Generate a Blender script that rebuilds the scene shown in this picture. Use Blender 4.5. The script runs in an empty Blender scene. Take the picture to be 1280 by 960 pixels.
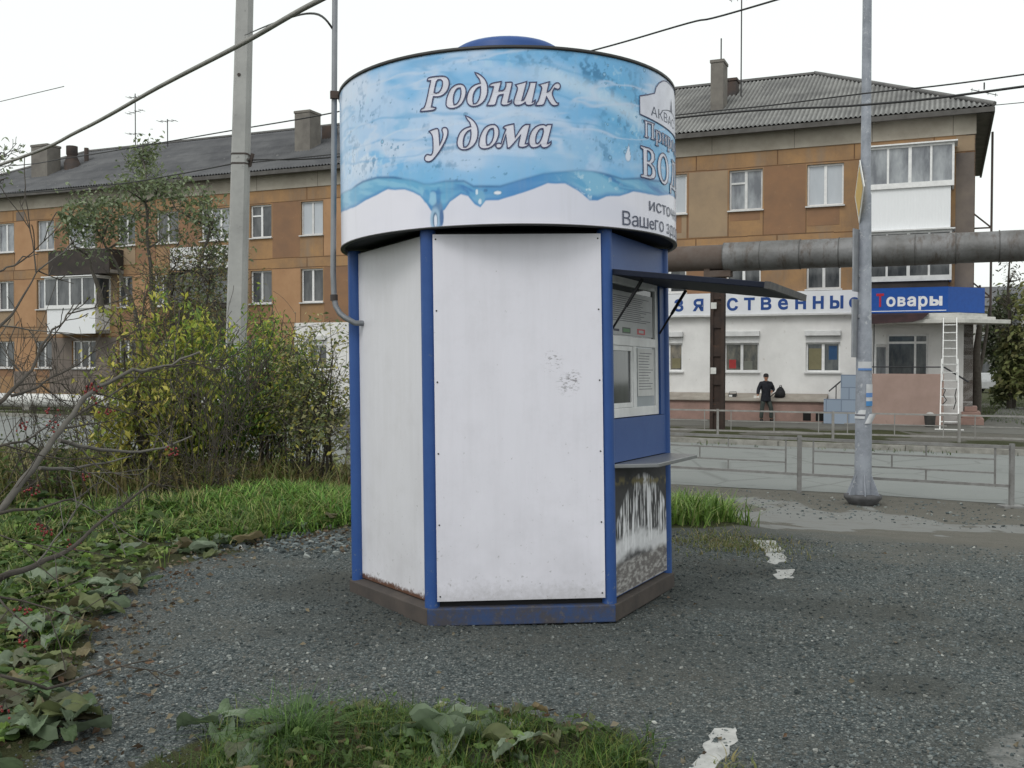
import bpy, bmesh, math, random
import numpy as np
from mathutils import Vector, Matrix
from mathutils.geometry import tessellate_polygon

SC = bpy.context.scene
COL = SC.collection
rnd = random.Random(7)
nrs = np.random.RandomState(11)
R = math.radians
EYE, FPX, PITCH, ROLL = 1.6, 1260.0, 0.0214, 0.0018

# ------------------------------------------------------------------ camera
cam = bpy.data.objects.new('camera', bpy.data.cameras.new('camera'))
COL.objects.link(cam)
cam.data.sensor_width = 36.0
cam.data.lens = FPX / 1280.0 * 36.0
cam.data.clip_start, cam.data.clip_end = 0.05, 3000
CAMROT = (Matrix.Rotation(math.pi/2 - PITCH, 3, 'X') @ Matrix.Rotation(ROLL, 3, 'Z'))
cam.matrix_world = Matrix.Translation((0, 0, EYE)) @ CAMROT.to_4x4()
SC.camera = cam

# ------------------------------------------------------------------ overcast sky, weak broad sun
w = bpy.data.worlds.new('World'); SC.world = w; w.use_nodes = True
nt = w.node_tree; nt.nodes.clear()
sky = nt.nodes.new('ShaderNodeTexSky'); sky.sky_type = 'NISHITA'; sky.sun_disc = False
sky.sun_elevation = R(48); sky.sun_rotation = R(215); sky.air_density = 1.0; sky.dust_density = 4.0
hs = nt.nodes.new('ShaderNodeHueSaturation'); hs.inputs['Saturation'].default_value = 0.22
mx = nt.nodes.new('ShaderNodeMix'); mx.data_type = 'RGBA'
mx.inputs['Factor'].default_value = 0.72
mx.inputs['B'].default_value = (11.2, 11.7, 11.35, 1)
bg = nt.nodes.new('ShaderNodeBackground'); bg.inputs['Strength'].default_value = 0.105
wo = nt.nodes.new('ShaderNodeOutputWorld')
nt.links.new(sky.outputs['Color'], hs.inputs['Color'])
nt.links.new(hs.outputs['Color'], mx.inputs['A'])
nt.links.new(mx.outputs['Result'], bg.inputs['Color'])
nt.links.new(bg.outputs['Background'], wo.inputs['Surface'])
sun = bpy.data.objects.new('sun', bpy.data.lights.new('sun', 'SUN')); COL.objects.link(sun)
sun.data.energy = 0.8; sun.data.angle = R(20); sun.data.color = (1.0, 0.985, 0.96)
sun.rotation_euler = (R(42), 0, R(-35))
SC.view_settings.view_transform = 'Standard'; SC.view_settings.look = 'None'
SC.view_settings.exposure = 0.08; SC.view_settings.gamma = 1.0
SC.view_settings.use_curve_mapping = False

# ------------------------------------------------------------------ helpers
def lin(c):
    return c/12.92 if c <= 0.04045 else ((c+0.055)/1.055)**2.4
def rgb(r, g, b):
    return (lin(r/255), lin(g/255), lin(b/255), 1)
def at(px, py, Y):
    """point at depth Y seen at photo pixel px, py"""
    d = CAMROT @ Vector(((px-640)/FPX, (480-py)/FPX, -1))
    return Vector((0, 0, EYE)) + d*(Y/d.y)
def ray(px, py):
    return (CAMROT @ Vector(((px-640)/FPX, (480-py)/FPX, -1)))
def tag(o, label=None, cat=None, group=None, kind=None):
    if label: o['label'] = label
    if cat: o['category'] = cat
    if group: o['group'] = group
    if kind: o['kind'] = kind
    return o
def empty(name, loc=(0, 0, 0), rz=0, label=None, cat=None, group=None):
    o = bpy.data.objects.new(name, None); COL.objects.link(o)
    o.empty_display_size = 0.2
    o.location = loc; o.rotation_euler = (0, 0, rz)
    return tag(o, label, cat, group)

class MB:
    """collects boxes, tubes, prisms; build() links them as ONE mesh object"""
    def __init__(s): s.v = []; s.f = []; s.m = []; s.sm = []
    def add(s, vs, fs, mat=0, smooth=False):
        b = len(s.v); s.v += [tuple(v) for v in vs]
        for f in fs:
            s.f.append([b+i for i in f]); s.m.append(mat); s.sm.append(smooth)
    def box(s, x0, x1, y0, y1, z0, z1, mat=0, M=None):
        vs = [Vector(p) for p in ((x0,y0,z0),(x1,y0,z0),(x1,y1,z0),(x0,y1,z0),(x0,y0,z1),(x1,y0,z1),(x1,y1,z1),(x0,y1,z1))]
        if M is not None: vs = [M @ v for v in vs]
        s.add(vs, [(3,2,1,0),(4,5,6,7),(0,1,5,4),(1,2,6,5),(2,3,7,6),(3,0,4,7)], mat)
    def quad(s, a, b, c, d, mat=0): s.add([a, b, c, d], [(0,1,2,3)], mat)
    def bar(s, a, b, wd, ht, mat=0, up=Vector((0,0,1))):
        a, b = Vector(a), Vector(b); d = (b-a); L = d.length; d.normalize()
        x = d.cross(up)
        if x.length < 1e-4: x = d.cross(Vector((0,1,0)))
        x.normalize(); y = x.cross(d)
        vs = []
        for p in (a, b):
            for sx, sy in ((-1,-1),(1,-1),(1,1),(-1,1)): vs.append(p + x*sx*wd/2 + y*sy*ht/2)
        s.add(vs, [(0,1,2,3),(7,6,5,4),(1,0,4,5),(2,1,5,6),(3,2,6,7),(0,3,7,4)], mat)
    def tube(s, pts, rad, n=8, mat=0, cap=True, smooth=True):
        pts = [Vector(p) for p in pts]
        if not hasattr(rad, '__len__'): rad = [rad]*len(pts)
        ref = None; rings = []
        for i, p in enumerate(pts):
            d = (pts[min(i+1, len(pts)-1)] - pts[max(i-1, 0)]).normalized()
            if ref is None:
                ref = d.orthogonal().normalized()
            else:
                ref = (ref - d*ref.dot(d))
                ref = ref.normalized() if ref.length > 1e-6 else d.orthogonal().normalized()
            q = d.cross(ref)
            rings.append([p + (ref*math.cos(2*math.pi*k/n) + q*math.sin(2*math.pi*k/n))*rad[i] for k in range(n)])
        vs = [v for r in rings for v in r]; fs = []
        for i in range(len(pts)-1):
            for k in range(n):
                fs.append((i*n+k, i*n+(k+1) % n, (i+1)*n+(k+1) % n, (i+1)*n+k))
        s.add(vs, fs, mat, smooth)
        if cap:
            s.add(rings[0], [tuple(reversed(range(n)))], mat); s.add(rings[-1], [tuple(range(n))], mat)
    def lathe(s, prof, n=24, c=(0,0,0), mat=0, smooth=True):
        vs = []; fs = []
        for r, z in prof:
            for k in range(n):
                a = 2*math.pi*k/n; vs.append((c[0]+r*math.cos(a), c[1]+r*math.sin(a), c[2]+z))
        for i in range(len(prof)-1):
            for k in range(n):
                fs.append((i*n+k, i*n+(k+1) % n, (i+1)*n+(k+1) % n, (i+1)*n+k))
        s.add(vs, fs, mat, smooth)
    def prism(s, poly, z0, z1, mat=0):
        n = len(poly); vs = [(x, y, z0) for x, y in poly] + [(x, y, z1) for x, y in poly]
        fs = [tuple(reversed(range(n))), tuple(range(n, 2*n))]
        fs += [(i, (i+1) % n, n+(i+1) % n, n+i) for i in range(n)]
        s.add(vs, fs, mat)
    def build(s, name, mats, parent=None, bevel=0):
        me = bpy.data.meshes.new(name); me.from_pydata(s.v, [], s.f)
        if not isinstance(mats, (list, tuple)): mats = [mats]
        for m in mats: me.materials.append(m)
        me.polygons.foreach_set('material_index', s.m)
        me.polygons.foreach_set('use_smooth', s.sm)
        me.update()
        o = bpy.data.objects.new(name, me); COL.objects.link(o)
        if parent: o.parent = parent
        if bevel:
            b = o.modifiers.new('bevel', 'BEVEL'); b.width = bevel; b.segments = 2; b.limit_method = 'ANGLE'
        return o

def np_mesh(name, verts, quads, mats, cols=None, parent=None, smooth=False, tris=None):
    me = bpy.data.meshes.new(name)
    verts = np.asarray(verts, np.float32); quads = np.asarray(quads, np.int32)
    k = quads.shape[1]
    me.vertices.add(len(verts)); me.vertices.foreach_set('co', verts.ravel())
    me.loops.add(quads.size); me.loops.foreach_set('vertex_index', quads.ravel())
    me.polygons.add(len(quads)); me.polygons.foreach_set('loop_start', np.arange(0, quads.size, k, dtype=np.int32))
    me.polygons.foreach_set('use_smooth', np.full(len(quads), smooth))
    if cols is not None:
        cols = np.asarray(cols); c = np.ones((len(verts), 4), np.float32); c[:, :cols.shape[1]] = cols
        a = me.color_attributes.new('tint', 'FLOAT_COLOR', 'POINT'); a.data.foreach_set('color', c.ravel())
    me.update(calc_edges=True); me.validate()
    for m in (mats if isinstance(mats, (list, tuple)) else [mats]): me.materials.append(m)
    o = bpy.data.objects.new(name, me); COL.objects.link(o)
    if parent: o.parent = parent
    return o

# numpy value noise
_T = nrs.rand(256, 256).astype(np.float32)
def vnoise(x, y):
    xi = np.floor(x).astype(int); yi = np.floor(y).astype(int); fx = x-xi; fy = y-yi
    fx = fx*fx*(3-2*fx); fy = fy*fy*(3-2*fy)
    a = _T[xi % 256, yi % 256]; b = _T[(xi+1) % 256, yi % 256]; c = _T[xi % 256, (yi+1) % 256]; d = _T[(xi+1) % 256, (yi+1) % 256]
    return (a*(1-fx)+b*fx)*(1-fy) + (c*(1-fx)+d*fx)*fy
def fbm(x, y, o=4):
    s = 0; a = 0.5; t = 0
    for i in range(o):
        s = s + a*vnoise(x*2**i+17*i, y*2**i+31*i); t += a; a *= 0.5
    return s/t
def sstep(a, b, x):
    t = np.clip((x-a)/(b-a), 0, 1); return t*t*(3-2*t)

# ------------------------------------------------------------------ materials
class NT:
    def __init__(s, name):
        s.m = bpy.data.materials.new(name); s.m.use_nodes = True
        s.t = s.m.node_tree; s.b = s.t.nodes['Principled BSDF']
        s.tc = None
    def n(s, typ, **kw):
        x = s.t.nodes.new(typ)
        for k, v in kw.items(): setattr(x, k, v)
        return x
    def l(s, a, b): s.t.links.new(a, b)
    def co(s, which='Object'):
        if not s.tc: s.tc = s.n('ShaderNodeTexCoord')
        return s.tc.outputs[which]
    def noise(s, scale, detail=4, rough=0.6, vec=None, dist=0):
        x = s.n('ShaderNodeTexNoise'); x.inputs['Scale'].default_value = scale
        x.inputs['Detail'].default_value = detail; x.inputs['Roughness'].default_value = rough
        x.inputs['Distortion'].default_value = dist
        s.l(vec if vec is not None else s.co(), x.inputs['Vector']); return x.outputs['Fac']
    def vor(s, scale, feature='F1', vec=None, out='Distance'):
        x = s.n('ShaderNodeTexVoronoi', feature=feature); x.inputs['Scale'].default_value = scale
        s.l(vec if vec is not None else s.co(), x.inputs['Vector']); return x.outputs[out]
    def ramp(s, fac, stops):
        x = s.n('ShaderNodeValToRGB'); e = x.color_ramp.elements
        while len(e) < len(stops): e.new(0.5)
        for el, (p, c) in zip(e, stops):
            el.position = p
            el.color = c if hasattr(c, '__len__') else (c, c, c, 1)
        s.l(fac, x.inputs['Fac']); return x.outputs['Color']
    def mix(s, fac, a, b, mode='MIX'):
        x = s.n('ShaderNodeMix', data_type='RGBA', blend_type=mode)
        for v, k in ((fac, 'Factor'), (a, 'A'), (b, 'B')):
            sock = [i for i in x.inputs if i.name == k and (i.type == 'VALUE' if k == 'Factor' else i.type == 'RGBA')][0]
            if isinstance(v, (int, float)): sock.default_value = v
            elif isinstance(v, tuple): sock.default_value = v
            else: s.l(v, sock)
        return [o for o in x.outputs if o.type == 'RGBA'][0]
    def math(s, op, a, b=0.0, clamp=False):
        x = s.n('ShaderNodeMath', operation=op, use_clamp=clamp)
        for v, i in ((a, 0), (b, 1)):
            if isinstance(v, (int, float)): x.inputs[i].default_value = v
            else: s.l(v, x.inputs[i])
        return x.outputs[0]
    def sep(s, vec=None):
        x = s.n('ShaderNodeSeparateXYZ'); s.l(vec if vec is not None else s.co(), x.inputs[0]); return x.outputs
    def mapping(s, scale=(1,1,1), vec=None):
        x = s.n('ShaderNodeMapping'); x.inputs['Scale'].default_value = scale
        s.l(vec if vec is not None else s.co(), x.inputs['Vector']); return x.outputs[0]
    def bump(s, h, strength=0.3, dist=0.01):
        x = s.n('ShaderNodeBump'); x.inputs['Strength'].default_value = strength; x.inputs['Distance'].default_value = dist
        s.l(h, x.inputs['Height']); s.l(x.outputs[0], s.b.inputs['Normal'])
    def attr(s, name, out='Color'):
        x = s.n('ShaderNodeAttribute', attribute_name=name); return x.outputs[out]
    def set(s, color=None, rough=None, metal=None, spec=None):
        for k, v in (('Base Color', color), ('Roughness', rough), ('Metallic', metal), ('Specular IOR Level', spec)):
            if v is None: continue
            if isinstance(v, (int, float, tuple)): s.b.inputs[k].default_value = v
            else: s.l(v, s.b.inputs[k])
        return s.m

def worn(name, c1, c2, scale=6, rough=0.6, bump=0.15, metal=0, spots=None, spot_scale=25, lo=0.35, hi=0.65, spec=0.35, tinted=False):
    """painted or weathered surface: two tones in noise plus optional small spots"""
    k = NT(name)
    c = k.mix(k.ramp(k.noise(scale, 6, 0.65), [(lo, 0.0), (hi, 1.0)]), c1, c2)
    if spots:
        c = k.mix(k.ramp(k.noise(spot_scale, 5, 0.7), [(0.62, 0.0), (0.70, 1.0)]), c, spots)
    if tinted: c = k.mix(1.0, c, k.attr('tint'), 'MULTIPLY')
    if bump: k.bump(k.noise(scale*12, 4), bump, 0.004)
    return k.set(c, rough, metal, spec)
def flat(name, c, rough=0.5, metal=0.0, spec=0.4):
    k = NT(name)
    cc = tuple(min(1, x*1.0) for x in c[:3]) + (1,)
    d = tuple(x*0.82 for x in c[:3]) + (1,)
    return k.set(k.mix(k.ramp(k.noise(9, 3), [(0.3, 0.0), (0.75, 1.0)]), cc, d), rough, metal, spec)
def leafmat(name, trans=0.3, rough=0.55):
    k = NT(name); c = k.attr('tint'); k.set(c, rough, spec=0.25)
    tr = k.n('ShaderNodeBsdfTranslucent'); k.l(c, tr.inputs['Color'])
    ms = k.n('ShaderNodeMixShader'); ms.inputs[0].default_value = trans
    k.l(k.b.outputs[0], ms.inputs[1]); k.l(tr.outputs[0], ms.inputs[2])
    k.l(ms.outputs[0], k.t.nodes['Material Output'].inputs['Surface'])
    return k.m
LEAF = leafmat('leaf'); GRASS = leafmat('grass_blade', 0.25, 0.5)

# ------------------------------------------------------------------ terrain
def road_d(X, Y): return Y + 0.506*X - 18.74        # < 0 on the kiosk side of the near road edge
def gz(X, Y):
    X = np.asarray(X, float); Y = np.asarray(Y, float)
    d = road_d(X, Y)
    z = -0.5*sstep(-9.8, -1.2, d)
    z = z + 0.16*np.exp(-((X+2.6)**2/1.6 + (Y-10.6)**2/1.5))
    z = z + 0.10*np.exp(-((X-1.9)**2/0.35 + (Y-10.4)**2/0.6))
    amp = 0.020*sstep(0.5, -0.8, d)
    z = z + amp*(fbm(X*2.2, Y*2.2, 3)-0.5)*2
    return z
def ground_pt(px, py):
    """where the photo's ground pixel lies on the terrain"""
    r = ray(px, py); z = 0.0
    for _ in range(25):
        t = (z-EYE)/r.z; p = Vector((0, 0, EYE)) + r*t; z = float(gz(p.x, p.y))
    return Vector((p.x, p.y, z))

BORDER_Y = [0, 3.98, 5.08, 6.0, 7.0, 7.7, 8.5, 9.2, 9.8, 10.5, 30]
BORDER_X = [-1.7, -1.86, -2.18, -2.45, -2.62, -2.6, -2.35, -1.75, -1.35, -1.1, 1.5]
def veg_left(X, Y): return np.interp(Y, BORDER_Y, BORDER_X) - X         # > 0 inside vegetation
def veg_front(X, Y):                                                       # foreground weed patch
    e = 1 - (((X+0.38)/1.05)**2 + ((Y-4.0)/0.68)**2); return e*0.5
def veg_right(X, Y):
    e = 1 - (((X-1.75)/0.75)**2 + ((Y-10.9)/1.2)**2); return e*0.5

xs = np.unique(np.concatenate([np.linspace(-400, -60, 12), np.linspace(-60, -14, 30), np.linspace(-14, -4.5, 60), np.linspace(-4.5, 5, 150), np.linspace(5, 14, 50), np.linspace(14, 60, 30), np.linspace(60, 400, 12)]))
ys = np.unique(np.concatenate([np.linspace(-60, 2, 16), np.linspace(2, 13, 170), np.linspace(13, 22, 60), np.linspace(22, 60, 40), np.linspace(60, 900, 16)]))
GX, GY = np.meshgrid(xs, ys)
GZ = gz(GX, GY)
nX, nY = len(xs), len(ys)
gi = np.arange(nX*nY).reshape(nY, nX)
gq = np.stack([gi[:-1, :-1], gi[:-1, 1:], gi[1:, 1:], gi[1:, :-1]], -1).reshape(-1, 4)
n1 = fbm(GX*1.3+5, GY*1.3, 4)-0.5; n2 = fbm(GX*0.5+40, GY*0.5+9, 4)
veg = np.maximum.reduce([veg_left(GX, GY), veg_front(GX, GY), veg_right(GX, GY)])
w_veg = sstep(-0.12, 0.22, veg + n1*0.5)
w_veg = np.where(road_d(GX, GY) > 9.5, sstep(0.5, 0.62, n2 + 0.25*(GX > 17) + 0.25*(GX < -6)), w_veg)
far_s = GX*math.cos(0.4046)-GY*math.sin(0.4046); far_o = GX*math.sin(0.4046)+GY*math.cos(0.4046)-37.93
w_veg = np.where((far_s > 6.2+0.3*n1) & (far_o > -3), 1.0, w_veg)
w_dirt = sstep(-9.4, -5.4, road_d(GX, GY) + n1*5.0)*sstep(0.6, 2.2, GX + n1*2)+sstep(-8.6, -4.0, road_d(GX, GY) + n1*5.0)*sstep(2.2, 0.6, GX + n1*2)
# worn asphalt showing through: middle right, and the right foreground
n5 = fbm(GX*3.1+70, GY*3.1, 4)-0.5
pa = 0.85*sstep(-7.6, -5.4, road_d(GX, GY)+n1*3.5+n5*2.5)*sstep(-1.0, -2.6, road_d(GX, GY)+n1*3.0+n5*1.5)*sstep(2.2, 3.0, GX+n1*1.5)*sstep(0.50, 0.58, n2+n1*0.35)
pb = sstep(0.0, 0.35, 1-(((GX-2.45)/0.62)**2+((GY-4.0)/0.50)**2) + n1*0.8)
pc = 0*GX
w_asph = np.clip(np.maximum(np.maximum(pa, pb*0.52), pc), 0, 1)
def shade_damp_f(X, Y):
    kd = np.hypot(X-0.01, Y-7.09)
    d = 0.75*np.exp(-(((X-0.75)/1.15)**2+((Y-5.55)/0.55)**2)) + 0.38*sstep(1.55, 1.15, kd) + 0.35*np.exp(-(((X-1.6)/0.8)**2+((Y-6.7)/0.5)**2))  # soft kiosk shadow and shade round its base, painted in alongside the damp
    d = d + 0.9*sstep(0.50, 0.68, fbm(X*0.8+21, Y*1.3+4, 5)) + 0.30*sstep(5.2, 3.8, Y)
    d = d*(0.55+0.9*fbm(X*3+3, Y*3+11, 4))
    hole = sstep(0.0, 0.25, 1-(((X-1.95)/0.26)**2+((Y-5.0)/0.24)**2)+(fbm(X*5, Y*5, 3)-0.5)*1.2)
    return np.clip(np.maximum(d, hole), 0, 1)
def clay_f(X, Y): return np.clip(sstep(0.50, 0.66, fbm(X*0.9+51, Y*1.5+14, 5)), 0, 1)
w_shade_damp = shade_damp_f(GX, GY)
k = NT('ground')
wv, wd, wa = k.sep(k.attr('tint'))[0:3]
nb = k.noise(7, 6, 0.7)
st = k.vor(85, out='Color'); stx = k.sep(st)[0]
stone = k.ramp(stx, [(0.0, rgb(66, 74, 75)), (0.45, rgb(92, 100, 101)), (0.85, rgb(118, 124, 123)), (0.98, rgb(152, 154, 150))])
edge = k.ramp(k.vor(85), [(0.30, 1.0), (0.62, 0.50)])
grav = k.mix(1.0, stone, edge, 'MULTIPLY')
grav = k.mix(k.ramp(k.noise(1.1, 5, 0.65), [(0.42, 0.0), (0.68, 0.6)]), grav, rgb(88, 86, 79))
dirt = k.mix(k.noise(5, 8, 0.75), rgb(84, 82, 76), rgb(116, 113, 105))
dirt = k.mix(k.ramp(k.noise(38, 4, 0.7), [(0.58, 0.0), (0.72, 0.6)]), dirt, rgb(150, 146, 138))
soil = k.mix(k.noise(9, 6, 0.7), rgb(46, 44, 30), rgb(72, 78, 46))
asph = k.mix(k.noise(60, 4, 0.8), rgb(104, 105, 103), rgb(128, 129, 127)); asph = k.mix(k.ramp(k.noise(3, 7, 0.8), [(0.5, 0.0), (0.7, 0.6)]), asph, rgb(96, 92, 85))
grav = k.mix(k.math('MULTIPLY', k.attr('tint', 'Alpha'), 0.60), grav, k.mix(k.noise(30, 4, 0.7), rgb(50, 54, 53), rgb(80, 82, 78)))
c = k.mix(k.math('SMOOTH_MIN', wd, 1.0), grav, dirt)
tw = k.ramp(k.math('ADD', wa, k.math('MULTIPLY', k.math('SUBTRACT', nb, 0.5), 0.9)), [(0.42, 0.0), (0.56, 1.0)])
c = k.mix(tw, c, asph)
vv = k.ramp(k.math('ADD', wv, k.math('MULTIPLY', k.math('SUBTRACT', nb, 0.5), 0.8)), [(0.35, 0.0), (0.62, 1.0)])
c = k.mix(vv, c, soil)
hgt = k.math('MULTIPLY', edge, k.math('SUBTRACT', 1.0, tw))
k.bump(hgt, 0.9, 0.012)
ground_mat = k.set(c, 0.92, spec=0.2)
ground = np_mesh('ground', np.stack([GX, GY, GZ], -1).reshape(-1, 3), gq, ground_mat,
                 np.stack([w_veg, w_dirt, w_asph, w_shade_damp], -1).reshape(-1, 4), smooth=True)
tag(ground, kind='structure')

# road beyond the low fence, its far kerb, the pavement in front of the building
RD = Vector((1, -0.506, 0)).normalized(); RN = Vector((0.506, 1, 0)).normalized()
def rp(t, d, z):     # along the road, across from its near edge
    p = Vector((0, 18.74, 0)) + RD*t + RN*d; return (p.x, p.y, z)
def strip(name, d0, d1, z, mat, t0=-120, t1=90, step=2.0, wob=0.0):
    mb = MB(); n = int((t1-t0)/step)
    for i in range(n):
        a, b = t0+i*step, t0+(i+1)*step
        j = lambda q: wob*math.sin(q*1.7)*math.sin(q*0.61+1)
        mb.quad(rp(a, d0+j(a), z), rp(b, d0+j(b), z), rp(b, d1, z), rp(a, d1, z))
    return mb.build(name, mat)
k = NT('asphalt')
c = k.mix(k.noise(0.35, 6, 0.7), rgb(104, 108, 107), rgb(128, 131, 129))
c = k.mix(k.ramp(k.vor(0.45, 'DISTANCE_TO_EDGE', k.mapping((1, 1, 1))), [(0.0, 0.55), (0.02, 0.0)]), c, rgb(70, 71, 70))
c = k.mix(k.ramp(k.noise(120, 3, 0.8), [(0.35, 0.0), (0.75, 0.5)]), c, rgb(150, 152, 149))
c = k.mix(k.ramp(k.noise(1.2, 8, 0.75), [(0.60, 0.0), (0.68, 0.55)]), c, rgb(92, 93, 92))
k.bump(k.noise(150, 3), 0.25, 0.004)
asphalt = k.set(c, 0.85, spec=0.25)
tag(strip('road', 0.05, 8.9, -0.494, asphalt, wob=0.18), kind='structure')
kerb_mat = worn('kerb_concrete', rgb(150, 148, 142), rgb(112, 110, 104), 3, 0.9)
mb = MB()
for i in range(-40, 30):
    a, b = i*3.0+0.01, i*3.0+2.99
    mb.add([rp(a, 8.9, -0.52), rp(b, 8.9, -0.52), rp(b, 9.06, -0.52), rp(a, 9.06, -0.52), rp(a, 8.9, -0.37), rp(b, 8.9, -0.37), rp(b, 9.06, -0.37), rp(a, 9.06, -0.37)],
           [(4,5,6,7),(0,1,5,4),(1,2,6,5),(2,3,7,6),(3,0,4,7)])
tag(mb.build('kerb', kerb_mat), kind='structure')

# ------------------------------------------------------------------ apartment building (local x along the facade, y into it)
AL, FC = 0.4046, 37.9327
BX = Vector((math.cos(AL), -math.sin(AL), 0)); BN = Vector((math.sin(AL), math.cos(AL), 0))
def fs(px, off=0.0):
    """distance along the facade of photo column px, on a plane off metres behind (+) or before (-) it"""
    u = (px-640)/FPX; cc = FC+off
    Y = cc/(math.sin(AL)*u + math.cos(AL)); X = u*Y
    return X*math.cos(AL) - Y*math.sin(AL)
def fz(px, py, off=0.0):
    u = (px-640)/FPX; Y = (FC+off)/(math.sin(AL)*u + math.cos(AL))
    return at(px, py, Y).z
def fw(s, off, z):
    p = BN*(FC+off) + BX*s; return Vector((p.x, p.y, z))
S0, S1 = -51.2, 0.92
GZB = -0.5
house = empty('apartment_building', BN*FC, -AL, 'long three-storey ochre panel apartment block with white shop front and slate roof', 'building')

k = NT('ochre_plaster')
v = k.mapping((1, 1, 1))
c = k.mix(k.ramp(k.noise(0.55, 7, 0.7, v), [(0.38, 0.0), (0.60, 1.0)]), (0.365, 0.218, 0.107, 1), (0.25, 0.160, 0.096, 1))
c = k.mix(k.ramp(k.noise(0.9, 6, 0.75, k.mapping((1.5, 1, 0.22))), [(0.50, 0.0), (0.68, 0.75)]), c, (0.25, 0.19, 0.14, 1))
c = k.mix(k.ramp(k.noise(4.0, 6, 0.75, k.mapping((2.0, 1, 0.12))), [(0.55, 0.0), (0.75, 0.5)]), c, (0.16, 0.105, 0.07, 1))
c = k.mix(k.ramp(k.noise(2.4, 6, 0.8), [(0.60, 0.0), (0.74, 0.5)]), c, (0.25, 0.125, 0.07, 1))
k.bump(k.noise(20, 4), 0.3, 0.01)
ochre = k.set(c, 0.9, spec=0.2)
ochre2 = worn('brown_plaster', (0.27, 0.152, 0.085, 1), (0.21, 0.125, 0.078, 1), 1.0, 0.9, 0.2, spots=(0.31, 0.20, 0.12, 1), spot_scale=3)
ochre3 = worn('light_plaster', (0.41, 0.245, 0.135, 1), (0.34, 0.195, 0.105, 1), 1.0, 0.9, 0.2, spots=(0.26, 0.17, 0.11, 1), spot_scale=3)
beige = worn('beige_plaster', (0.33, 0.24, 0.155, 1), (0.27, 0.20, 0.135, 1), 1.2, 0.9)
greyrender = worn('grey_render', (0.20, 0.165, 0.14, 1), (0.13, 0.11, 0.10, 1), 1.0, 0.9)
frieze_m = worn('frieze_concrete', (0.40, 0.365, 0.31, 1), (0.29, 0.26, 0.215, 1), 0.8, 0.9, spots=(0.24, 0.22, 0.19, 1), spot_scale=3)
joint_m = worn('panel_joint', (0.17, 0.085, 0.040, 1), (0.11, 0.07, 0.045, 1), 2, 0.95)
shopwhite = worn('shop_paint', (0.74, 0.73, 0.72, 1), (0.63, 0.62, 0.61, 1), 0.9, 0.8, spots=(0.48, 0.45, 0.42, 1), spot_scale=6)
whitepvc = flat('white_frame', (0.78, 0.78, 0.78, 1), 0.4)
oldwhite = worn('old_white_paint', (0.66, 0.66, 0.66, 1), (0.52, 0.52, 0.52, 1), 3, 0.6)

SILL = {1: 1.27, 2: 4.27, 3: 7.27}; WH = 1.50
def span(px0, px1): return (fs(px0), fs(px1))
WINS = []                                   # (s0, s1, z0, z1, pane kind, style)
def win(px0, px1, fl, kind='curtain', style='two', h=WH):
    a, b = span(px0, px1); WINS.append((a, b, SILL[fl], SILL[fl]+h, kind, style))
win(-2, 19, 3, 'curtain'); win(48, 69, 3, 'curtain'); win(86, 120, 3, 'curtain'); win(148, 170, 3, 'dark'); win(196, 224, 3, 'dark'); win(252, 288, 3, 'curtain', 'three')
win(313.5, 340, 3, 'dark', 'vent'); win(376.5, 404, 3, 'white', 'two'); win(815, 857, 3, 'white'); win(910, 951.5, 3, 'curtain', 'vent'); win(1007, 1052.5, 3, 'white')
win(-2, 18, 2, 'dark'); win(47, 60, 2, 'curtain', 'one'); win(148, 166, 2, 'dark'); win(193, 212, 2, 'dark'); win(252, 284, 2, 'dark', 'three'); win(313.5, 340, 2, 'dark', 'two'); win(376.5, 404, 2, 'dark')
win(815, 857, 2, 'dark'); win(907, 950, 2, 'dark'); win(1007, 1050, 2, 'dark')
win(-4, 18, 1, 'dark', h=1.38); win(45, 65, 1, 'dark', h=1.38); win(90, 120, 1, 'dark', 'three', h=1.38); win(148, 170, 1, 'dark', h=1.38); win(196, 216, 1, 'dark', h=1.38); win(250, 284, 1, 'dark', 'three', h=1.38); win(313, 340, 1, 'dark', h=1.38)
win(-50, -28, 3); win(-50, -28, 2, 'dark'); win(-50, -28, 1, 'dark')
SHOP0 = fs(368)
# shop windows: blind box above a short two-light window
SHOPW = []
for (p0, p1, fill) in ((818, 853, 'goods'), (905, 948.5, 'goods_red'), (1007, 1050, 'poster'), (385, 408, 'dark')):
    a, b = span(p0, p1); SHOPW.append((a, b, 1.27, 1.27+1.48, fill)); WINS.append((a, b, 1.27, 2.75, fill, 'shop'))
DOOR = (fs(1108), fs(1160), 0.30, 2.62)

def wall_grid(mb, x0, x1, z0, z1, holes, matf, y=0.0):
    X = sorted(set([x0, x1] + [h[0] for h in holes] + [h[1] for h in holes]))
    Z = sorted(set([z0, z1] + [h[2] for h in holes] + [h[3] for h in holes]))
    X = [q for q in X if x0 <= q <= x1]; Z = [q for q in Z if z0 <= q <= z1]
    for i in range(len(X)-1):
        for j in range(len(Z)-1):
            cx, cz = (X[i]+X[i+1])/2, (Z[j]+Z[j+1])/2
            if any(h[0] < cx < h[1] and h[2] < cz < h[3] for h in holes): continue
            mb.quad((X[i], y, Z[j]), (X[i+1], y, Z[j]), (X[i+1], y, Z[j+1]), (X[i], y, Z[j+1]), matf(cx, cz))
    for h in holes:       # reveals
        a, b, c0, c1 = h[:4]; D = 0.22; m = matf((a+b)/2, c1+0.01)
        mb.quad((a, y, c0), (a, y, c1), (a, y+D, c1), (a, y+D, c0), m); mb.quad((b, y, c1), (b, y, c0), (b, y+D, c0), (b, y+D, c1), m)
        mb.quad((a, y, c1), (b, y, c1), (b, y+D, c1), (a, y+D, c1), m); mb.quad((a, y, c0), (a, y+D, c0), (b, y+D, c0), (b, y, c0), m)
holes = [h[:4] for h in WINS] + [DOOR]
mb = MB()
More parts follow.
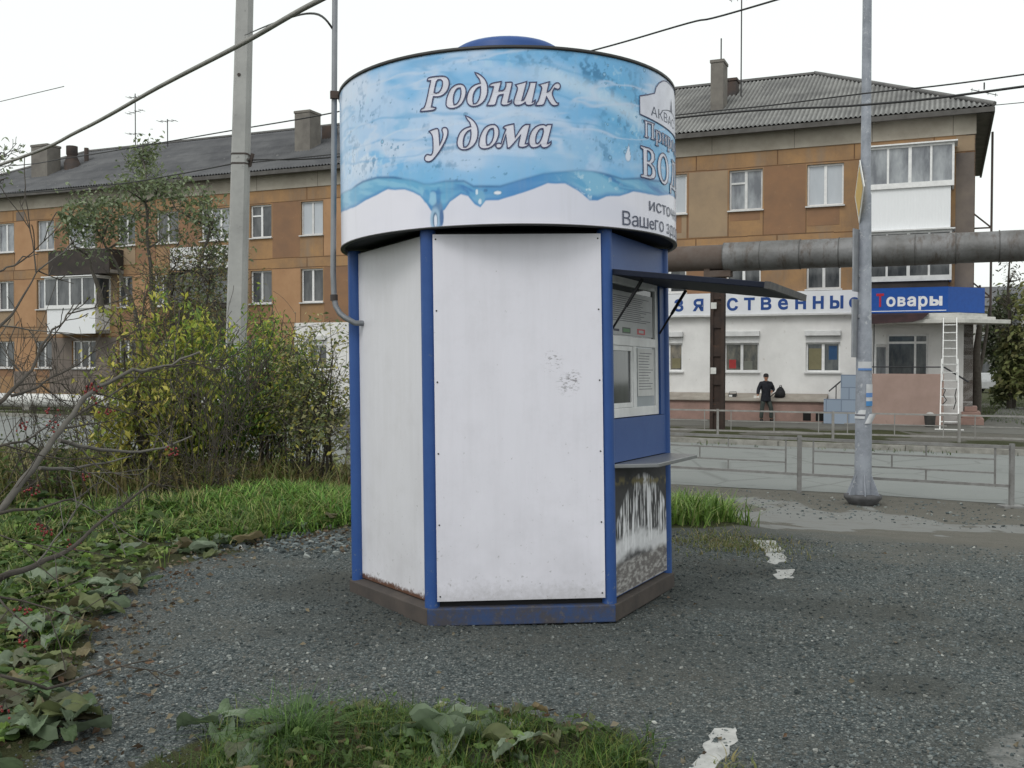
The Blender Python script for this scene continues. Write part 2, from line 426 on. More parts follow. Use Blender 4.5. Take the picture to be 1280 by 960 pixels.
def wmat(x, z):
    if x > SHOP0 and z < 3.36: return 2
    return 0
mb2 = [SHOP0]
wall_grid(mb, S0, S1, GZB-0.1, 9.41, holes + [(SHOP0, SHOP0+1e-6, 3.36, 3.360001)], wmat)
# frieze, end and back walls
mb.box(S0-0.02, S1+0.02, -0.05, 0.3, 9.41, 10.12, 1)
mb.box(S0, S0+0.3, 0.0, 12, GZB-0.1, 9.405, 0); mb.box(S1-0.3, S1, 0.0, 12, GZB-0.1, 9.405, 4)
mb.box(S0, S1, 11.7, 12, GZB-0.1, 10.1, 0)
mb.box(S0+.3, S0+.32, 0.3, 11.7, 9.41, 10.12, 1); mb.box(S1-.02, S1+.02, 0.3, 11.7, 9.41, 10.12, 1)
# panel joints, plain and beige replacement panels
J = lambda x0, x1, z0, z1, m, pr=0.004: mb.box(x0, x1, -pr, 0.0, z0, z1, m)
def joint_h(x0, x1, z):
    segs = [(x0, x1)]
    for h in holes:
        if h[2]-0.02 < z < h[3]+0.02:
            ns = []
            for a, b in segs:
                if h[1] <= a or h[0] >= b: ns.append((a, b)); continue
                if h[0] > a: ns.append((a, h[0]-0.02))
                if h[1] < b: ns.append((h[1]+0.02, b))
            segs = ns
    for a, b in segs:
        n = max(1, int((b-a)/1.5))
        for i in range(n):
            q = rnd.uniform(-0.012, 0.012)
            J(a+(b-a)*i/n, a+(b-a)*(i+1)/n, z-0.017+q, z+0.017+q, 3)
for z in (8.84, 5.84, 6.30, 3.36+0.0, 2.84): joint_h(S0, S1 if z > 3.5 else SHOP0, z)
for z in (3.02,): joint_h(S0, SHOP0, z)
for (a, b, z0, z1, kk, st_) in WINS:
    if st_ == 'shop': continue
    lo = {SILL[3]: 6.32, SILL[2]: 3.40, SILL[1]: 0.2}[z0]
    for x in (a-0.03, b+0.03):
        if rnd.random() < 0.8: J(x-0.014, x+0.014, lo, z0-0.04, 3, 0.006)
    if rnd.random() < 0.45: J(a, b, lo+0.02, z0-0.06, 5 if rnd.random() < 0.5 else 0, 0.003)
for fl, (za, zb_) in {3: (6.33, 8.81), 2: (3.40, 5.81), 1: (0.15, 2.81)}.items():
    row = sorted((h[0], h[1]) for h in WINS if abs(h[2]-SILL[fl]) < 0.01 and h[5] != 'shop')
    for (a0, b0), (a1, b1) in zip(row[:-1], row[1:]):
        if a1-b0 < 0.5 or rnd.random() < 0.42: continue
        if fl == 1 and a1 > SHOP0: continue
        cut = [h for h in holes if h[1] > b0+.06 and h[0] < a1-.06 and h[3] > za and h[2] < zb_]
        if cut: continue
        J(b0+0.05, a1-0.05, za, zb_, 7 if rnd.random() < 0.6 else 8, 0.0025)
    for a0, b0 in row:                                   # dirt run-off under the sills
        J(a0+rnd.uniform(0, .2), b0-rnd.uniform(0, .2), SILL[fl]-rnd.uniform(0.35, 0.8), SILL[fl]-0.06, 7, 0.0075) if rnd.random() < 0.4 else None
x = S0+1.0
while x < S1-1:
    for z0, z1 in ((8.87, 9.40), (5.86, 6.28)):
        if rnd.random() < 0.85: J(x-0.02, x+0.02, z0, z1, 3, 0.005)
    J(x+0.6-0.012, x+0.6+0.012, 9.42, 10.1, 6, 0.055)
    x += rnd.uniform(2.6, 3.4)
for (p0, p1, z0, z1, m) in ((860, 908, 6.34, 8.80, 5), (1192, 1215, 4.2, 8.80, 4), (1192, 1215, 8.86, 9.38, 5), (62, 146, 0.0, 2.80, 4), (128, 147, 3.42, 6.2, 5), (17, 45, 0.0, 1.1, 4), (214, 312, 0.0, 2.8, 4), (22, 32, 8.86, 9.30, 4), (290, 312, 3.42, 5.8, 5)):
    a, b = fs(p0), fs(p1)
    hs_ = [h for h in holes if h[1] > a and h[0] < b and h[3] > z0 and h[2] < z1]
    X = sorted(set([a, b] + [q for h in hs_ for q in h[:2] if a < q < b])); Z = sorted(set([z0, z1] + [q for h in hs_ for q in h[2:4] if z0 < q < z1]))
    for i in range(len(X)-1):
        for jj in range(len(Z)-1):
            cx, cz = (X[i]+X[i+1])/2, (Z[jj]+Z[jj+1])/2
            if any(h[0] < cx < h[1] and h[2] < cz < h[3] for h in hs_): continue
            mb.box(X[i], X[i+1], -0.009, 0.0, Z[jj], Z[jj+1], m)
mb.build('wall', [ochre, frieze_m, shopwhite, joint_m, greyrender, beige, worn('frieze_joint', (0.19, 0.17, 0.15, 1), (0.15, 0.13, 0.11, 1)), ochre2, ochre3], house)

# roof: corrugated sheets on the front slope, hips at both ends
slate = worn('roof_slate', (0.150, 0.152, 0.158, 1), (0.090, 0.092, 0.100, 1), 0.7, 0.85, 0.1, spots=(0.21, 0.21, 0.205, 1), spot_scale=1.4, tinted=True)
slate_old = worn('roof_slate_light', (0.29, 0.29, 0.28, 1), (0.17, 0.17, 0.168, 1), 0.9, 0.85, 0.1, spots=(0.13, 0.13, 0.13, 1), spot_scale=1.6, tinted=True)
ZE, ZR, OV = 10.2, 13.66, 0.55
RUN = 6.0+OV
def roof_sheet(x0, x1, mat, name):
    n = int((x1-x0)/0.033); xs_ = np.linspace(x0, x1, n+1)
    rows = [0, 1.2, 1.2, 2.4, 2.4, 3.6, 3.6, 4.8, 4.8, 6.0, 6.0, RUN]
    tmax = np.minimum.reduce([np.full(n+1, RUN), xs_-(S0-OV), (S1+OV)-xs_]); tmax = np.maximum(tmax, 0)
    V = []
    for i, t in enumerate(rows):
        tt = np.minimum(t, tmax)
        z = ZE + (ZR-ZE)*tt/RUN + 0.036*np.sin(2*np.pi*xs_/0.165) + (0.02 if i % 2 == 0 else 0.0)*(tt >= t-1e-6)
        V.append(np.stack([xs_, -OV+tt, z], -1))
    V = np.array(V).reshape(-1, 3); m = n+1
    idx = np.arange(len(rows)*m).reshape(len(rows), m)
    q = np.stack([idx[:-1, :-1], idx[:-1, 1:], idx[1:, 1:], idx[1:, :-1]], -1).reshape(-1, 4)
    tint = 0.5+0.5*np.sin(2*np.pi*xs_/0.165); tint = np.tile(0.50+0.55*tint, len(rows))  # corrugation shading painted into the tint: crests lighter, troughs darker
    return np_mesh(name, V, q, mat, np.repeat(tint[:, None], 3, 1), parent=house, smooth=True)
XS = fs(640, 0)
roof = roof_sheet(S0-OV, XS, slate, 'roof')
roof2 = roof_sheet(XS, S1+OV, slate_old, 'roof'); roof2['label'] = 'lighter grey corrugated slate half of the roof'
mb = MB()
e0, e1 = S0-OV, S1+OV; yb = 12+OV
mb.add([(e1, -OV, ZE), (e1, yb, ZE), (S1-6.0, 6, ZR)], [(0,1,2)]); mb.add([(e0, -OV, ZE), (e0, yb, ZE), (S0+6.0, 6, ZR)], [(0,2,1)])
mb.quad((e0, yb, ZE), (e1, yb, ZE), (S1-6, 6, ZR), (S0+6, 6, ZR))
mb.box(S0+6, S1-6, 5.85, 6.15, ZR-0.02, ZR+0.07, 1)                       # ridge cap
mb.tube([(e1, -OV, ZE+.05), (S1-6, 6, ZR+0.05)], 0.09, 6, 1); mb.tube([(e0, -OV, ZE+.05), (S0+6, 6, ZR+.05)], 0.09, 6, 1)
mb.box(e0, e1, -OV-0.02, -OV+0.06, ZE-0.20, ZE-0.03, 2)                    # eave board
mb.box(e0, e1, -OV+0.06, -0.05, ZE-0.12, ZE-0.06, 3)                      # soffit
mb.box(e1-0.06, e1+0.02, -OV+0.06, yb, ZE-0.2, ZE-0.03, 2); mb.box(S1+0.02, e1-0.06, -OV+.06, yb, ZE-0.12, ZE-0.06, 3)
hipslate = worn('hip_slate', (0.15, 0.152, 0.158, 1), (0.09, 0.092, 0.10, 1), 0.7, 0.85)
mb.build('roof_trim', [hipslate, worn('ridge_cap', (0.16,0.155,0.15,1), (0.10,0.10,0.10,1), 2), worn('eave_board', (0.10,0.095,0.09,1), (0.06,0.055,0.05,1), 2), worn('soffit', (0.17,0.16,0.15,1), (0.10,0.095,0.09,1), 2)], house)

# windows
def glassmat(name, c1, c2, rough=0.08, scale=1.2, spec=0.6):
    k = NT(name)
    v = k.mapping((1.0, 1.0, 0.35))
    c = k.mix(k.ramp(k.noise(scale*2, 4, 0.6, v), [(0.35, 0.0), (0.65, 1.0)]), c1, c2)
    return k.set(c, rough, spec=spec)
panes = {'curtain': glassmat('pane_curtain', (0.34, 0.36, 0.38, 1), (0.12, 0.13, 0.15, 1)),
         'white': glassmat('pane_blind', (0.46, 0.49, 0.53, 1), (0.40, 0.43, 0.47, 1)),
         'dark': glassmat('pane_dark', (0.035, 0.040, 0.045, 1), (0.12, 0.125, 0.13, 1)),
         'goods': glassmat('pane_goods', (0.05, 0.05, 0.05, 1), (0.22, 0.19, 0.14, 1), scale=2.5),
         'goods_red': glassmat('pane_goods2', (0.03, 0.035, 0.035, 1), (0.14, 0.13, 0.10, 1), scale=2.5),
         'poster': glassmat('pane_goods3', (0.03, 0.04, 0.05, 1), (0.10, 0.11, 0.11, 1), scale=2.5)}
sill_m = flat('sill_tin', (0.62, 0.62, 0.62, 1), 0.5)
red_goods = flat('red_goods', rgb(150, 44, 44)); blue_poster = flat('blue_poster', rgb(34, 72, 112)); tan_goods = flat('tan_goods', rgb(120, 114, 86)); pale_goods = flat('pale_goods', rgb(104, 106, 98))
def add_window(a, b, z0, z1, kind, style, parent=None, y=0.0, dpt=0.10):
    parent = parent or house
    f = MB(); t = 0.065; y0, y1 = y+dpt, y+dpt+0.07
    top = z1
    if style == 'shop':
        top = z1-0.40
    f.box(a, a+t, y0, y1, z0, top); f.box(b-t, b, y0, y1, z0, top)
    f.box(a+t, b-t, y0, y1, z0, z0+t); f.box(a+t, b-t, y0, y1, top-t, top)
    W = b-a
    nm = {'two': 1, 'vent': 1, 'three': 2, 'one': 0, 'shop': 1, 'four': 3}[style]
    for i in range(nm):
        x = a + W*(i+1)/(nm+1); f.box(x-0.05, x+0.05, y0-0.004, y1-0.004, z0+t, top-t)
    if style == 'vent': f.box(a+t, a+W/2-0.05, y0-0.002, y1-0.002, top-0.52, top-0.45)
    o = f.build('window', whitepvc if rnd.random() < 0.7 else oldwhite, parent)
    g = MB(); g.box(a+t, b-t, y1-0.03, y1-0.01, z0+t, top-t)
    if style == 'shop':
        if kind == 'goods_red':
            g.box(a+0.16, a+0.42, y1-0.034, y1-0.031, z0+0.12, z0+0.45, 1); g.box(a+W*0.55, a+W*0.8, y1-0.034, y1-0.031, z0+0.1, z0+0.4, 2)
            mt = [panes[kind], red_goods, pale_goods]
        elif kind == 'poster':
            g.box(a+0.09, a+W*0.45, y1-0.034, y1-0.031, z0+0.09, z0+0.86, 2); g.box(a+W*0.66, a+W*0.9, y1-0.034, y1-0.031, z0+0.45, z0+0.95, 1)
            mt = [panes[kind], blue_poster, tan_goods]
        else:
            g.box(a+W*0.6, a+W*0.9, y1-0.034, y1-0.031, z0+0.12, z0+0.5, 1); mt = [panes[kind], tan_goods]
        g.build('pane', mt, o)
    else:
        g.build('pane', panes[kind], o)
    sl = MB(); sl.box(a-0.05, b+0.05, y-0.10, y+dpt, z0-0.05, z0-0.002); sl.build('sill', sill_m, o)
    return o
for (a, b, z0, z1, kind, style) in WINS:
    o = add_window(a, b, z0, z1, kind, style)
    if style == 'shop':
        bx = MB(); bx.box(a-0.03, b+0.03, -0.16, 0.10, z1-0.17, z1+0.03); bx.box(a, b, -0.01, 0.10, z1-0.42, z1-0.18)
        bx.build('shutter_box', oldwhite, o, 0.02)

# balconies
metal_brown = worn('brown_sheet', (0.050, 0.040, 0.035, 1), (0.030, 0.026, 0.024, 1), 2, 0.8)
siding = NT('white_siding'); wv_ = siding.n('ShaderNodeTexWave', wave_type='BANDS', bands_direction='X'); wv_.inputs['Scale'].default_value = 3.2
siding.l(siding.co(), wv_.inputs['Vector']); siding.bump(wv_.outputs['Fac'], 0.5, 0.01)
siding = siding.set((0.74, 0.75, 0.77, 1), 0.5)
slab_m = worn('balcony_slab', (0.30, 0.29, 0.27, 1), (0.20, 0.19, 0.18, 1), 2, 0.9)
def balcony(px0, px1, zf, dep, panel, glazed, kind='dark', lab=None, frame=None, zt=None, rail=1.05):
    a, b = fs(px0, -dep), fs(px1, -dep)
    m = MB(); m.box(a, b, -dep, -0.0, zf-0.16, zf)
    root = m.build('balcony', slab_m, house)
    if lab: root['label'] = lab
    p = MB(); p.box(a, b, -dep-0.03, -dep, zf-0.18, zf+rail); p.box(a, a+0.03, -dep, -0.01, zf-0.0, zf+rail); p.box(b-0.03, b, -dep, -0.01, zf, zf+rail)
    p.build('parapet', panel, root)
    if glazed:
        zt = zt or zf+2.55; z0 = zf+rail; f = MB(); t = 0.07; e = 0.10
        fm = frame or whitepvc
        A, B, D = a-e, b+e, dep+e
        for x in [A + (B-A-t)*i/4 for i in range(5)]: f.box(x, x+t*(1.5 if abs(x-(A+B)/2) < 0.3 else 1), -D, -D+t, z0+0.08, zt-0.08)
        f.box(A, B, -D-0.01, -D+t+0.02, z0-0.10, z0+0.08); f.box(A, B, -D, -D+t, zt-0.08, zt)
        for x in (A, B-t): f.box(x, x+t, -D+t, 0-0.01, zt-0.08, zt); f.box(x, x+t, -D+t+.03, -0.01, z0-0.10, z0+0.08); f.box(x, x+t, -0.1, -0.01, z0+.08, zt-0.08)
        f.box(A-0.1, B+0.1, -D-0.12, -0.06, zt+0.002, zt+0.05)
        fo = f.build('balcony_glazing', fm, root)
        g = MB(); g.box(A+t, B-t, -D+0.03, -D+0.04, z0+0.08, zt-0.08)
        g.box(A+0.03, A+0.04, -D+t, -0.1, z0+.08, zt-.08); g.box(B-0.04, B-0.03, -D+t, -0.1, z0+.08, zt-.08)
        g.build('pane', panes[kind], fo)
    return root
balcony(1084, 1186, 6.35, 0.85, siding, True, 'curtain', 'glazed white top-floor balcony beside the right corner', rail=1.32, zt=9.02)
balcony(1084, 1184, 3.35, 0.85, metal_brown, True, 'dark', 'dark glazed balcony below the white one', frame=oldwhite, rail=1.15, zt=6.1)
balcony(62, 138, 6.05, 0.9, metal_brown, False, lab='open balcony with dark brown parapet', rail=1.0)
balcony(60, 120, 3.15, 0.9, siding, True, 'dark', 'white glazed balcony under the brown one', rail=1.15, zt=5.75)
balcony(214, 286, 6.05, 0.9, oldwhite, False, lab='open balcony with pale parapet behind the tree', rail=0.85)
balcony(214, 286, 3.1, 0.9, metal_brown, True, 'dark', frame=metal_brown, rail=1.1, zt=5.7, lab='dark boarded balcony behind the tree')

# chimneys, vents, aerials on the roof
brick = worn('chimney_render', (0.20, 0.185, 0.165, 1), (0.13, 0.12, 0.11, 1), 1.5, 0.9)
ironm = worn('rusty_iron', (0.055, 0.050, 0.050, 1), (0.085, 0.06, 0.05, 1), 2, 0.8)
def roof_z(y): return ZE + (ZR-ZE)*(y+OV)/RUN
def chimney(px0, px1, py_top, y, wd, mat, name='chimney', cap=0.0):
    a, b = fs(px0, y), fs(px1, y); zt = fz((px0+px1)/2, py_top, y)
    m = MB(); m.box(a, b, y, y+wd, roof_z(y)-0.5, zt)
    if cap: m.box(a-cap, b+cap, y-cap, y+wd+cap, zt+0.003, zt+0.12)
    m.build(name, mat, roof, 0.01)
chimney(41, 61, 183, 1.8, 0.9, brick, cap=0.03); chimney(369, 388, 141, 1.9, 0.9, brick, cap=0.03); chimney(886, 902, 78, 1.9, 0.8, brick, cap=0.03)
chimney(403, 414, 157, 3.6, 0.6, ironm); chimney(906, 918, 101, 4.0, 0.6, ironm, cap=0.04)
a = fs(92, 3.0); zt = fz(92, 183, 3.0); m = MB()
m.lathe([(0.42, roof_z(3.0)-0.3), (0.42, zt-0.9), (0.24, zt-0.5), (0.30, zt-0.45), (0.30, zt)], 10, (a, 3.0, 0)); m.build('vent_cowl', ironm, roof)
m = MB(); m.tube([(fs(110, 4), 4, roof_z(4)-0.3), (fs(110, 4), 4, fz(110, 185, 4))], 0.12, 8); m.build('vent_pipe', ironm, roof)
wirem = flat('dark_wire', (0.03, 0.03, 0.032, 1), 0.6)
def aerial(px, pyt, y, els):
    s = fs(px, y); m = MB(); zt = fz(px, pyt, y)
    m.tube([(s, y, roof_z(y)-0.2), (s, y, zt)], 0.028, 5)
    for dz, L, tl in els:
        m.tube([(s-L*0.5, y, zt+dz+tl), (s+L*0.5, y, zt+dz-tl)], 0.016, 4)
        for q in (-0.45, -0.2, 0.15, 0.42):
            m.tube([(s+L*q, y-0.25, zt+dz-tl*2*q), (s+L*q, y+0.25, zt+dz-tl*2*q)], 0.012, 4)
    m.build('aerial', wirem, roof)
aerial(171, 117, 5.0, [(-0.2, 1.0, 0.02), (-1.0, 1.1, -0.06), (-2.2, 1.1, 0.05)]); aerial(211, 149, 5.2, [(-0.1, 1.2, 0.03)])
aerial(924, -30, 3.6, [(-0.4, 1.6, 0.05), (-0.9, 1.0, 0)]); aerial(899, 48, 2.3, [])
aerial(1226, 112, 3.0, [(-0.1, 0.9, 0.15)])
# mast with brackets on the end wall
m = MB(); s_, y_ = S1+0.55, 0.8
m.tube([(s_, y_, 3.2), (s_, y_, 9.6)], 0.04, 6)
for z in (3.9, 6.3): m.tube([(S1, y_, z), (s_, y_, z)], 0.03, 5); m.tube([(S1, y_, z+0.5), (s_, y_, z)], 0.03, 5)
m.build('wall_mast', ironm, house)

# shop signs
def text_loops(body):
    cu = bpy.data.curves.new('t', 'FONT'); cu.body = body; cu.size = 1.0; cu.resolution_u = 4; cu.fill_mode = 'NONE'
    ob = bpy.data.objects.new('t', cu); COL.objects.link(ob)
    me = bpy.data.meshes.new_from_object(ob.evaluated_get(bpy.context.evaluated_depsgraph_get()))
    nb = {}
    for e in me.edges:
        a, b = e.vertices; nb.setdefault(a, []).append(b); nb.setdefault(b, []).append(a)
    co = [(v.co.x, v.co.y) for v in me.vertices]; seen = set(); loops = []
    for s in nb:
        if s in seen: continue
        L = [s]; seen.add(s); cur = s
        while True:
            nx = [q for q in nb[cur] if q not in seen]
            if not nx: break
            cur = nx[0]; seen.add(cur); L.append(cur)
        P = []
        for q in L:
            if not P or math.hypot(co[q][0]-P[-1][0], co[q][1]-P[-1][1]) > 1e-4: P.append(co[q])
        if len(P) > 2: loops.append(P)
    bpy.data.objects.remove(ob); bpy.data.curves.remove(cu); bpy.data.meshes.remove(me)
    return loops
SOFT = [[(.075,0),(.30,0),(.375,.012),(.425,.055),(.445,.115),(.445,.225),(.425,.285),(.375,.328),(.30,.34),(.163,.34),(.163,.542),(.075,.542)], [(.163,.075),(.163,.265),(.28,.265),(.33,.25),(.355,.205),(.355,.135),(.33,.09),(.28,.075)]]
def area2(P): return sum(P[i-1][0]*P[i][1]-P[i][0]*P[i-1][1] for i in range(len(P)))
def inside(pt, P):
    c = False
    for i in range(len(P)):
        (x1, y1), (x2, y2) = P[i-1], P[i]
        if (y1 > pt[1]) != (y2 > pt[1]) and pt[0] < (x2-x1)*(pt[1]-y1)/(y2-y1)+x1: c = not c
    return c
def glyph_groups(body, bold=0.0):
    """list of [outer, hole, ...] outlines of a line of text, thickened by bold"""
    if body == 'ы': loops = [list(L) for L in SOFT] + [[(.52,0),(.608,0),(.608,.542),(.52,.542)]]
    elif body == 'ь': loops = [list(L) for L in SOFT]
    elif len(body) > 1 and ('ь' in body or 'е' in body):
        out = []; x = 0.0
        for ch in body:                                    # set letter by letter
            if ch == ' ': x += 0.28; continue
            g_ = glyph_groups(ch, bold); xs__ = [p[0] for q in g_ for L in q for p in L]; dx = x-min(xs__)
            out += [[[(px+dx, py) for px, py in L] for L in q] for q in g_]; x += max(xs__)-min(xs__)+0.085-2*bold
        return out
    else: loops = text_loops('e' if body == 'е' else body)
    big = max(loops, key=lambda L: abs(area2(L))); sg_ = 1 if area2(big) > 0 else -1
    dep = [0 if area2(L)*sg_ > 0 else 1 for L in loops]
    out = []
    for L, d in zip(loops, dep):
        L = list(L) if (area2(L) > 0) == (d % 2 == 0) else list(reversed(L))
        n_ = len(L); Q = []
        for i in range(n_):
            a, b, c_ = Vector(L[i-1]), Vector(L[i]), Vector(L[(i+1) % n_]); t1, t2 = (b-a).normalized(), (c_-b).normalized()
            t = t1+t2; t = t.normalized() if t.length > 0.2 else t1
            nn = Vector((t.y, -t.x)); k_ = bold/max(0.5, nn.dot(Vector((t1.y, -t1.x)))) if bold else 0.0
            q = b+nn*k_; Q.append((q.x, q.y))
        out.append((Q, d))
    groups = [[Q] for Q, d in out if d % 2 == 0]
    for Q, d in out:
        if d % 2:
            for g_ in groups:
                if inside(Q[0], g_[0]): g_.append(Q); break
    return groups
def fill_groups(groups):
    vs = []; fc = []
    for g_ in groups:
        jit = [[Vector((x+1e-5*math.sin(37*i), y+1e-5*math.cos(53*i), 0)) for i, (x, y) in enumerate(L)] for L in g_]
        b = len(vs); tri = tessellate_polygon(jit); vs += [(p.x, p.y) for L in jit for p in L]; fc += [tuple(b+q for q in t) for t in tri]
    return vs, fc
def text_geo(body, size=1.0, bold=0.0):
    vs, fc = fill_groups(glyph_groups(body, bold)); return [(x*size, y*size) for x, y in vs], fc
def set_letter(m, vs, fc, y, mat=0):
    """overlapping strokes of one letter sit a hair apart in depth"""
    par = list(range(len(vs)))
    def root(i):
        while par[i] != i: i = par[i]
        return i
    for t in fc:
        for q in t[1:]: par[root(q)] = root(t[0])
    ids = {}
    m.add([(x, y-0.0008*ids.setdefault(root(i), len(ids)), z) for i, (x, z) in enumerate(vs)], fc, mat)
def fit_text(vs, x0, x1, z0, z1):
    X = [p[0] for p in vs]; Y = [p[1] for p in vs]; ax, bx, ay, by = min(X), max(X), min(Y), max(Y)
    return [(x0+(x-ax)/(bx-ax)*(x1-x0), z0+(y-ay)/(by-ay)*(z1-z0)) for x, y in vs]
signwhite = worn('sign_white', (0.74, 0.75, 0.78, 1), (0.66, 0.67, 0.70, 1), 1, 0.4); signblue = flat('sign_blue', rgb(20, 78, 160), 0.35)
navy = flat('navy_letter', rgb(32, 72, 140), 0.4); redl = flat('red_letter', rgb(178, 36, 60), 0.4); whitel = flat('white_letter', (0.8, 0.8, 0.82, 1), 0.4)
m = MB(); SE = fs(1085, -0.2)
m.box(SHOP0+8.5, SE, -0.20, -0.02, 3.38, 4.20); m.box(SHOP0+8.5, SE, -0.24, -0.2, 3.33, 3.40, 1)
sg = m.build('shop_sign', [signwhite, oldwhite], house)
for ch, px in zip('хозяйственные', (802, 825, 848, 872, 894, 915, 936, 957, 978, 1000, 1022, 1045, 1067)):
    vs, fc = text_geo(ch, 0.80, 0.022)
    cx = (min(p[0] for p in vs)+max(p[0] for p in vs))/2; s = fs(px, -0.21)
    lm = MB(); set_letter(lm, [(s+x-cx, 3.56+y) for x, y in vs], fc, -0.206); lm.build('letter', navy, sg)
m = MB(); SB0, SB1 = fs(1078, -1.2), fs(1184, -1.2)
m.prism([(SB0, -1.2), (SB1, -1.2), (1.26, 0.0), (SB0, 0.0)], 3.31, 4.16)
m.box(SB0, SB1-0.05, -1.206, -1.2, 3.36, 3.385, 1)
sg2 = m.build('shop_sign', [signblue, whitel], house); sg2['label'] = 'blue boxed sign with white lettering over the entrance'
for i, (ch, p0, p1, za, zb) in enumerate((('Т', 1094.5, 1104, 3.52, 3.98), ('о', 1107, 1118.5, 3.52, 3.86), ('в', 1121, 1131, 3.53, 3.85), ('а', 1133, 1144, 3.52, 3.86), ('р', 1147, 1158.5, 3.40, 3.86), ('ы', 1161, 1177, 3.53, 3.85))):
    vs, fc = text_geo(ch, 0.7, 0.035); vs = fit_text(vs, fs(p0, -1.21), fs(p1, -1.21), za, zb)
    lm = MB(); set_letter(lm, vs, fc, -1.207); o = lm.build('letter', whitel if i else redl, sg2)
    if i == 0: o['label'] = 'red first letter'

# canopy, door, porch
canopy_m = worn('canopy_tin', (0.60, 0.59, 0.56, 1), (0.46, 0.45, 0.42, 1), 2, 0.6)
maroon = worn('maroon_awning', (0.055, 0.030, 0.032, 1), (0.030, 0.020, 0.022, 1), 3, 0.9)
m = MB(); q0 = fs(1072, -1.7); q1 = fs(1205, -1.7)
m.prism([(q0, -1.7), (q1, -1.7), (2.05, -0.25), (2.05, 0.3), (S1+.02, 0.3), (S1+.02, -0.02), (q0, -0.02)], 2.93, 3.06)
m.prism([(q0, -1.5), (q1-0.1, -1.5), (1.6, -0.1), (1.6, 0.3), (S1+.02, 0.3), (S1+.02, -0.02), (q0, -0.02)], 3.062, 3.17)
m.prism([(q0, -1.3), (q1-0.15, -1.3), (1.35, 0.05), (S1+.02, 0.3), (S1+.02, -0.02), (q0, -0.02)], 3.172, 3.28)
can = m.build('entrance_canopy', canopy_m, house, 0.01)
m = MB(); m.add([(q0, -1.74, 3.24), (fs(1160, -1.74), -1.74, 3.24), (fs(1152, -1.8), -1.80, 3.05), (fs(1140, -1.8), -1.8, 2.98), (q0, -1.80, 2.90), (q0, -1.3, 3.29), (fs(1160, -1.74), -1.3, 3.29)], [(0,1,2,3,4), (5,6,1,0)])
m.build('awning_cloth', maroon, can)
a, b, z0, z1 = DOOR
m = MB(); t = 0.07
for x in (a, a+0.0+(b-a)*0.66, b-t): m.box(x, x+t, 0.1, 0.18, z0, z1)
m.box(a+t, b-t, 0.103, 0.177, z1-t, z1); m.box(a+t, b-t, 0.103, 0.177, z1-0.34, z1-0.26)
door = m.build('door', whitepvc, house)
g = MB(); g.box(a+t, b-t, 0.15, 0.16, z0, z1-t); g.build('pane', panes['poster'], door)
m = MB(); LM = Matrix.Translation((a, 0.08, 0)) @ Matrix.Rotation(R(-112), 4, 'Z'); L = 0.95
for bx in ((0, 0.09, z0, z1-0.36), (L-0.09, L, z0, z1-0.36), (0.09, L-0.09, z0, z0+0.5), (0.09, L-0.09, z1-0.46, z1-0.36)): m.box(bx[0], bx[1], -0.03, 0.03, bx[2]+.02, bx[3], 0, LM)
leafd = m.build('door_leaf', whitepvc, door)
g = MB(); g.box(0.09, L-0.09, -0.008, 0.008, z0+0.5, z1-0.46, 0, LM); g.build('pane', panes['curtain'], leafd)

pinkp = worn('pink_render', (0.42, 0.30, 0.26, 1), (0.35, 0.25, 0.215, 1), 1.4, 0.9, spots=(0.28, 0.21, 0.18, 1), spot_scale=5)
porch = empty('entrance_porch', fw(fs(1130, -1.6), -1.6, GZB), -AL, 'pink rendered porch with tiled stair flank under the blue sign', 'porch')
def ploc(s, off, z):      # facade coords to porch-local
    return (s-fs(1130, -1.6), off+1.6, z-GZB)
def pbox(mb, s0, s1, o0, o1, za, zb, mat=0):
    p, q = ploc(s0, o0, za), ploc(s1, o1, zb); mb.box(p[0], q[0], p[1], q[1], p[2], q[2], mat)
P0, P1 = fs(1090, -1.6), fs(1180, -1.6)
m = MB(); pbox(m, P0, P1, -1.6, -1.45, GZB-0.1, 1.24); pbox(m, P0, P1, -1.449, -0.01, GZB-0.1, 0.28); pbox(m, P1-0.15, P1, -1.447, -0.6, 0.281, 1.24)
m.build('porch_wall', pinkp, porch, 0.01)
k = NT('blue_tile'); wv_ = k.n('ShaderNodeTexBrick'); wv_.inputs['Scale'].default_value = 1.0
wv_.inputs['Color1'].default_value = (0.27, 0.33, 0.42, 1); wv_.inputs['Color2'].default_value = (0.31, 0.37, 0.46, 1); wv_.inputs['Mortar'].default_value = (0.16, 0.20, 0.27, 1)
wv_.inputs['Brick Width'].default_value = 0.5; wv_.inputs['Row Height'].default_value = 0.42; wv_.inputs['Mortar Size'].default_value = 0.016
xz = k.sep(); cmb = k.n('ShaderNodeCombineXYZ'); k.l(xz[0], cmb.inputs[0]); k.l(xz[2], cmb.inputs[1]); k.l(cmb.outputs[0], wv_.inputs['Vector'])
tile = k.set(wv_.outputs['Color'], 0.45)
T0, T1, T2 = fs(1030, -1.6), fs(1051, -1.6), P0
m = MB(); pbox(m, T0, T2-0.004, -1.62, -1.47, GZB-0.1, 0.36); pbox(m, T1, T2-0.004, -1.618, -1.472, 0.362, 1.2)
m.build('tiled_flank', tile, porch)
m = MB()
for i in range(5):
    s_a = T0+0.05+(T2-T0)*i/5; pbox(m, s_a, T2-0.01, -1.468, -0.012, GZB+0.16*i+(0.002 if i else -0.1), GZB+0.16*(i+1))
m.build('steps', kerb_mat, porch)
railm = worn('dark_rail', (0.045, 0.05, 0.055, 1), (0.03, 0.03, 0.035, 1), 3, 0.5)
m = MB(); p = lambda s, z, o=-1.52: ploc(s, o, z)
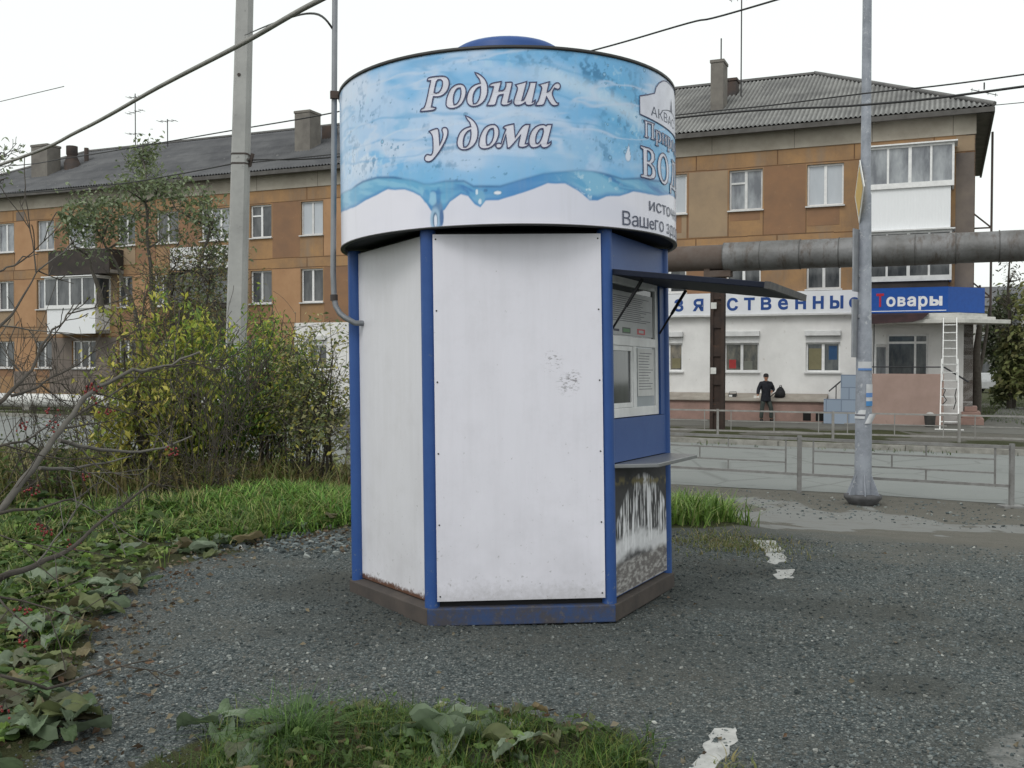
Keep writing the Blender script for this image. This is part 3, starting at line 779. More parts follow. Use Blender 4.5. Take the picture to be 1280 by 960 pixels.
m.tube([p(P0-0.3, 1.47), p(P1+0.0, 1.47)], 0.022, 6); m.tube([p(P1, 1.47), p(P1+0.75, 0.98)], 0.03, 6)
for q in (0.02, 0.35, 0.68, 0.98): m.tube([p(P0+(P1-P0)*q, 1.24), p(P0+(P1-P0)*q, 1.47)], 0.015, 5)
m.tube([p(fs(1036, -1.6), 0.62), p(fs(1052, -1.6), 1.0)], 0.025, 6); m.tube([p(fs(1045, -1.6), 0.3), p(fs(1045, -1.6), 0.83)], 0.018, 5)
m.tube([p(P0+0.05, 1.24), p(P0+0.05, 2.93)], 0.02, 5); m.tube([p(P1-0.05, 1.24), p(P1-.05, 2.93)], 0.02, 5)
m.build('handrail', railm, porch)

# ledge in front of the shop
ledge_m = worn('pink_ledge', (0.36, 0.235, 0.20, 1), (0.26, 0.175, 0.15, 1), 1.6, 0.9, spots=(0.19, 0.14, 0.12, 1), spot_scale=4)
ledgecap = worn('ledge_cap', (0.34, 0.31, 0.27, 1), (0.25, 0.22, 0.19, 1), 2, 0.9)
L0, L1 = SHOP0+8, T0-0.02
ledge = empty('shop_plinth', fw(L0, -0.8, GZB), -AL, 'low pink rendered plinth along the foot of the white shop wall', 'plinth')
m = MB(); m.box(0, L1-L0, 0, 0.79, -0.1, 0.66); m.box(0, L1-L0, -0.05, 0.79, 0.663, 0.71, 1)
m.build('plinth_wall', [ledge_m, worn('brown_band', (0.10,0.06,0.05,1), (0.14,0.09,0.07,1), 2)], ledge)
m = MB(); m.add([(0, -0.08, 0.74), (L1-L0, -0.08, 0.74), (L1-L0, 0.79, 0.98), (0, 0.79, 0.98), (0, -0.08, 0.712), (L1-L0, -0.08, 0.712), (L1-L0, .79, .712), (0, .79, .712)], [(0,1,2,3), (4,5,1,0), (5,6,2,1), (7,4,0,3)])
m.build('coping', ledgecap, ledge)
cd = flat('cellar_dark', (0.012, 0.011, 0.011, 1), 0.9)
for px0, px1 in ((1004, 1014), (1020, 1030)): m = MB(); m.box(fs(px0, -.81)-L0, fs(px1, -.81)-L0, -0.006, 0, 0.04, 0.36); m.build('cellar_opening', cd, ledge)
cs = empty('corner_steps', fw(S1, -0.35, GZB), -AL, 'worn brown concrete steps at the right corner of the shop', 'steps')
m = MB(); m.box(-0.45, 0.35, 0, 1.5, -0.1, 0.22); m.box(-0.35, 0.25, 0.15, 1.4, 0.223, 0.44); m.box(-0.25, 0.15, 0.3, 1.3, 0.443, 0.62)
m.build('step_block', ledge_m, cs, 0.02)

k = NT('pavement_asphalt')
c = k.mix(k.noise(0.8, 7, 0.75), rgb(84, 84, 80), rgb(118, 117, 112)); c = k.mix(k.ramp(k.noise(2.4, 8, 0.8), [(0.56, 0.0), (0.64, 0.7)]), c, rgb(66, 64, 56))
c = k.mix(k.ramp(k.noise(5, 8, 0.8), [(0.60, 0.0), (0.70, 0.6)]), c, rgb(74, 84, 52)); pavem = k.set(c, 0.9, spec=0.2)
m = MB(); sA, sB = fs(560, -3), 14.0
for i in range(24):
    a, b = sA+(sB-sA)*i/24, sA+(sB-sA)*(i+1)/24; j_ = lambda q: 0.25*math.sin(q*2.3)
    m.quad(fw(a, -4.6+j_(a), -0.494), fw(b, -4.6+j_(b), -0.494), fw(b, -0.1, -0.494), fw(a, -0.1, -0.494))
m.quad(fw(1.2, -0.1, -0.494), fw(6.5, -0.1, -0.494), fw(4.6, 16, -0.494), fw(2.6, 16, -0.494))
tag(m.build('pavement', pavem), kind='structure')

# ------------------------------------------------------------------ district heating pipe on its support
PO = -6.06
k = NT('pipe_casing'); X, Yc, Zc = k.sep()
c = k.mix(k.ramp(k.noise(0.9, 6, 0.7), [(0.35, 0.0), (0.65, 1.0)]), (0.20, 0.20, 0.205, 1), (0.11, 0.108, 0.105, 1))
c = k.mix(k.ramp(k.noise(1.6, 8, 0.75, k.mapping((2.2, 1, 0.7))), [(0.50, 0.0), (0.64, 0.8)]), c, (0.075, 0.055, 0.043, 1))
k.bump(k.noise(6, 4), 0.5, 0.03)
casing = k.set(c, 0.55, 0.25, 0.4)
rustpipe = worn('rusty_pipe', (0.085, 0.058, 0.045, 1), (0.12, 0.10, 0.09, 1), 1.4, 0.8, 0.3)
bandm = worn('casing_seam', (0.10, 0.10, 0.10, 1), (0.06, 0.055, 0.05, 1), 3, 0.6)
pz = 4.92; sa, sb, sj = fs(600, PO), fs(1420, PO), fs(905, PO)
pipe = empty('heating_pipe', fw(sa, PO, GZB), -AL, 'fat grey metal-clad heating pipe crossing above the shop sign', 'pipe')
H = pz-GZB
m = MB(); m.tube([(0, 0, -0.05), (0, 0, H-0.7), (0.1, 0, H-0.3), (0.3, 0, H-0.1), (0.7, 0, H), (sj-sa, 0, H)], 0.40, 20)
m.build('bare_section', rustpipe, pipe)
m = MB(); s = sj-sa; first = True; seams = []
while s < sb-sa:
    L = rnd.uniform(0.95, 1.25); rr = 0.45+rnd.uniform(-0.012, 0.012)
    m.tube([(s, rnd.uniform(-.01, .01), H), (s+L, rnd.uniform(-.01, .01), H)], [rr, rr-0.004], 28); seams.append(s); s += L-0.01
m.build('casing', casing, pipe)
for s in seams:
    m = MB(); m.tube([(s-0.012, 0, H), (s+0.012, 0, H)], 0.464, 28); m.build('casing_band', bandm, pipe)
post = empty('pipe_support', fw(fs(897, PO), PO, GZB), -AL, 'rusty brown steel column carrying the overhead heating pipe', 'column')
m = MB()
for x in (-0.17, 0.17): m.box(x-0.05, x+0.05, -0.13, 0.13, -0.1, H-0.62)
m.box(-0.12, 0.12, -0.05, 0.05, -0.1, H-0.63)
for z in np.arange(0.5, H-1, 0.9): m.box(-0.12, 0.12, -0.10, 0.10, z, z+0.35)
m.build('column', worn('rusty_column', (0.055, 0.036, 0.028, 1), (0.03, 0.022, 0.020, 1), 2.5, 0.85, 0.3, spots=(0.13, 0.06, 0.035, 1), spot_scale=6), post)
m = MB(); m.box(-0.42, 0.42, -0.2, 0.2, H-0.618, H-0.42); m.box(-0.42, -0.24, -0.18, 0.18, H-0.418, H-0.2); m.box(0.24, 0.42, -0.18, 0.18, H-.418, H-0.2)
m.build('saddle', rustpipe, post)
pn = flat('paper', (0.6, 0.6, 0.58, 1), 0.8)
for z in (1.75, 3.8): m = MB(); m.box(-0.2, -0.02, -0.14, -0.132, z, z+0.2); m.build('paper_notice', pn, post)
low = empty('ground_pipe', fw(fs(-60, PO), PO, GZB), -AL, 'white insulated pipe lying low behind the bushes across the road', 'pipe')
LL = fs(590, PO)-fs(-60, PO)
m = MB(); m.tube([(i*LL/16, 0, 0.42) for i in range(17)], 0.30, 18); m.build('insulated_pipe', worn('white_foil', (0.62, 0.62, 0.60, 1), (0.46, 0.46, 0.45, 1), 1, 0.6, 0.4), low)
for i in range(1, 16, 2):
    m = MB(); m.box(i*LL/16-0.2, i*LL/16+0.2, -0.3, 0.3, -0.1, 0.16); m.build('pipe_cradle', kerb_mat, low)

# ------------------------------------------------------------------ water kiosk
KR, RR, ZB, ZT = 1.128, 1.168, 2.405, 3.455
KM = Matrix.Translation((0.0128, 7.0914, -0.015)) @ Matrix.Rotation(-0.015, 4, 'Y') @ Matrix.Rotation(-0.0216, 4, 'X') @ Matrix.Rotation(0.0514, 4, 'Z')
kiosk = bpy.data.objects.new('water_kiosk', None); COL.objects.link(kiosk); kiosk.matrix_world = KM
tag(kiosk, 'blue and white hexagonal water kiosk with a round printed water fascia, standing on gravel', 'kiosk')
KI = KM.inverted()
def on_ring(px, py, rad=RR):
    o = KI @ Vector((0, 0, EYE)); d = (KI.to_3x3() @ ray(px, py))
    A = d.x*d.x+d.y*d.y; B = o.x*d.x+o.y*d.y; C_ = o.x*o.x+o.y*o.y-rad*rad
    disc = B*B-A*C_
    t = (-B-math.sqrt(max(disc, 0)))/A; p = o+d*t
    return ((math.atan2(p.y, p.x)+math.pi/2)*rad, p.z)      # arc length from the front, height
def ring_xyz(u, z, pr=0.0):
    a = u/RR - math.pi/2; r = RR+pr
    return (r*math.cos(a), r*math.sin(a), z)
def on_plane(px, py, p0, nrm):
    o = KI @ Vector((0, 0, EYE)); d = KI.to_3x3() @ ray(px, py)
    t = (Vector(p0)-o).dot(nrm)/d.dot(nrm); return o+d*t
HV = [Vector((KR*math.cos(R(a)), KR*math.sin(R(a)), 0)) for a in (180, 240, 300, 0, 60, 120)]
APO = KR*math.cos(R(30))

bluep = NT('blue_paint')
zc = bluep.sep()[2]
c = bluep.mix(bluep.ramp(bluep.noise(3, 6, 0.7), [(0.35, 0.0), (0.7, 1.0)]), (0.026, 0.074, 0.245, 1), (0.036, 0.092, 0.275, 1))
c = bluep.mix(bluep.ramp(bluep.math('ADD', bluep.noise(26, 6, 0.75), bluep.math('MULTIPLY', bluep.math('SUBTRACT', 0.5, zc, True), 0.22)), [(0.64, 0.0), (0.71, 0.75)]), c, (0.14, 0.17, 0.22, 1))
bluep.bump(bluep.noise(60, 3), 0.12, 0.003); bluep = bluep.set(c, 0.45, spec=0.28)
basep = NT('base_paint')
c = basep.mix(basep.ramp(basep.noise(4.5, 7, 0.75), [(0.42, 0.0), (0.56, 1.0)]), (0.036, 0.064, 0.150, 1), (0.062, 0.060, 0.070, 1))
c = basep.mix(basep.ramp(basep.noise(22, 6, 0.75), [(0.56, 0.0), (0.66, 0.8)]), c, (0.11, 0.10, 0.095, 1))
basep.bump(basep.noise(30, 4), 0.25, 0.005); basep = basep.set(c, 0.75, spec=0.25)
rustbase = worn('rust_base', (0.080, 0.066, 0.058, 1), (0.052, 0.045, 0.042, 1), 5, 0.85, 0.3, spots=(0.10, 0.095, 0.09, 1), spot_scale=16)
def panelmat(name, base, dirtc, seed, scuff=None, rust=None, grime=False):
    k = NT(name); X, Y, Z = k.sep()
    v = k.mapping((9, 9, 0.8)); c = base
    c = k.mix(k.ramp(k.noise(1.0, 5, 0.7, v), [(0.45, 0.0), (0.85, 0.45)]), c, dirtc)
    mp = k.mapping((1, 1, 1)); mp.node.inputs['Location'].default_value = (seed, seed*1.7, seed*.3)
    low_ = k.math('MULTIPLY', k.math('SUBTRACT', 1.0, k.math('DIVIDE', Z, 1.5), True), 0.10)
    spk = k.ramp(k.math('ADD', k.noise(24, 5, 0.72, mp), low_), [(0.70, 0.0), (0.76, 0.6)])
    c = k.mix(spk, c, (0.20, 0.19, 0.18, 1))
    c = k.mix(k.ramp(k.noise(4, 7, 0.75, mp), [(0.50, 0.0), (0.75, 0.35)]), c, dirtc)
    smg = k.math('MULTIPLY', k.ramp(k.noise(2.2, 5, 0.6, mp), [(0.45, 0.0), (0.7, 1.0)]), k.math('SUBTRACT', 0.9, k.math('DIVIDE', Z, 1.2), True))
    c = k.mix(k.math('MULTIPLY', smg, 0.55), c, tuple(0.78*q for q in dirtc[:3])+(1,))
    if scuff:
        for (sx, sy, sz, rad, th) in scuff:
            d = k.n('ShaderNodeVectorMath', operation='DISTANCE'); k.l(k.co(), d.inputs[0]); d.inputs[1].default_value = (sx, sy, sz)
            near = k.ramp(k.math('DIVIDE', d.outputs['Value'], rad), [(0.5, 1.0), (1.0, 0.0)])
            wv = k.ramp(k.noise(34, 4, 0.7, k.mapping((1.0, 1, 2.4)), 0.6), [(th, 0.0), (th+0.05, 0.75)])
            c = k.mix(k.math('MULTIPLY', near, wv), c, (0.25, 0.24, 0.26, 1))
    if grime:
        gr_ = k.math('SUBTRACT', k.math('MULTIPLY', k.noise(26, 6, 0.8), 0.30), k.math('SUBTRACT', Z, 0.11))
        c = k.mix(k.ramp(gr_, [(0.0, 0.0), (0.12, 0.42)]), c, (0.28, 0.27, 0.265, 1))
    if rust:
        rz = k.math('ADD', Z, k.math('MULTIPLY', k.math('SUBTRACT', k.noise(30, 5, 0.75), 0.5), 0.11))
        c = k.mix(k.ramp(rz, [(rust, 1.0), (rust+0.022, 0.0)]), c, (0.11, 0.052, 0.032, 1))
    k.bump(k.noise(2.2, 3, 0.5, k.mapping((1.2, 1, 0.6))), 0.35, 0.03)
    return k.set(c, 0.38, spec=0.4)
sc1 = on_plane(710, 480, (0, -APO, 0), Vector((0, 1, 0))); sc2 = on_plane(690, 452, (0, -APO, 0), Vector((0, 1, 0)))
panel_m = panelmat('white_panel', (0.725, 0.715, 0.785, 1), (0.585, 0.575, 0.625, 1), 3.1, [(sc1.x, sc1.y, sc1.z, 0.085, 0.53), (sc1.x+0.03, sc1.y, sc1.z+0.04, 0.06, 0.50), (sc2.x, sc2.y, sc2.z, 0.08, 0.56)], None, True)
panel_d = panelmat('dirty_panel', (0.675, 0.67, 0.71, 1), (0.54, 0.53, 0.545, 1), 8.3, None, 0.145)
blackm = flat('black_gap', (0.012, 0.012, 0.014, 1), 0.8)
screwm = flat('screw', (0.05, 0.05, 0.05, 1), 0.5, 0.6)

def face_frame(i):
    """origin at the middle of hexagon side i, x along it, y outward, z up"""
    a, b = HV[i], HV[(i+1) % 6]; x = (b-a).normalized(); nrm = Vector((x.y, -x.x, 0)); o = (a+b)/2
    return Matrix(((x.x, nrm.x, 0, o.x), (x.y, nrm.y, 0, o.y), (0, 0, 1, 0), (0, 0, 0, 1)))
SL = KR                                             # hexagon side
# base frame
for i in range(6):
    F = face_frame(i); m = MB()
    h = SL/2+0.012
    m.add([F @ Vector(p) for p in ((-h, 0.02, 0), (h, 0.02, 0), (h-0.06, -0.09, 0), (-h+0.06, -0.09, 0), (-h, 0.02, 0.105), (h, 0.02, 0.105), (h-0.06, -0.09, 0.125), (-h+0.06, -0.09, 0.125))],
          [(0,3,2,1), (4,5,6,7), (1,0,4,5)[::-1], (2,1,5,6)[::-1], (3,2,6,7)[::-1], (0,3,7,4)[::-1]])
    o = m.build('base_beam', basep if i == 1 else rustbase, kiosk, 0.006)
    if i != 1: o['label'] = 'rust brown base beam'
for v in HV:
    c_ = v*0.962; m = MB()
    m.tube([(c_.x, c_.y, 0.085), (c_.x, c_.y, ZB)], 0.047, 18); m.build('corner_post', bluep, kiosk)
# inner core so that nothing shows through the joints
m = MB(); m.prism([(v.x*0.93, v.y*0.93) for v in HV], 0.10, ZB-0.001); m.build('inner_wall', blackm, kiosk)
# white panels
def white_panel(i, hw, y0, y1, z0, z1, mat, screws=True):
    F = face_frame(i); m = MB(); m.box(-hw, hw, y0, y1, z0, z1, 0, F)
    if screws:
        for x in (-hw+0.018, hw-0.018):
            for z in np.arange(z0+0.03, z1, (z1-z0-0.06)/5):
                m.tube([F @ Vector((x, y1-0.001, z)), F @ Vector((x, y1+0.003, z))], 0.0055, 6, 1)
    return m.build('wall_panel', [mat, screwm], kiosk)
white_panel(1, SL/2-0.052, -0.02, 0.018, 0.15, ZB-0.03, panel_m)
o = white_panel(0, SL/2-0.052, -0.07, -0.045, 0.127, ZB-0.02, panel_d, False); o['label'] = 'grimy white panel with rust along its foot'
for i in (3, 4, 5): white_panel(i, SL/2-0.052, -0.05, -0.02, 0.13, ZB-0.03, panel_d)
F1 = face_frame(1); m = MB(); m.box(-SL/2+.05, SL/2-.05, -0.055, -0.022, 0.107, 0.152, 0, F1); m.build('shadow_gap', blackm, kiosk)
# serving side (side 2): blue boards, window, shelf, mural, awning
F = face_frame(2); hw = SL/2-0.047
m = MB(); m.box(-hw, hw, -0.05, -0.012, 2.15, ZB-0.01, 0, F); m.build('blue_board', bluep, kiosk)
m = MB(); m.box(-hw, hw, -0.05, -0.008, 0.965, 1.235, 0, F); m.build('blue_board', bluep, kiosk)
m = MB(); m.box(hw-0.10, hw, -0.05, -0.010, 1.238, 2.147, 0, F); m.build('blue_board', bluep, kiosk)
wf = MB(); W0, W1 = -hw, hw-0.103; yb_, yf_ = -0.07, -0.025
t = 0.055
for bx in ((W0, W0+t, 1.24, 2.145), (W1-t, W1, 1.24, 2.145), (W0+t, W1-t, 1.24, 1.30), (W0+t, W1-t, 2.09, 2.145), (W0+t, W1-t, 1.70, 1.76)):
    wf.box(bx[0], bx[1], yb_, yf_, bx[2], bx[3], 0, F)
xm = (W0+W1)/2; wf.box(xm-0.03, xm+0.03, yb_, yf_-0.001, 1.30, 1.70, 0, F)
wfo = wf.build('service_window', whitepvc, kiosk, 0.003)
m = MB(); m.box(W0+t, xm-0.03, yb_+0.02, yb_+0.028, 1.30, 1.70, 0, F); m.build('pane', panes['dark'], wfo)
m = MB()
for bx in ((W0+t+.002, W0+t+.032, 1.302, 1.698), (xm-0.062, xm-0.032, 1.302, 1.698), (W0+t+.032, xm-0.062, 1.302, 1.332), (W0+t+.032, xm-.062, 1.668, 1.698)):
    m.box(bx[0], bx[1], yb_+0.03, yf_-0.006, bx[2], bx[3], 0, F)
m.build('hatch_sash', whitepvc, wfo)
m = MB(); m.box(xm+0.03, W1-t, yb_+0.01, yb_+0.03, 1.30, 1.70, 0, F); m.build('pane', panes['white'], wfo)
papr = flat('notice_paper', (0.66, 0.66, 0.65, 1), 0.6); inkm = flat('notice_ink', (0.12, 0.12, 0.14, 1), 0.8); greyp = flat('notice_grey', (0.40, 0.41, 0.42, 1), 0.4)
greenl = flat('notice_green', rgb(88, 140, 92)); redn = flat('notice_red', rgb(200, 60, 66)); darkl = flat('notice_dark', rgb(70, 78, 72))
def notice(x0, x1, z0, z1, y, lines, mats, chips=False):
    m = MB(); m.box(x0, x1, y, y+0.004, z0, z1, 0, F)
    z = z1-0.03
    rr = random.Random(5)
    for i in range(lines):
        a = x0+0.02+(0.02 if i == 0 else 0); b = x1-0.02-rr.uniform(0, 0.3)*(x1-x0)*(1 if i else 0.4)
        m.box(a, b, y+0.004, y+0.0045, z-0.004, z, 1, F); z -= (z1-z0-0.06-(0.05 if chips else 0.0))/max(1, lines)
    if chips:
        W = x1-x0
        m.box(x0+W*0.05, x0+W*0.18, y+.004, y+.0045, z0+0.02, z0+0.035, 1, F)
        m.box(x0+W*0.25, x0+W*0.44, y+.004, y+.0045, z0+0.012, z0+0.05, 4, F); m.box(x0+W*0.27, x0+W*0.42, y+.0046, y+.005, z0+0.02, z0+0.042, 2, F)
        m.box(x0+W*0.60, x0+W*0.80, y+.004, y+.0045, z0+0.012, z0+0.05, 3, F); m.box(x0+W*0.64, x0+W*0.76, y+.0046, y+.005, z0+0.022, z0+0.040, 0, F)
    m.build('notice', mats, wfo)
m = MB(); m.box(W0+t, W1-t, yb_+0.01, yb_+0.028, 1.762, 2.088, 0, F); m.build('pane', panes['dark'], wfo)
notice(W0+t+0.01, W1-t-0.025, 1.77, 2.05, yb_+0.03, 13, [greyp, inkm, greenl, redn, darkl], True)
notice(xm+0.07, W1-t-0.015, 1.37, 1.69, yb_+0.032, 14, [papr, inkm])
# shelf
m = MB(); y0, y1 = -0.006, 0.24
poly = [(-hw-0.03, y0), (hw+0.02, y0), (hw-0.08, y1), (-hw+0.13, y1)]
vs = [F @ Vector((x, y, z)) for z in (0.935, 0.96) for x, y in poly]
m.add(vs, [(3,2,1,0)[::-1], (4,5,6,7)[::-1], (0,1,5,4)[::-1], (1,2,6,5)[::-1], (2,3,7,6)[::-1], (3,0,4,7)[::-1]])
k = NT('shelf_metal'); k.bump(k.noise(30, 4), 0.1, 0.003)
shelf_m = k.set(k.mix(k.noise(8, 5, 0.7), (0.30, 0.31, 0.32, 1), (0.20, 0.205, 0.21, 1)), 0.35, 0.7)
m.build('shelf', shelf_m, kiosk, 0.004)
# awning flap and struts
AH, AO, AL_ = 2.165, 2.025, 0.98
up = Vector((0, AL_, AO-AH)).normalized(); un = Vector((0, -up.z, up.y))
AM = F @ Matrix(((1, 0, 0, 0), (0, up.y, un.y, 0.0), (0, up.z, un.z, AH), (0, 0, 0, 1)))
m = MB(); m.box(-hw-0.01, hw+0.01, 0.0, AL_, -0.035, 0.0, 0, AM)
awn = m.build('awning', worn('awning_navy', (0.006, 0.009, 0.020, 1), (0.011, 0.015, 0.030, 1), 4, 0.6, spec=0.2), kiosk, 0.004)
m = MB(); m.box(-hw-0.014, hw+0.014, AL_-0.03, AL_+0.004, -0.038, 0.003, 0, AM); m.build('edge_strip', worn('edge_strip', (0.10, 0.095, 0.085, 1), (0.04, 0.04, 0.05, 1), 10, 0.6), awn)
for x in (-hw+0.10, hw-0.04):
    m = MB(); a_ = AM @ Vector((x, 0.17, -0.04)); b_ = F @ Vector((x-0.06, -0.015, 1.80))
    mid = a_.lerp(b_, 0.55); m.tube([a_, mid], 0.011, 8); m.tube([mid, b_], 0.007, 8); m.build('gas_strut', blackm, kiosk)
# waterfall mural
nx_, nz_ = 130, 190
x0, x1, z0, z1 = -hw+0.005, hw-0.005, 0.135, 0.932
u, v = np.meshgrid(np.linspace(0, 1, nx_), np.linspace(0, 1, nz_))
strk = fbm(u*64, v*6+3, 5); fall = fbm(u*14+3, v*2.2, 4)
arch = 0.93 - 1.6*(np.abs(u-0.52)**2.1) - 0.05*fbm(u*8, v*0+2, 3)
g = 0.025 + 0.05*fbm(u*10, v*14, 4)
whitef = sstep(0.50, 0.68, strk*0.70+fall*0.45)*sstep(arch+0.02, arch-0.05, v)*sstep(0.25, 0.34, v)
g = g + 0.72*whitef
g = np.where(v > arch, 0.035+0.03*fbm(u*20, v*20), g)
moss = sstep(0.05, 0.0, np.abs(v-0.90+0.1*u))*sstep(0.42, 0.6, fbm(u*14, v*14, 3))
foam = sstep(0.14, 0.03, np.abs(v-(0.30+0.06*np.sin(u*5)+0.05*u)) - 0.02 + 0.12*(fbm(u*12, v*16, 4)-0.4))
g = np.maximum(g, foam*0.72*(0.8+0.2*fbm(u*30, v*30, 2)))
rock = sstep(0.26, 0.20, v+0.08*(fbm(u*9, v*9, 3)-0.5))
rk = 0.13+0.26*sstep(0.35, 0.75, fbm(u*26+v*12, v*60, 5))
g = g*(1-rock)+rk*rock
cr = np.stack([g*1.0, g*1.0, g*1.03], -1)
cr[..., 0] += rock*0.012; cr[..., 2] -= rock*0.015*g*4
cr = cr*(1-moss[..., None]) + moss[..., None]*np.array([0.20, 0.17, 0.08])
cr = np.clip(cr, 0.01, 0.8)
P = np.array([[*(F @ Vector((x0+(x1-x0)*uu, -0.012, z0+(z1-z0)*vv)))] for uu, vv in zip(u.ravel(), v.ravel())])
ii = np.arange(nx_*nz_).reshape(nz_, nx_)
q = np.stack([ii[:-1, :-1], ii[:-1, 1:], ii[1:, 1:], ii[1:, :-1]], -1).reshape(-1, 4)
def printmat(name, rough=0.4):
    k = NT(name); return k.set(k.attr('tint'), rough, spec=0.4)
m = MB(); m.box(-hw, hw, -0.05, -0.014, 0.13, 0.934, 0, F); bd = m.build('mural_board', bluep, kiosk)
np_mesh('waterfall_print', P, q, printmat('mural_print', 0.75), cr.reshape(-1, 3), parent=bd)

# ---- round fascia
ringcol = NT('fascia_print')
ringmat = ringcol.set(ringcol.mix(ringcol.ramp(ringcol.noise(1.0, 5, 0.7, ringcol.mapping((10, 10, 0.6))), [(0.5, 0.0), (0.9, 0.25)]), ringcol.attr('tint'), (0.45, 0.45, 0.46, 1)), 0.28, spec=0.45)
ringcol.bump(ringcol.noise(2.2, 2, 0.5), 0.10, 0.03)
def curve_px(pts):
    p = [on_ring(a, b) for a, b in pts]; return np.array([q[0] for q in p]), np.array([q[1] for q in p])
lowx, lowz = curve_px([(427, 265), (433, 263), (445, 258), (457, 250.5), (471.6, 243.6), (485, 236.7), (494, 238), (506, 237), (516, 240), (525, 244.5), (533, 254), (538.6, 263), (545, 268), (550, 266), (556, 262), (562.7, 252), (576, 242.7), (585, 245), (593.6, 255.6), (600.5, 259), (607, 250.5), (623, 250.5), (637, 246), (668, 236), (685, 229), (706, 229.8), (723, 239), (737, 250.5), (747, 251), (757.5, 246), (774.7, 245), (792, 240), (805.6, 242), (823, 245), (836.6, 243.6), (842, 246)])
upx, upz = curve_px([(427, 243), (439, 236.7), (454, 227), (471.6, 222), (492, 221.8), (516, 225.5), (530, 230), (538.6, 230), (557.5, 226.4), (580, 226.4), (592, 233), (609, 233), (625, 233), (654, 224), (680, 217), (706, 214.5), (723, 213), (740, 214), (761, 218.7), (778, 224), (799, 223), (818, 226), (836, 228), (842, 229)])
NU, NZ = 1500, 190
uu = np.linspace(-math.pi*RR, math.pi*RR, NU+1)[:-1]; zz = np.linspace(ZB, ZT, NZ)
U, Z = np.meshgrid(uu, zz)
ext = lambda x, xp, fp: np.interp(x, np.concatenate([[-3.7], xp, [2.2, 2.9, 3.7]]), np.concatenate([[fp[0]+0.02], fp, [fp[-1]+0.03, fp[-1]-0.02, fp[0]+0.02]]))
LO = ext(U, lowx, lowz) + 0.008*(fbm(U*9, U*0, 3)-0.5); UP = ext(U, upx, upz)
def C3(r, g, b): return np.array([lin(r/255), lin(g/255), lin(b/255)])
def lerp(a, b, t): return a*(1-t[..., None]) + b*t[..., None]
base = np.broadcast_to(C3(172, 203, 236), U.shape+(3,)).copy()
n = fbm(U*1.5+3, Z*3.4+7+0.4*U, 5); n2_ = fbm(U*3.2+40, Z*5+1-U*0.8, 5); n3 = fbm(U*16, Z*16, 4); n4 = fbm(U*40, Z*40, 3)
base = lerp(base, C3(102, 176, 226), sstep(0.47, 0.65, n)*0.9)
base = lerp(base, C3(98, 178, 226), sstep(0.35, 1.05, U)*sstep(2.62, 2.85, Z)*sstep(3.42, 3.2, Z-0.1*n2_)*0.75)
base = lerp(base, C3(96, 174, 220), sstep(0.52, 0.64, n2_)*0.5*sstep(-1.2, -0.9, U)*sstep(3.4, 3.25, Z))
base = lerp(base, C3(206, 220, 240), sstep(0.55, 0.35, n)*sstep(3.15, 3.35, Z)*0.8)
xa, za = on_ring(610, 160)
halo = np.exp(-(((U-xa)/0.42)**2 + ((Z-za)/0.30)**2)*1.2); base = lerp(base, C3(196, 214, 238), halo*0.6)
xa, za = on_ring(455, 200)
sp = np.exp(-(((U-xa)/0.42)**2 + ((Z-za)/0.17)**2)*1.4)*sstep(0.40, 0.55, n3); base = lerp(base, C3(214, 226, 242), sp*0.8)
dk = np.zeros_like(U)
for (px, py, sx, sz, am) in ((455, 130, .25, .18, .5), (470, 205, .2, .1, .8), (740, 90, .4, .13, .9), (775, 130, .3, .2, .9), (790, 165, .25, .15, .8), (640, 75, .5, .05, .6), (560, 185, .2, .04, .6), (540, 208, .25, .03, .7), (690, 160, .3, .04, .6), (760, 190, .3, .1, .6), (440, 185, .15, .2, .5), (520, 160, .3, .03, .5), (640, 142, .3, .03, .4)):
    xa, za = on_ring(px, py); dk = np.maximum(dk, am*np.exp(-(((U-xa)/sx)**2+((Z-za)/sz)**2)*1.3))
base = lerp(base, C3(58, 124, 168), dk*sstep(0.54, 0.66, n3*0.55+n4*0.45))
base = lerp(base, C3(176, 214, 238), dk*sstep(0.40, 0.33, n3*0.5+n4*0.5)*0.7)
# big pale swoosh upper right
sw = np.abs(Z-(3.32-0.28*(U-0.1)**1.0)) ; base = lerp(base, C3(204, 224, 242), sstep(0.10, 0.0, sw)*sstep(0.0, 0.25, U)*sstep(1.2, 0.8, U)*0.7)
ln_ = sstep(0.06, 0.0, np.abs(fbm(U*1.1+60, Z*7+2+0.5*U, 4)-0.5)); base = lerp(base, C3(96, 164, 212), ln_*0.55*sstep(2.75, 2.9, Z))
ln_ = sstep(0.05, 0.0, np.abs(fbm(U*1.3+20, Z*6+9-0.6*U, 4)-0.47)); base = lerp(base, C3(198, 214, 236), ln_*0.6*sstep(2.75, 2.9, Z))
sp_ = 0.8*sstep(0.74, 0.79, fbm(U*44+9, Z*44+4, 3))*sstep(0.45, 0.6, n3); base = lerp(base, C3(60, 120, 160), sp_*0.7)
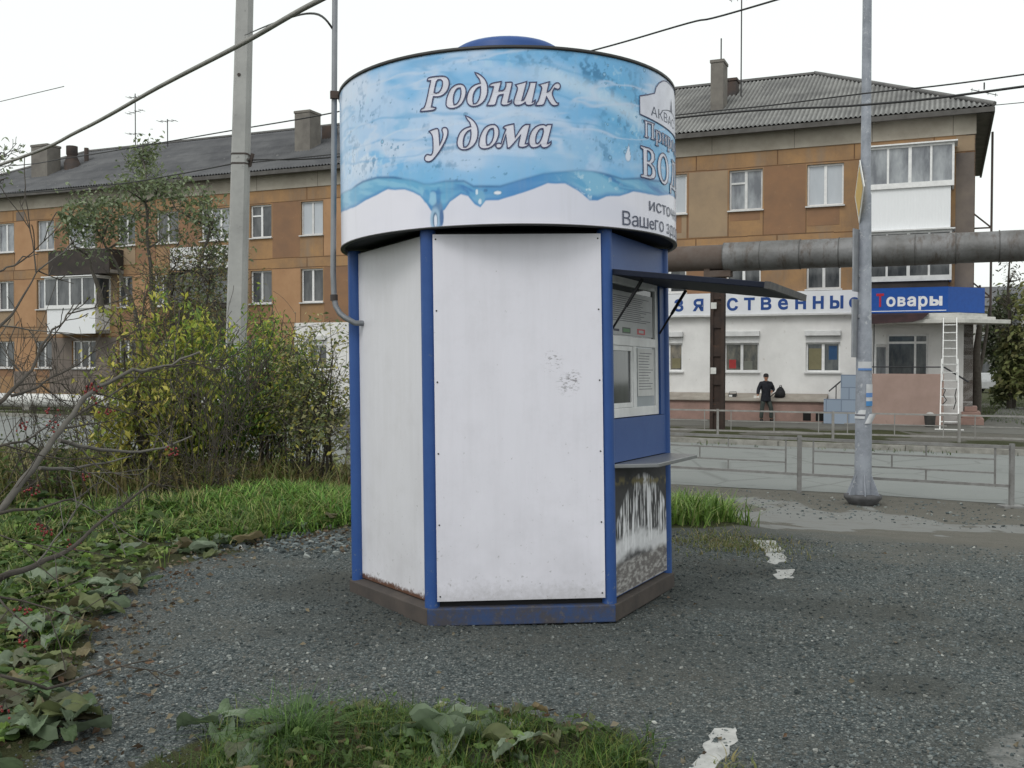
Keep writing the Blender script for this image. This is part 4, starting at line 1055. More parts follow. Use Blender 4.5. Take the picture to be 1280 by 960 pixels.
# wave band
inband = sstep(0.006, -0.006, Z-UP)
T = np.clip((Z-LO)/np.maximum(UP-LO, 0.02), 0, 1)
wn = fbm(U*6+T*1.5, Z*13, 4)
wave = np.broadcast_to(C3(98, 168, 208), U.shape+(3,)).copy()
wave = lerp(wave, C3(134, 190, 220), sstep(0.45, 0.62, wn)*0.8)
wave = lerp(wave, C3(48, 116, 178), sstep(0.38, 0.2, wn)*0.9)
wave = lerp(wave, C3(44, 112, 182), sstep(0.30, 0.0, T)*0.65 + 0*T)
xd, zd = on_ring(650, 238); wave = lerp(wave, C3(58, 128, 196), np.exp(-((U-xd)/0.28)**2)*0.8)
xd, zd = on_ring(742, 235); wave = lerp(wave, C3(206, 228, 240), np.exp(-(((U-xd)/0.16)**2+((Z-zd)/0.08)**2))*sstep(0.56, 0.64, n4*0.6+n3*0.4))
base = lerp(base, wave, inband)
base = lerp(base, C3(36, 98, 150), np.exp(-((Z-UP)/0.008)**2)*(0.35+0.5*sstep(0.4, 0.6, fbm(U*3, U*0+5, 2))))
below = sstep(0.005, -0.005, Z-LO)
base = lerp(base, C3(70, 140, 196), np.exp(-((Z-LO)/0.012)**2)*0.6)
whitec = lerp(np.broadcast_to(C3(226, 225, 236), U.shape+(3,)).copy(), C3(206, 208, 224), sstep(0.4, 0.7, fbm(U*2, Z*3, 3))*0.5)
base = lerp(base, whitec, below)
# hanging drop
def blob(px, py, sx, sz, col, am=1.0, hard=0.35):
    global base
    xa, za = on_ring(px, py); d = np.sqrt(((U-xa)/sx)**2+((Z-za)/sz)**2); base = lerp(base, C3(*col), sstep(1.0, 1.0-hard, d)*am)
blob(547, 268, 0.045, 0.115, (92, 134, 176)); blob(544, 274, 0.040, 0.085, (150, 182, 210)); blob(544, 275, 0.020, 0.055, (70, 104, 136)); blob(544.5, 276, 0.013, 0.045, (216, 222, 236)); blob(552, 272, 0.016, 0.06, (60, 104, 158)); blob(545, 286, 0.03, 0.012, (84, 128, 170))
blob(541, 248, 0.035, 0.05, (150, 196, 224), 0.8); blob(533, 245, 0.03, 0.05, (70, 146, 200), 0.7); blob(548, 245, 0.02, 0.06, (60, 128, 186), 0.7)
blob(622, 241, 0.035, 0.020, (80, 146, 190)); blob(622, 241, 0.026, 0.013, (226, 230, 240)); blob(601, 247, 0.03, 0.05, (110, 170, 205), 0.8); blob(600, 252, 0.012, 0.02, (206, 224, 238)); blob(596, 240, 0.01, 0.02, (206, 224, 238)); blob(607, 238, 0.015, 0.012, (50, 110, 160), .8)
rr = random.Random(3)
for i in range(58):
    cx_, cz_ = ((rr.uniform(755, 830), rr.uniform(80, 200)) if i < 46 else ((rr.uniform(430, 500), rr.uniform(170, 225)) if i < 62 else (rr.uniform(560, 700), rr.uniform(62, 90))))
    s_ = rr.choice([0.004, 0.005, 0.006, 0.008, 0.013]); 
    blob(cx_, cz_, s_*1.25, s_*1.25, (44, 104, 150), 0.85, 0.3); blob(cx_, cz_, s_*0.8, s_*0.8, (150, 200, 230), 0.9, 0.4)
# teardrop
for s_, cc in ((1.0, (120, 150, 186)), (0.86, (214, 224, 240))):
    xa, za = on_ring(785, 196); blob(785, 196, 0.030*s_, 0.036*s_, cc)
    t_ = np.clip((Z-za)/(0.095*s_), 0, 1); wd_ = 0.028*s_*(1-t_)**1.25
    base = lerp(base, C3(*cc), ((np.abs(U-xa-0.010*t_) < wd_) & (Z > za) & (t_ < 1)).astype(float))
ang = U/RR - math.pi/2
V = np.stack([RR*np.cos(ang), RR*np.sin(ang), Z], -1).reshape(-1, 3)
ii = np.arange(NU*NZ).reshape(NZ, NU); i2 = np.roll(ii, -1, 1)
q = np.stack([ii[:-1], i2[:-1], i2[1:], ii[1:]], -1).reshape(-1, 4)
fascia = np_mesh('fascia', V, q, ringmat, base.reshape(-1, 3), parent=kiosk, smooth=True)
m = MB(); m.lathe([(RR-0.02, ZB), (RR-0.02, ZT)], 96); m.lathe([(RR-0.02, ZB-0.004), (RR+0.006, ZB-0.004), (RR+0.006, ZB+0.006), (RR+0.001, ZB+0.006)], 96, mat=1)
m.lathe([(RR+0.001, ZT-0.010), (RR+0.008, ZT-0.010), (RR+0.008, ZT+0.010), (RR-0.02, ZT+0.010)], 96, mat=1)
m.lathe([(0.0, ZB+0.02), (RR-0.021, ZB+0.02)], 96, mat=2); m.lathe([(RR-0.021, ZT-0.05), (0.0, ZT-0.05)], 96, mat=2)
m.build('fascia_rim', [flat('fascia_inside', (0.2, 0.2, 0.2, 1)), flat('dark_rim', (0.035, 0.035, 0.035, 1), 0.5), flat('soffit_dark', (0.020, 0.022, 0.022, 1), 0.8)], kiosk)
# blue tank lid showing over the fascia
tz = ZT
m = MB(); m.lathe([(0.41, tz-0.12), (0.395, tz+0.285), (0.385, tz+0.31), (0.355, tz+0.33), (0.0, tz+0.338)], 40, (0.0, -0.05, 0)); m.build('tank_lid', bluep, kiosk)

# ---- lettering on the fascia
def chaikin(p, it=2):
    for _ in range(it):
        o = []
        for i in range(len(p)):
            a, b, c_ = p[i-1], p[i], p[(i+1) % len(p)]
            v1 = (b[0]-a[0], b[1]-a[1]); v2 = (c_[0]-b[0], c_[1]-b[1])
            cs_ = (v1[0]*v2[0]+v1[1]*v2[1])/((math.hypot(*v1)*math.hypot(*v2))+1e-9)
            if cs_ < 0.25: o.append(b)                       # keep sharp serif corners
            else:
                f1 = min(0.25, 0.25); o += [(b[0]-v1[0]*f1, b[1]-v1[1]*f1), (b[0]+v2[0]*f1, b[1]+v2[1]*f1)]
        p = o
    return p
GLY = {
 'Р': [[(205,98),(290,88),(330,90),(353,106),(362,140),(352,185),(325,222),(285,240),(245,238),(230,312),(263,317),(255,338),(150,347),(158,325),(185,318),(225,122),(200,124)], [(266,118),(298,112),(312,128),(308,170),(290,203),(264,214),(250,208)]],
 'о': [[(335,285),(345,230),(375,170),(420,145),(462,148),(484,185),(478,240),(450,295),(405,322),(362,325),(338,310)], [(388,275),(392,220),(415,178),(440,175),(446,205),(438,255),(415,292),(395,297)]],
 'д': [[(545,62),(575,72),(615,105),(638,150),(638,215),(620,262),(590,295),(545,312),(505,305),(485,275),(488,230),(508,180),(545,150),(585,140),(578,110),(558,88)], [(530,265),(535,215),(560,175),(585,165),(588,200),(578,255),(555,290),(535,290)]],
 'н': [[(650,165),(658,142),(738,128),(720,196),(758,193),(772,150),(768,135),(812,132),(818,140),(785,278),(800,275),(812,262),(812,285),(775,302),(740,300),(732,285),(750,222),(712,228),(700,285),(690,302),(632,303),(642,280),(650,270),(678,180),(680,165)]],
 'и': [[(838,152),(922,128),(886,265),(902,262),(945,150),(940,135),(992,133),(960,280),(975,270),(985,262),(978,290),(950,302),(915,300),(910,280),(880,300),(840,303),(825,285),(830,255),(855,180),(850,165)]],
 'к': [[(1008,152),(1085,130),(1068,205),(1090,195),(1115,150),(1140,135),(1162,145),(1166,170),(1150,188),(1130,180),(1122,176),(1100,215),(1135,285),(1152,285),(1148,303),(1100,305),(1064,238),(1052,285),(1040,302),(985,303),(995,278),(1005,270),(1030,180),(1028,165)]],
 'у': [[(212,490),(270,465),(285,480),(290,590),(310,545),(316,505),(303,480),(318,460),(345,465),(352,495),(340,545),(300,620),(250,690),(215,715),(182,705),(180,675),(200,655),(225,665),(238,650),(243,620),(240,530),(228,505)]],
 'м': [[(750,465),(760,450),(828,435),(837,535),(895,440),(945,440),(910,580),(925,582),(935,572),(935,592),(900,608),(865,605),(858,590),(878,515),(800,612),(780,612),(770,510),(750,580),(735,610),(710,615),(695,600),(700,580),(720,575),(735,580),(755,510),(770,475)]],
 'а': [[(1105,440),(1070,580),(1085,575),(1098,562),(1098,585),(1065,610),(1030,610),(1022,590),(1000,605),(960,612),(938,590),(935,545),(955,485),(995,448),(1045,438),(1062,450),(1068,440)], [(985,560),(990,515),(1015,472),(1038,470),(1043,490),(1028,545),(1005,580),(988,578)]],
}
GLY['д2'] = [[(x-70, y+315) for x, y in c_] for c_ in GLY['д']]; GLY['о2'] = [[(x+238, y+294) for x, y in c_] for c_ in GLY['о']]
letter_fill = flat('letter_fill', (0.72, 0.73, 0.83, 1), 0.3); letter_line = flat('letter_line', rgb(64, 66, 104), 0.35)
def ring_glyph(contours, parent, wl, fill=letter_fill, line=letter_line, name='letter'):
    """contours in arc/height metres"""
    m = MB()
    v3 = [[Vector((x, y, 0)) for x, y in c_] for c_ in contours]
    tri = tessellate_polygon(v3); flatv = [p for c_ in v3 for p in c_]
    m.add([ring_xyz(p.x, p.y, 0.003) for p in flatv], tri, 0)
    for c_ in contours:
        n_ = len(c_); L = []; Rr_ = []
        for i in range(n_):
            a, b, d = Vector(c_[i-1]), Vector(c_[i]), Vector(c_[(i+1) % n_])
            t1 = (b-a).normalized() if (b-a).length else Vector((1, 0)); t2 = (d-b).normalized() if (d-b).length else t1
            tt = (t1+t2); tt = tt.normalized() if tt.length > 0.3 else t1
            nn = Vector((-tt.y, tt.x)); w_ = wl/2/max(0.55, abs(nn.dot(Vector((-t1.y, t1.x)))))
            L.append(b+nn*w_); Rr_.append(b-nn*w_)
        m.add([ring_xyz(p.x, p.y, 0.005) for p in L+Rr_], [(i, (i+1) % n_, n_+(i+1) % n_, n_+i) for i in range(n_)], 1)
    return m.build(name, [fill, line], parent)
for gname, cs_ in GLY.items():
    cc = [[on_ring(500+x/5.818, 80+y/5.818) for x, y in chaikin(c_)] for c_ in cs_]
    ring_glyph(cc, fascia, 0.0072)
# right-hand lettering
def ring_text(body, px0, px1, py0, py1, nvis, fill, line=None, bold=0.0, wl=0.006):
    """body set so that its first nvis letters run from px0 to px1; py0/py1 top/bottom of the first letter; one part per letter"""
    G = glyph_groups(body, bold); vis = [p[0] for g_ in glyph_groups(body[:nvis], bold) for L in g_ for p in L]
    allp = [p for g_ in G for L in g_ for p in L]; first = [p[1] for g_ in glyph_groups(body[0], bold) for L in g_ for p in L]
    ax, bxv = min(p[0] for p in allp), max(vis); by, ty = min(first), max(first)
    u0, zt_ = on_ring(px0, py0); _, zb_ = on_ring(px0, py1); u1, _ = on_ring(px1, py0)
    sx_ = (u1-u0)/(bxv-ax); sz_ = (zt_-zb_)/(ty-by)
    for g_ in G:
        cc = [[(u0+(x-ax)*sx_, zb_+(y-by)*sz_) for x, y in L] for L in g_]
        if line: ring_glyph(cc, fascia, wl, fill, line)
        else:
            vs, fc = fill_groups([cc]); m = MB(); m.add([ring_xyz(x, z, 0.004) for x, z in vs], fc); m.build('letter', fill, fascia)
greyink = flat('grey_ink', rgb(78, 84, 104), 0.4)
ring_text('источник', 811, 837, 251, 263, 4, greyink); ring_text('Вашего здоровья', 777.5, 829, 263, 281, 6, greyink)
def ring_serif(glyphs, px0, px1, py0, py1, nvis, wl):
    """serif capitals drawn as outlines on a unit-high grid: {contours, advance}"""
    u0, zt_ = on_ring(px0, py0); _, zb_ = on_ring(px0, py1); u1, _ = on_ring(px1, py0)
    tot = sum(a for _, a in glyphs[:nvis]); k_ = (u1-u0)/tot; x = u0
    for cs_, adv in glyphs:
        ring_glyph([[(x+px*k_, zb_+py*(zt_-zb_)) for px, py in c_] for c_ in cs_], fascia, wl); x += adv*k_
def oval(cx, cy, rx, ry, n=20): return [(cx+rx*math.cos(2*math.pi*i/n), cy+ry*math.sin(2*math.pi*i/n)) for i in range(n)]
SV = ([[(0,0),(.34,0),(.50,.05),(.58,.16),(.58,.30),(.52,.43),(.40,.52),(.50,.60),(.54,.70),(.54,.84),(.46,.95),(.32,1),(0,1),(0,.93),(.09,.90),(.09,.10),(0,.07)], [(.24,.10),(.24,.46),(.34,.44),(.42,.36),(.42,.20),(.35,.11)], [(.24,.56),(.24,.90),(.33,.89),(.39,.82),(.39,.68),(.33,.58)]], .66)
SO = ([oval(.34,.5,.33,.52), oval(.34,.5,.17,.40)], .74)
SD_ = ([[(0,-.20),(.10,-.20),(.14,0),(.62,0),(.66,-.20),(.76,-.20),(.74,.12),(.66,.12),(.66,.90),(.74,.93),(.74,1),(.20,1),(.20,.93),(.27,.90),(.24,.50),(.12,.12),(.02,.12)], [(.26,.12),(.50,.12),(.50,.88),(.41,.88),(.38,.50)]], .82)
SA = ([[(0,0),(.24,0),(.24,.07),(.17,.09),(.22,.27),(.46,.27),(.51,.09),(.43,.07),(.43,0),(.78,0),(.78,.07),(.70,.09),(.46,1),(.32,1),(.08,.09),(0,.07)], [(.25,.38),(.34,.74),(.43,.38)]], .82)
SP = ([[(0,0),(.26,0),(.26,.07),(.20,.10),(.20,.88),(.48,.88),(.48,.10),(.42,.07),(.42,0),(.70,0),(.70,.07),(.62,.10),(.62,.90),(.70,.93),(.70,1),(0,1),(0,.93),(.06,.90),(.06,.10),(0,.07)]], .74)
sr = ([[(0,-.28),(.24,-.28),(.24,-.22),(.18,-.20),(.18,.02),(.34,-.01),(.46,.12),(.49,.32),(.45,.55),(.34,.68),(.18,.62),(.18,.67),(0,.66),(0,.60),(.05,.57),(.05,-.20),(0,-.22)], [(.18,.12),(.18,.52),(.27,.55),(.34,.45),(.35,.28),(.31,.13),(.24,.08)]], .53)
si = ([[(0,0),(.22,0),(.22,.06),(.17,.08),(.17,.22),(.36,.55),(.36,.58),(.31,.60),(.31,.66),(.53,.66),(.53,.60),(.48,.58),(.48,.08),(.53,.06),(.53,0),(.31,0),(.31,.06),(.36,.08),(.36,.42),(.17,.10),(.17,.58),(.22,.60),(.22,.66),(0,.66),(0,.60),(.05,.58),(.05,.08),(0,.06)]], .57)
so = ([oval(.25,.33,.25,.35,16), oval(.25,.33,.12,.26,16)], .54)
sd = ([[(0,-.14),(.07,-.14),(.10,0),(.42,0),(.45,-.14),(.52,-.14),(.51,.08),(.45,.08),(.45,.60),(.50,.62),(.50,.66),(.14,.66),(.14,.62),(.18,.60),(.16,.34),(.08,.08),(.01,.08)], [(.18,.08),(.34,.08),(.34,.58),(.28,.58),(.26,.34)]], .56)
sn = ([[(0,0),(.22,0),(.22,.06),(.17,.08),(.17,.28),(.36,.28),(.36,.08),(.31,.06),(.31,0),(.53,0),(.53,.06),(.48,.08),(.48,.58),(.53,.60),(.53,.66),(.31,.66),(.31,.60),(.36,.58),(.36,.38),(.17,.38),(.17,.58),(.22,.60),(.22,.66),(0,.66),(0,.60),(.05,.58),(.05,.08),(0,.06)]], .57)
sa_ = ([[(.0,.15),(.08,.01),(.20,0),(.32,.08),(.36,.0),(.50,.02),(.50,.07),(.44,.10),(.44,.48),(.38,.62),(.24,.68),(.08,.62),(.02,.50),(.14,.48),(.20,.58),(.28,.57),(.32,.46),(.32,.40),(.12,.34),(.01,.24)], [(.13,.18),(.16,.27),(.32,.33),(.32,.16),(.22,.09)]], .52)
sya = ([[(0,0),(.12,0),(.24,.24),(.32,.24),(.32,.08),(.27,.06),(.27,0),(.49,0),(.49,.06),(.44,.08),(.44,.58),(.49,.60),(.49,.66),(.20,.66),(.08,.60),(.04,.46),(.08,.33),(.14,.28),(.04,.06),(0,.05)], [(.32,.33),(.32,.58),(.22,.57),(.16,.46),(.20,.35)]], .53)
ring_serif([SP, sr, si, sr, so, sd, sn, sa_, sya], 804.5, 838, 150, 171, 4, 0.006)
ring_serif([SV, SO, SD_, SA], 800, 836, 182, 221, 2, 0.007)
lg = [on_ring(*p) for p in ((799, 120), (809, 118.5), (818, 116.5), (819.5, 109), (823, 104), (828, 101), (833, 102), (837, 106))]
um = lg[-1][0]+0.02; lo_ = on_ring(800, 143)
tx_ = [p[0] for p in lg]+[2*um-p[0] for p in reversed(lg)]; tz_ = [p[1] for p in lg]+[p[1] for p in reversed(lg)]
hw_ = um-lo_[0]; NC = 44
cu_ = [lg[0][0]+(2*um-2*lg[0][0])*i/NC for i in range(NC+1)]
ct = [float(np.interp(x, tx_, tz_)) for x in cu_]; cb = [lo_[1]-0.02*(1-((x-um)/hw_)**2) for x in cu_]
m = MB(); m.add([ring_xyz(x, z, 0.003) for x, z in zip(cu_, ct)]+[ring_xyz(x, z, 0.003) for x, z in zip(cu_, cb)], [(i, NC+1+i, NC+2+i, i+1) for i in range(NC)])
bd_ = list(zip(cu_, ct))+list(reversed(list(zip(cu_, cb)))); nb_ = len(bd_)
m.add([ring_xyz(x+0.003*(1 if x > um else -1), z+(0.003 if i <= NC else -0.003), 0.005) for i, (x, z) in enumerate(bd_)]+[ring_xyz(x-0.003*(1 if x > um else -1), z-(0.003 if i <= NC else -0.003), 0.005) for i, (x, z) in enumerate(bd_)], [(i, (i+1) % nb_, nb_+(i+1) % nb_, nb_+i) for i in range(nb_)], 1)
m.build('emblem', [letter_fill, letter_line], fascia)
ring_text('АКВАС', 813, 838, 132, 144, 4, greyink)
m = MB(); aa = [(um-0.20+0.40*i/14, on_ring(806, 129)[1]+0.035*math.sin(math.pi*i/14)) for i in range(15)]
m.add([ring_xyz(x, z+d, 0.006) for d in (0.002, -0.003) for x, z in aa], [(i, i+1, 16+i, 15+i) for i in range(14)])
m.add([ring_xyz(um-0.022, on_ring(833, 136)[1], 0.0062), ring_xyz(um+0.022, on_ring(833, 136)[1], 0.0062), ring_xyz(um, on_ring(833, 118)[1], 0.0062)], [(0, 1, 2)])
m.build('emblem_line', greyink, fascia)

# cable mast fixed to the kiosk
galv = worn('galvanised', (0.30, 0.315, 0.335, 1), (0.22, 0.23, 0.25, 1), 3, 0.5, 0.1, 0.4)
mp = KI @ at(416.5, 340, 6.98); md = (KI @ at(418.5, 20, 6.98)) - mp
top = mp + md*(1.35); mtop = KM @ (mp + md*1.06)
pin = on_plane(455, 404, HV[0]*0.95, Vector((math.cos(R(210)), math.sin(R(210)), 0)))
b0 = KI @ at(417.5, 372, 6.98)
m = MB()
m.tube([top, mp, b0, b0+Vector((0.012, -0.004, -0.06)), b0+Vector((0.04, -0.012, -0.11)), (b0+Vector((0.075, -0.02, -0.14))), Vector((pin.x-0.06, pin.y-0.02, pin.z)), pin+Vector((0.03, 0.02, 0))], 0.0195, 12)
mast = m.build('cable_mast', galv, kiosk)
m = MB(); cpos = KI @ at(419, 120, 6.98); m.bar(cpos+Vector((-0.03, -0.03, 0)), cpos+Vector((0.10, 0.0, 0)), 0.03, 0.05); m.tube([b0+Vector((0, 0, 0.02)), b0+Vector((0, 0, -0.02))], 0.026, 12)
m.build('mast_clamp', ironm, mast)

# ------------------------------------------------------------------ concrete pole, lamp post
concp = worn('pole_concrete', (0.40, 0.40, 0.39, 1), (0.31, 0.31, 0.305, 1), 2.0, 0.9, 0.3, spots=(0.24, 0.24, 0.235, 1), spot_scale=9)
PY = 17.6
pb_ = at(291, 583, PY); pt_ = at(306, 0, PY); pb_.z = float(gz(pb_.x, pb_.y))
pole = empty('utility_pole', pb_, 0, 'grey concrete utility pole leaning among the yellow-green bushes', 'pole')
ax_ = (pt_-pb_); ptop = ax_*1.28
m = MB(); n_ = 12
def polesec(f, wd):
    o = ax_*f; return [o+Vector((x*wd, y*wd, 0)) for x, y in ((-.5, -.32), (-.36, -.5), (.36, -.5), (.5, -.32), (.5, .32), (.36, .5), (-.36, .5), (-.5, .32))]
secs = [polesec(-0.06, 0.335)] + [polesec(f, 0.335-0.075*f) for f in (0, 0.3, 0.6, 0.9, 1.28)]
vs = [v for s_ in secs for v in s_]
m.add(vs, [(i*8+k_, i*8+(k_+1) % 8, i*8+8+(k_+1) % 8, i*8+8+k_) for i in range(len(secs)-1) for k_ in range(8)]); m.add(secs[-1], [tuple(range(8))])
m.build('pole_shaft', concp, pole)
m = MB(); c_ = ax_*0.665
m.tube([c_+Vector((0.155, -0.12, 0.0)), c_+Vector((0.155, 0.14, 0.0))], 0.02, 6); m.tube([c_+Vector((0.15, 0, -0.10)), c_+Vector((0.21, 0, 0.12))], 0.035, 8)
m.tube([ax_*0.84+Vector((-0.03, -0.135, 0)), ax_*0.84+Vector((-0.03, -0.15, 0.0))], 0.03, 8)
for f in (0.655, 0.675): 
    ss = polesec(f, 0.295); m.add([v for v in ss]+[v+Vector((0, 0, 0.03)) for v in ss], [(k_, (k_+1) % 8, 8+(k_+1) % 8, 8+k_) for k_ in range(8)])
m.build('wire_bracket', ironm, pole)

LY = 15.0
lb = at(1078.5, 627, LY); lb.z = float(gz(lb.x, lb.y)); lt = at(1084, 0, LY)
lamp = empty('lamp_post', lb, 0, 'tall grey painted tubular street post with torn bills and road signs', 'lamp post')
ax_ = lt-lb
lampm = NT('post_paint')
c = lampm.mix(lampm.ramp(lampm.noise(2.2, 7, 0.75), [(0.4, 0.0), (0.62, 1.0)]), (0.285, 0.305, 0.345, 1), (0.18, 0.195, 0.225, 1))
c = lampm.mix(lampm.ramp(lampm.noise(9, 6, 0.75), [(0.58, 0.0), (0.64, 0.8)]), c, (0.40, 0.415, 0.44, 1))
c = lampm.mix(lampm.ramp(lampm.noise(14, 6, 0.8), [(0.66, 0.0), (0.70, 0.8)]), c, (0.10, 0.095, 0.10, 1)); lampm.bump(lampm.noise(14, 5), 0.3, 0.006); lampm = lampm.set(c, 0.55, spec=0.35)
m = MB(); f_ = lambda z: ax_*(z/ax_.z)
m.tube([f_(0.0), f_(0.38)], [0.128, 0.124], 20); m.tube([f_(0.36), f_(2.6), f_(2.62), f_(4.6), f_(4.62), ax_*1.45], [0.124, 0.112, 0.102, 0.084, 0.074, 0.055], 20)
shaft = m.build('post_shaft', lampm, lamp)
m = MB()
for i in range(6):
    a_ = i*math.pi/3+0.3; d = Vector((math.cos(a_), math.sin(a_), 0)); m.add([f_(0.15)+d*0.25, f_(0.15)+d*0.11, f_(0.48)+d*0.115, f_(0.15)+d*0.25+Vector((-d.y, d.x, 0))*0.012, f_(0.15)+d*0.11+Vector((-d.y, d.x, 0))*.012, f_(0.48)+d*.115+Vector((-d.y, d.x, 0))*.012], [(0,1,2), (5,4,3), (0,2,5,3), (0,3,4,1)])
m.build('base_rib', lampm, lamp)
m = MB(); m.lathe([(0.15, -0.06), (0.19, 0.0), (0.27, 0.10), (0.275, 0.15), (0.10, 0.155)], 20); m.build('base_flange', worn('flange', (0.06, 0.06, 0.062, 1), (0.10, 0.10, 0.105, 1), 8, 0.8, 0.3), lamp)
# signs seen nearly edge-on
def post_pt(py): return at(1078.5+ (627-py)*5.5/627, py, LY) - lb
ysign = flat('sign_yellow', rgb(214, 182, 108), 0.4); wsign = flat('sign_white2', (0.72, 0.72, 0.70, 1), 0.5); gsign = worn('sign_back', (0.30, 0.31, 0.33, 1), (0.22, 0.23, 0.25, 1), 5, 0.5)
SM = lambda p, a_: Matrix.Translation(p) @ Matrix.Rotation(a_, 4, 'Z')
p = post_pt(240)+Vector((-0.10, -0.02, 0)); Ms = SM(p, R(79)); m = MB(); h_ = 0.47
for hh, yy, mt in ((h_, 0.0, 0), (h_*0.80, 0.004, 1)):
    m.add([Ms @ Vector(v) for v in ((0, yy, -hh), (hh, yy, 0), (0, yy, hh), (-hh, yy, 0), (0, -0.012, -hh), (hh, -.012, 0), (0, -.012, hh), (-hh, -.012, 0))], [(3,2,1,0), (4,5,6,7), (0,1,5,4), (1,2,6,5), (2,3,7,6), (3,0,4,7)] if mt == 0 else [(3,2,1,0)], mt)
Mr = Ms @ Matrix.Rotation(math.pi, 4, 'Z')
m.add([Ms @ Vector(v) for v in ((0, -0.013, -h_*0.8), (h_*0.8, -.013, 0), (0, -.013, h_*0.8), (-h_*.8, -.013, 0))], [(0,1,2,3)], 1)
m.build('road_sign', [wsign, ysign], lamp)
p = post_pt(326)+Vector((-0.12, -0.02, 0)); m = MB(); m.box(-0.16, 0.16, -0.012, 0.012, -0.46, 0.46, 0, SM(p, R(50))); m.bar(p+Vector((0.02, 0, -0.22)), p+Vector((0.14, 0.02, -0.22)), 0.05, 0.05); m.build('traffic_plate', gsign, lamp)
p = post_pt(408)+Vector((-0.13, -0.03, 0)); m = MB(); m.box(-0.16, 0.16, -0.012, 0.012, -0.46, 0.40, 0, SM(p, R(50))); m.bar(p+Vector((0.02, 0, 0.15)), p+Vector((0.14, 0.02, 0.15)), 0.05, 0.05); m.build('traffic_plate', gsign, lamp)
# posters and torn paper
def bill(px0, px1, py0, py1, mats, tilt=0.0, curl=0.0, stripes=()):
    m = MB(); n_ = 5; c0 = post_pt((py0+py1)/2); r_ = 0.125-0.006*((627-(py0+py1)/2)/100)+0.004
    rows = []
    for z_ in (post_pt(py1).z, post_pt(py0).z):
        row = []
        for i in range(n_+1):
            px = px0+(px1-px0)*i/n_; x = (px-(1078.5+(627-(py0+py1)/2)*5.5/627))/FPX*LY
            x = max(-r_*1.5, min(r_*1.5, x)); y = -math.sqrt(max(0.0, r_*r_-x*x)) if abs(x) < r_ else 0.01
            row.append(Vector((c0.x+x+tilt*(z_-c0.z), c0.y+y-0.004-curl*i/n_, z_)))
        rows.append(row)
    vs = rows[0]+rows[1]; m.add(vs, [(i, i+1, n_+2+i, n_+1+i) for i in range(n_)], 0)
    for (q0, q1, mt) in stripes:
        vs2 = [a_.lerp(b_, q0)+Vector((0, -0.003, 0)) for a_, b_ in zip(rows[0], rows[1])]+[a_.lerp(b_, q1)+Vector((0, -0.003, 0)) for a_, b_ in zip(rows[0], rows[1])]
        m.add(vs2, [(i, i+1, n_+2+i, n_+1+i) for i in range(n_)], mt)
    m.build('poster', mats, lamp)
bpaper = flat('bill_paper', (0.55, 0.56, 0.58, 1), 0.7); bblue = flat('bill_blue', rgb(96, 134, 190), 0.6); bblue2 = flat('bill_blue2', rgb(70, 130, 186), 0.6)
bill(1071, 1087, 452, 463, [bpaper, bblue], stripes=((0.0, 0.25, 1),)); bill(1079, 1089, 480, 507, [bpaper, bblue2, bblue], stripes=((0.0, 0.22, 1), (0.4, 0.6, 2)))
bill(1069, 1078, 512, 523, [bpaper, inkm], 0.15, stripes=((0.3, 0.5, 1),)); bill(1080, 1091, 517, 529, [bpaper], 0.5, 0.05)

# ------------------------------------------------------------------ cables and wires
def span_wire(name, pts, r, mat, label, n=24, sag=0.0, ext0=0.0, ext1=0.0, group=None):
    """pts: 3-D points the wire passes; smooth curve through them"""
    P = [Vector(p) for p in pts]
    if ext0: P = [P[0] + (P[0]-P[1]).normalized()*ext0 + Vector((0, 0, ext0*0.03))] + P
    if ext1: P = P + [P[-1] + (P[-1]-P[-2]).normalized()*ext1 + Vector((0, 0, ext1*0.03))]
    out = []
    for i in range(len(P)-1):
        p0 = P[max(i-1, 0)]; p1 = P[i]; p2 = P[i+1]; p3 = P[min(i+2, len(P)-1)]
        for k_ in range(8):
            t = k_/8; t2 = t*t; t3 = t2*t
            out.append(0.5*((2*p1)+(-p0+p2)*t+(2*p0-5*p1+4*p2-p3)*t2+(-p0+3*p1-3*p2+p3)*t3))
    out.append(P[-1])
    m = MB(); m.tube(out, r, 6)
    return tag(m.build(name, mat), label, 'cable' if r > 0.012 else 'wire')
sleeve = worn('cable_sleeve', (0.30, 0.29, 0.27, 1), (0.21, 0.205, 0.19, 1), 6, 0.6, 0.2)
span_wire('overhead_cable', [at(417.5, -9, 6.96), at(402, -1, 7.1), at(366, 18, 7.4), at(300, 56, 8.2), at(200, 108, 9.6), at(100, 163, 11.5), at(0, 206, 14)], 0.021, sleeve, 'thick grey sleeved cable sagging from the kiosk mast to the left', ext1=14)
span_wire('guy_wire', [KM @ (mp + md*0.94), at(393, 17, 7.15), at(345, 28, 9.0), at(306, 44, PY-0.2)], 0.008, wirem, 'thin knotted wire from the kiosk mast to the concrete pole')
wp = pole.location
span_wire('power_line', [at(970, 0, 11), at(860, 29, 12.2), at(745, 62, 13.5), at(580, 103, 15.2), at(416, 141, 17), at(290, 163, 18.5), at(186, 181, 20.5), at(82, 198, 23), at(0, 208, 26)], 0.011, wirem, 'dark wire rising from the left chimneys past the kiosk top to the upper right', ext0=8, ext1=15)
span_wire('power_line', [at(1280, 108, 11), at(1081, 131, 12.6), at(909, 141, 14.2), at(650, 170, 16.2), at(416, 196.5, 17.4), at(314, 200, PY), at(289, 205, PY+.3), at(210, 220, 20.5), at(137, 231, 22.5), at(0, 242, 26)], 0.014, wirem, 'heavier dark wire clamped to the concrete pole, lower of two across the right roof', ext0=6, ext1=15)
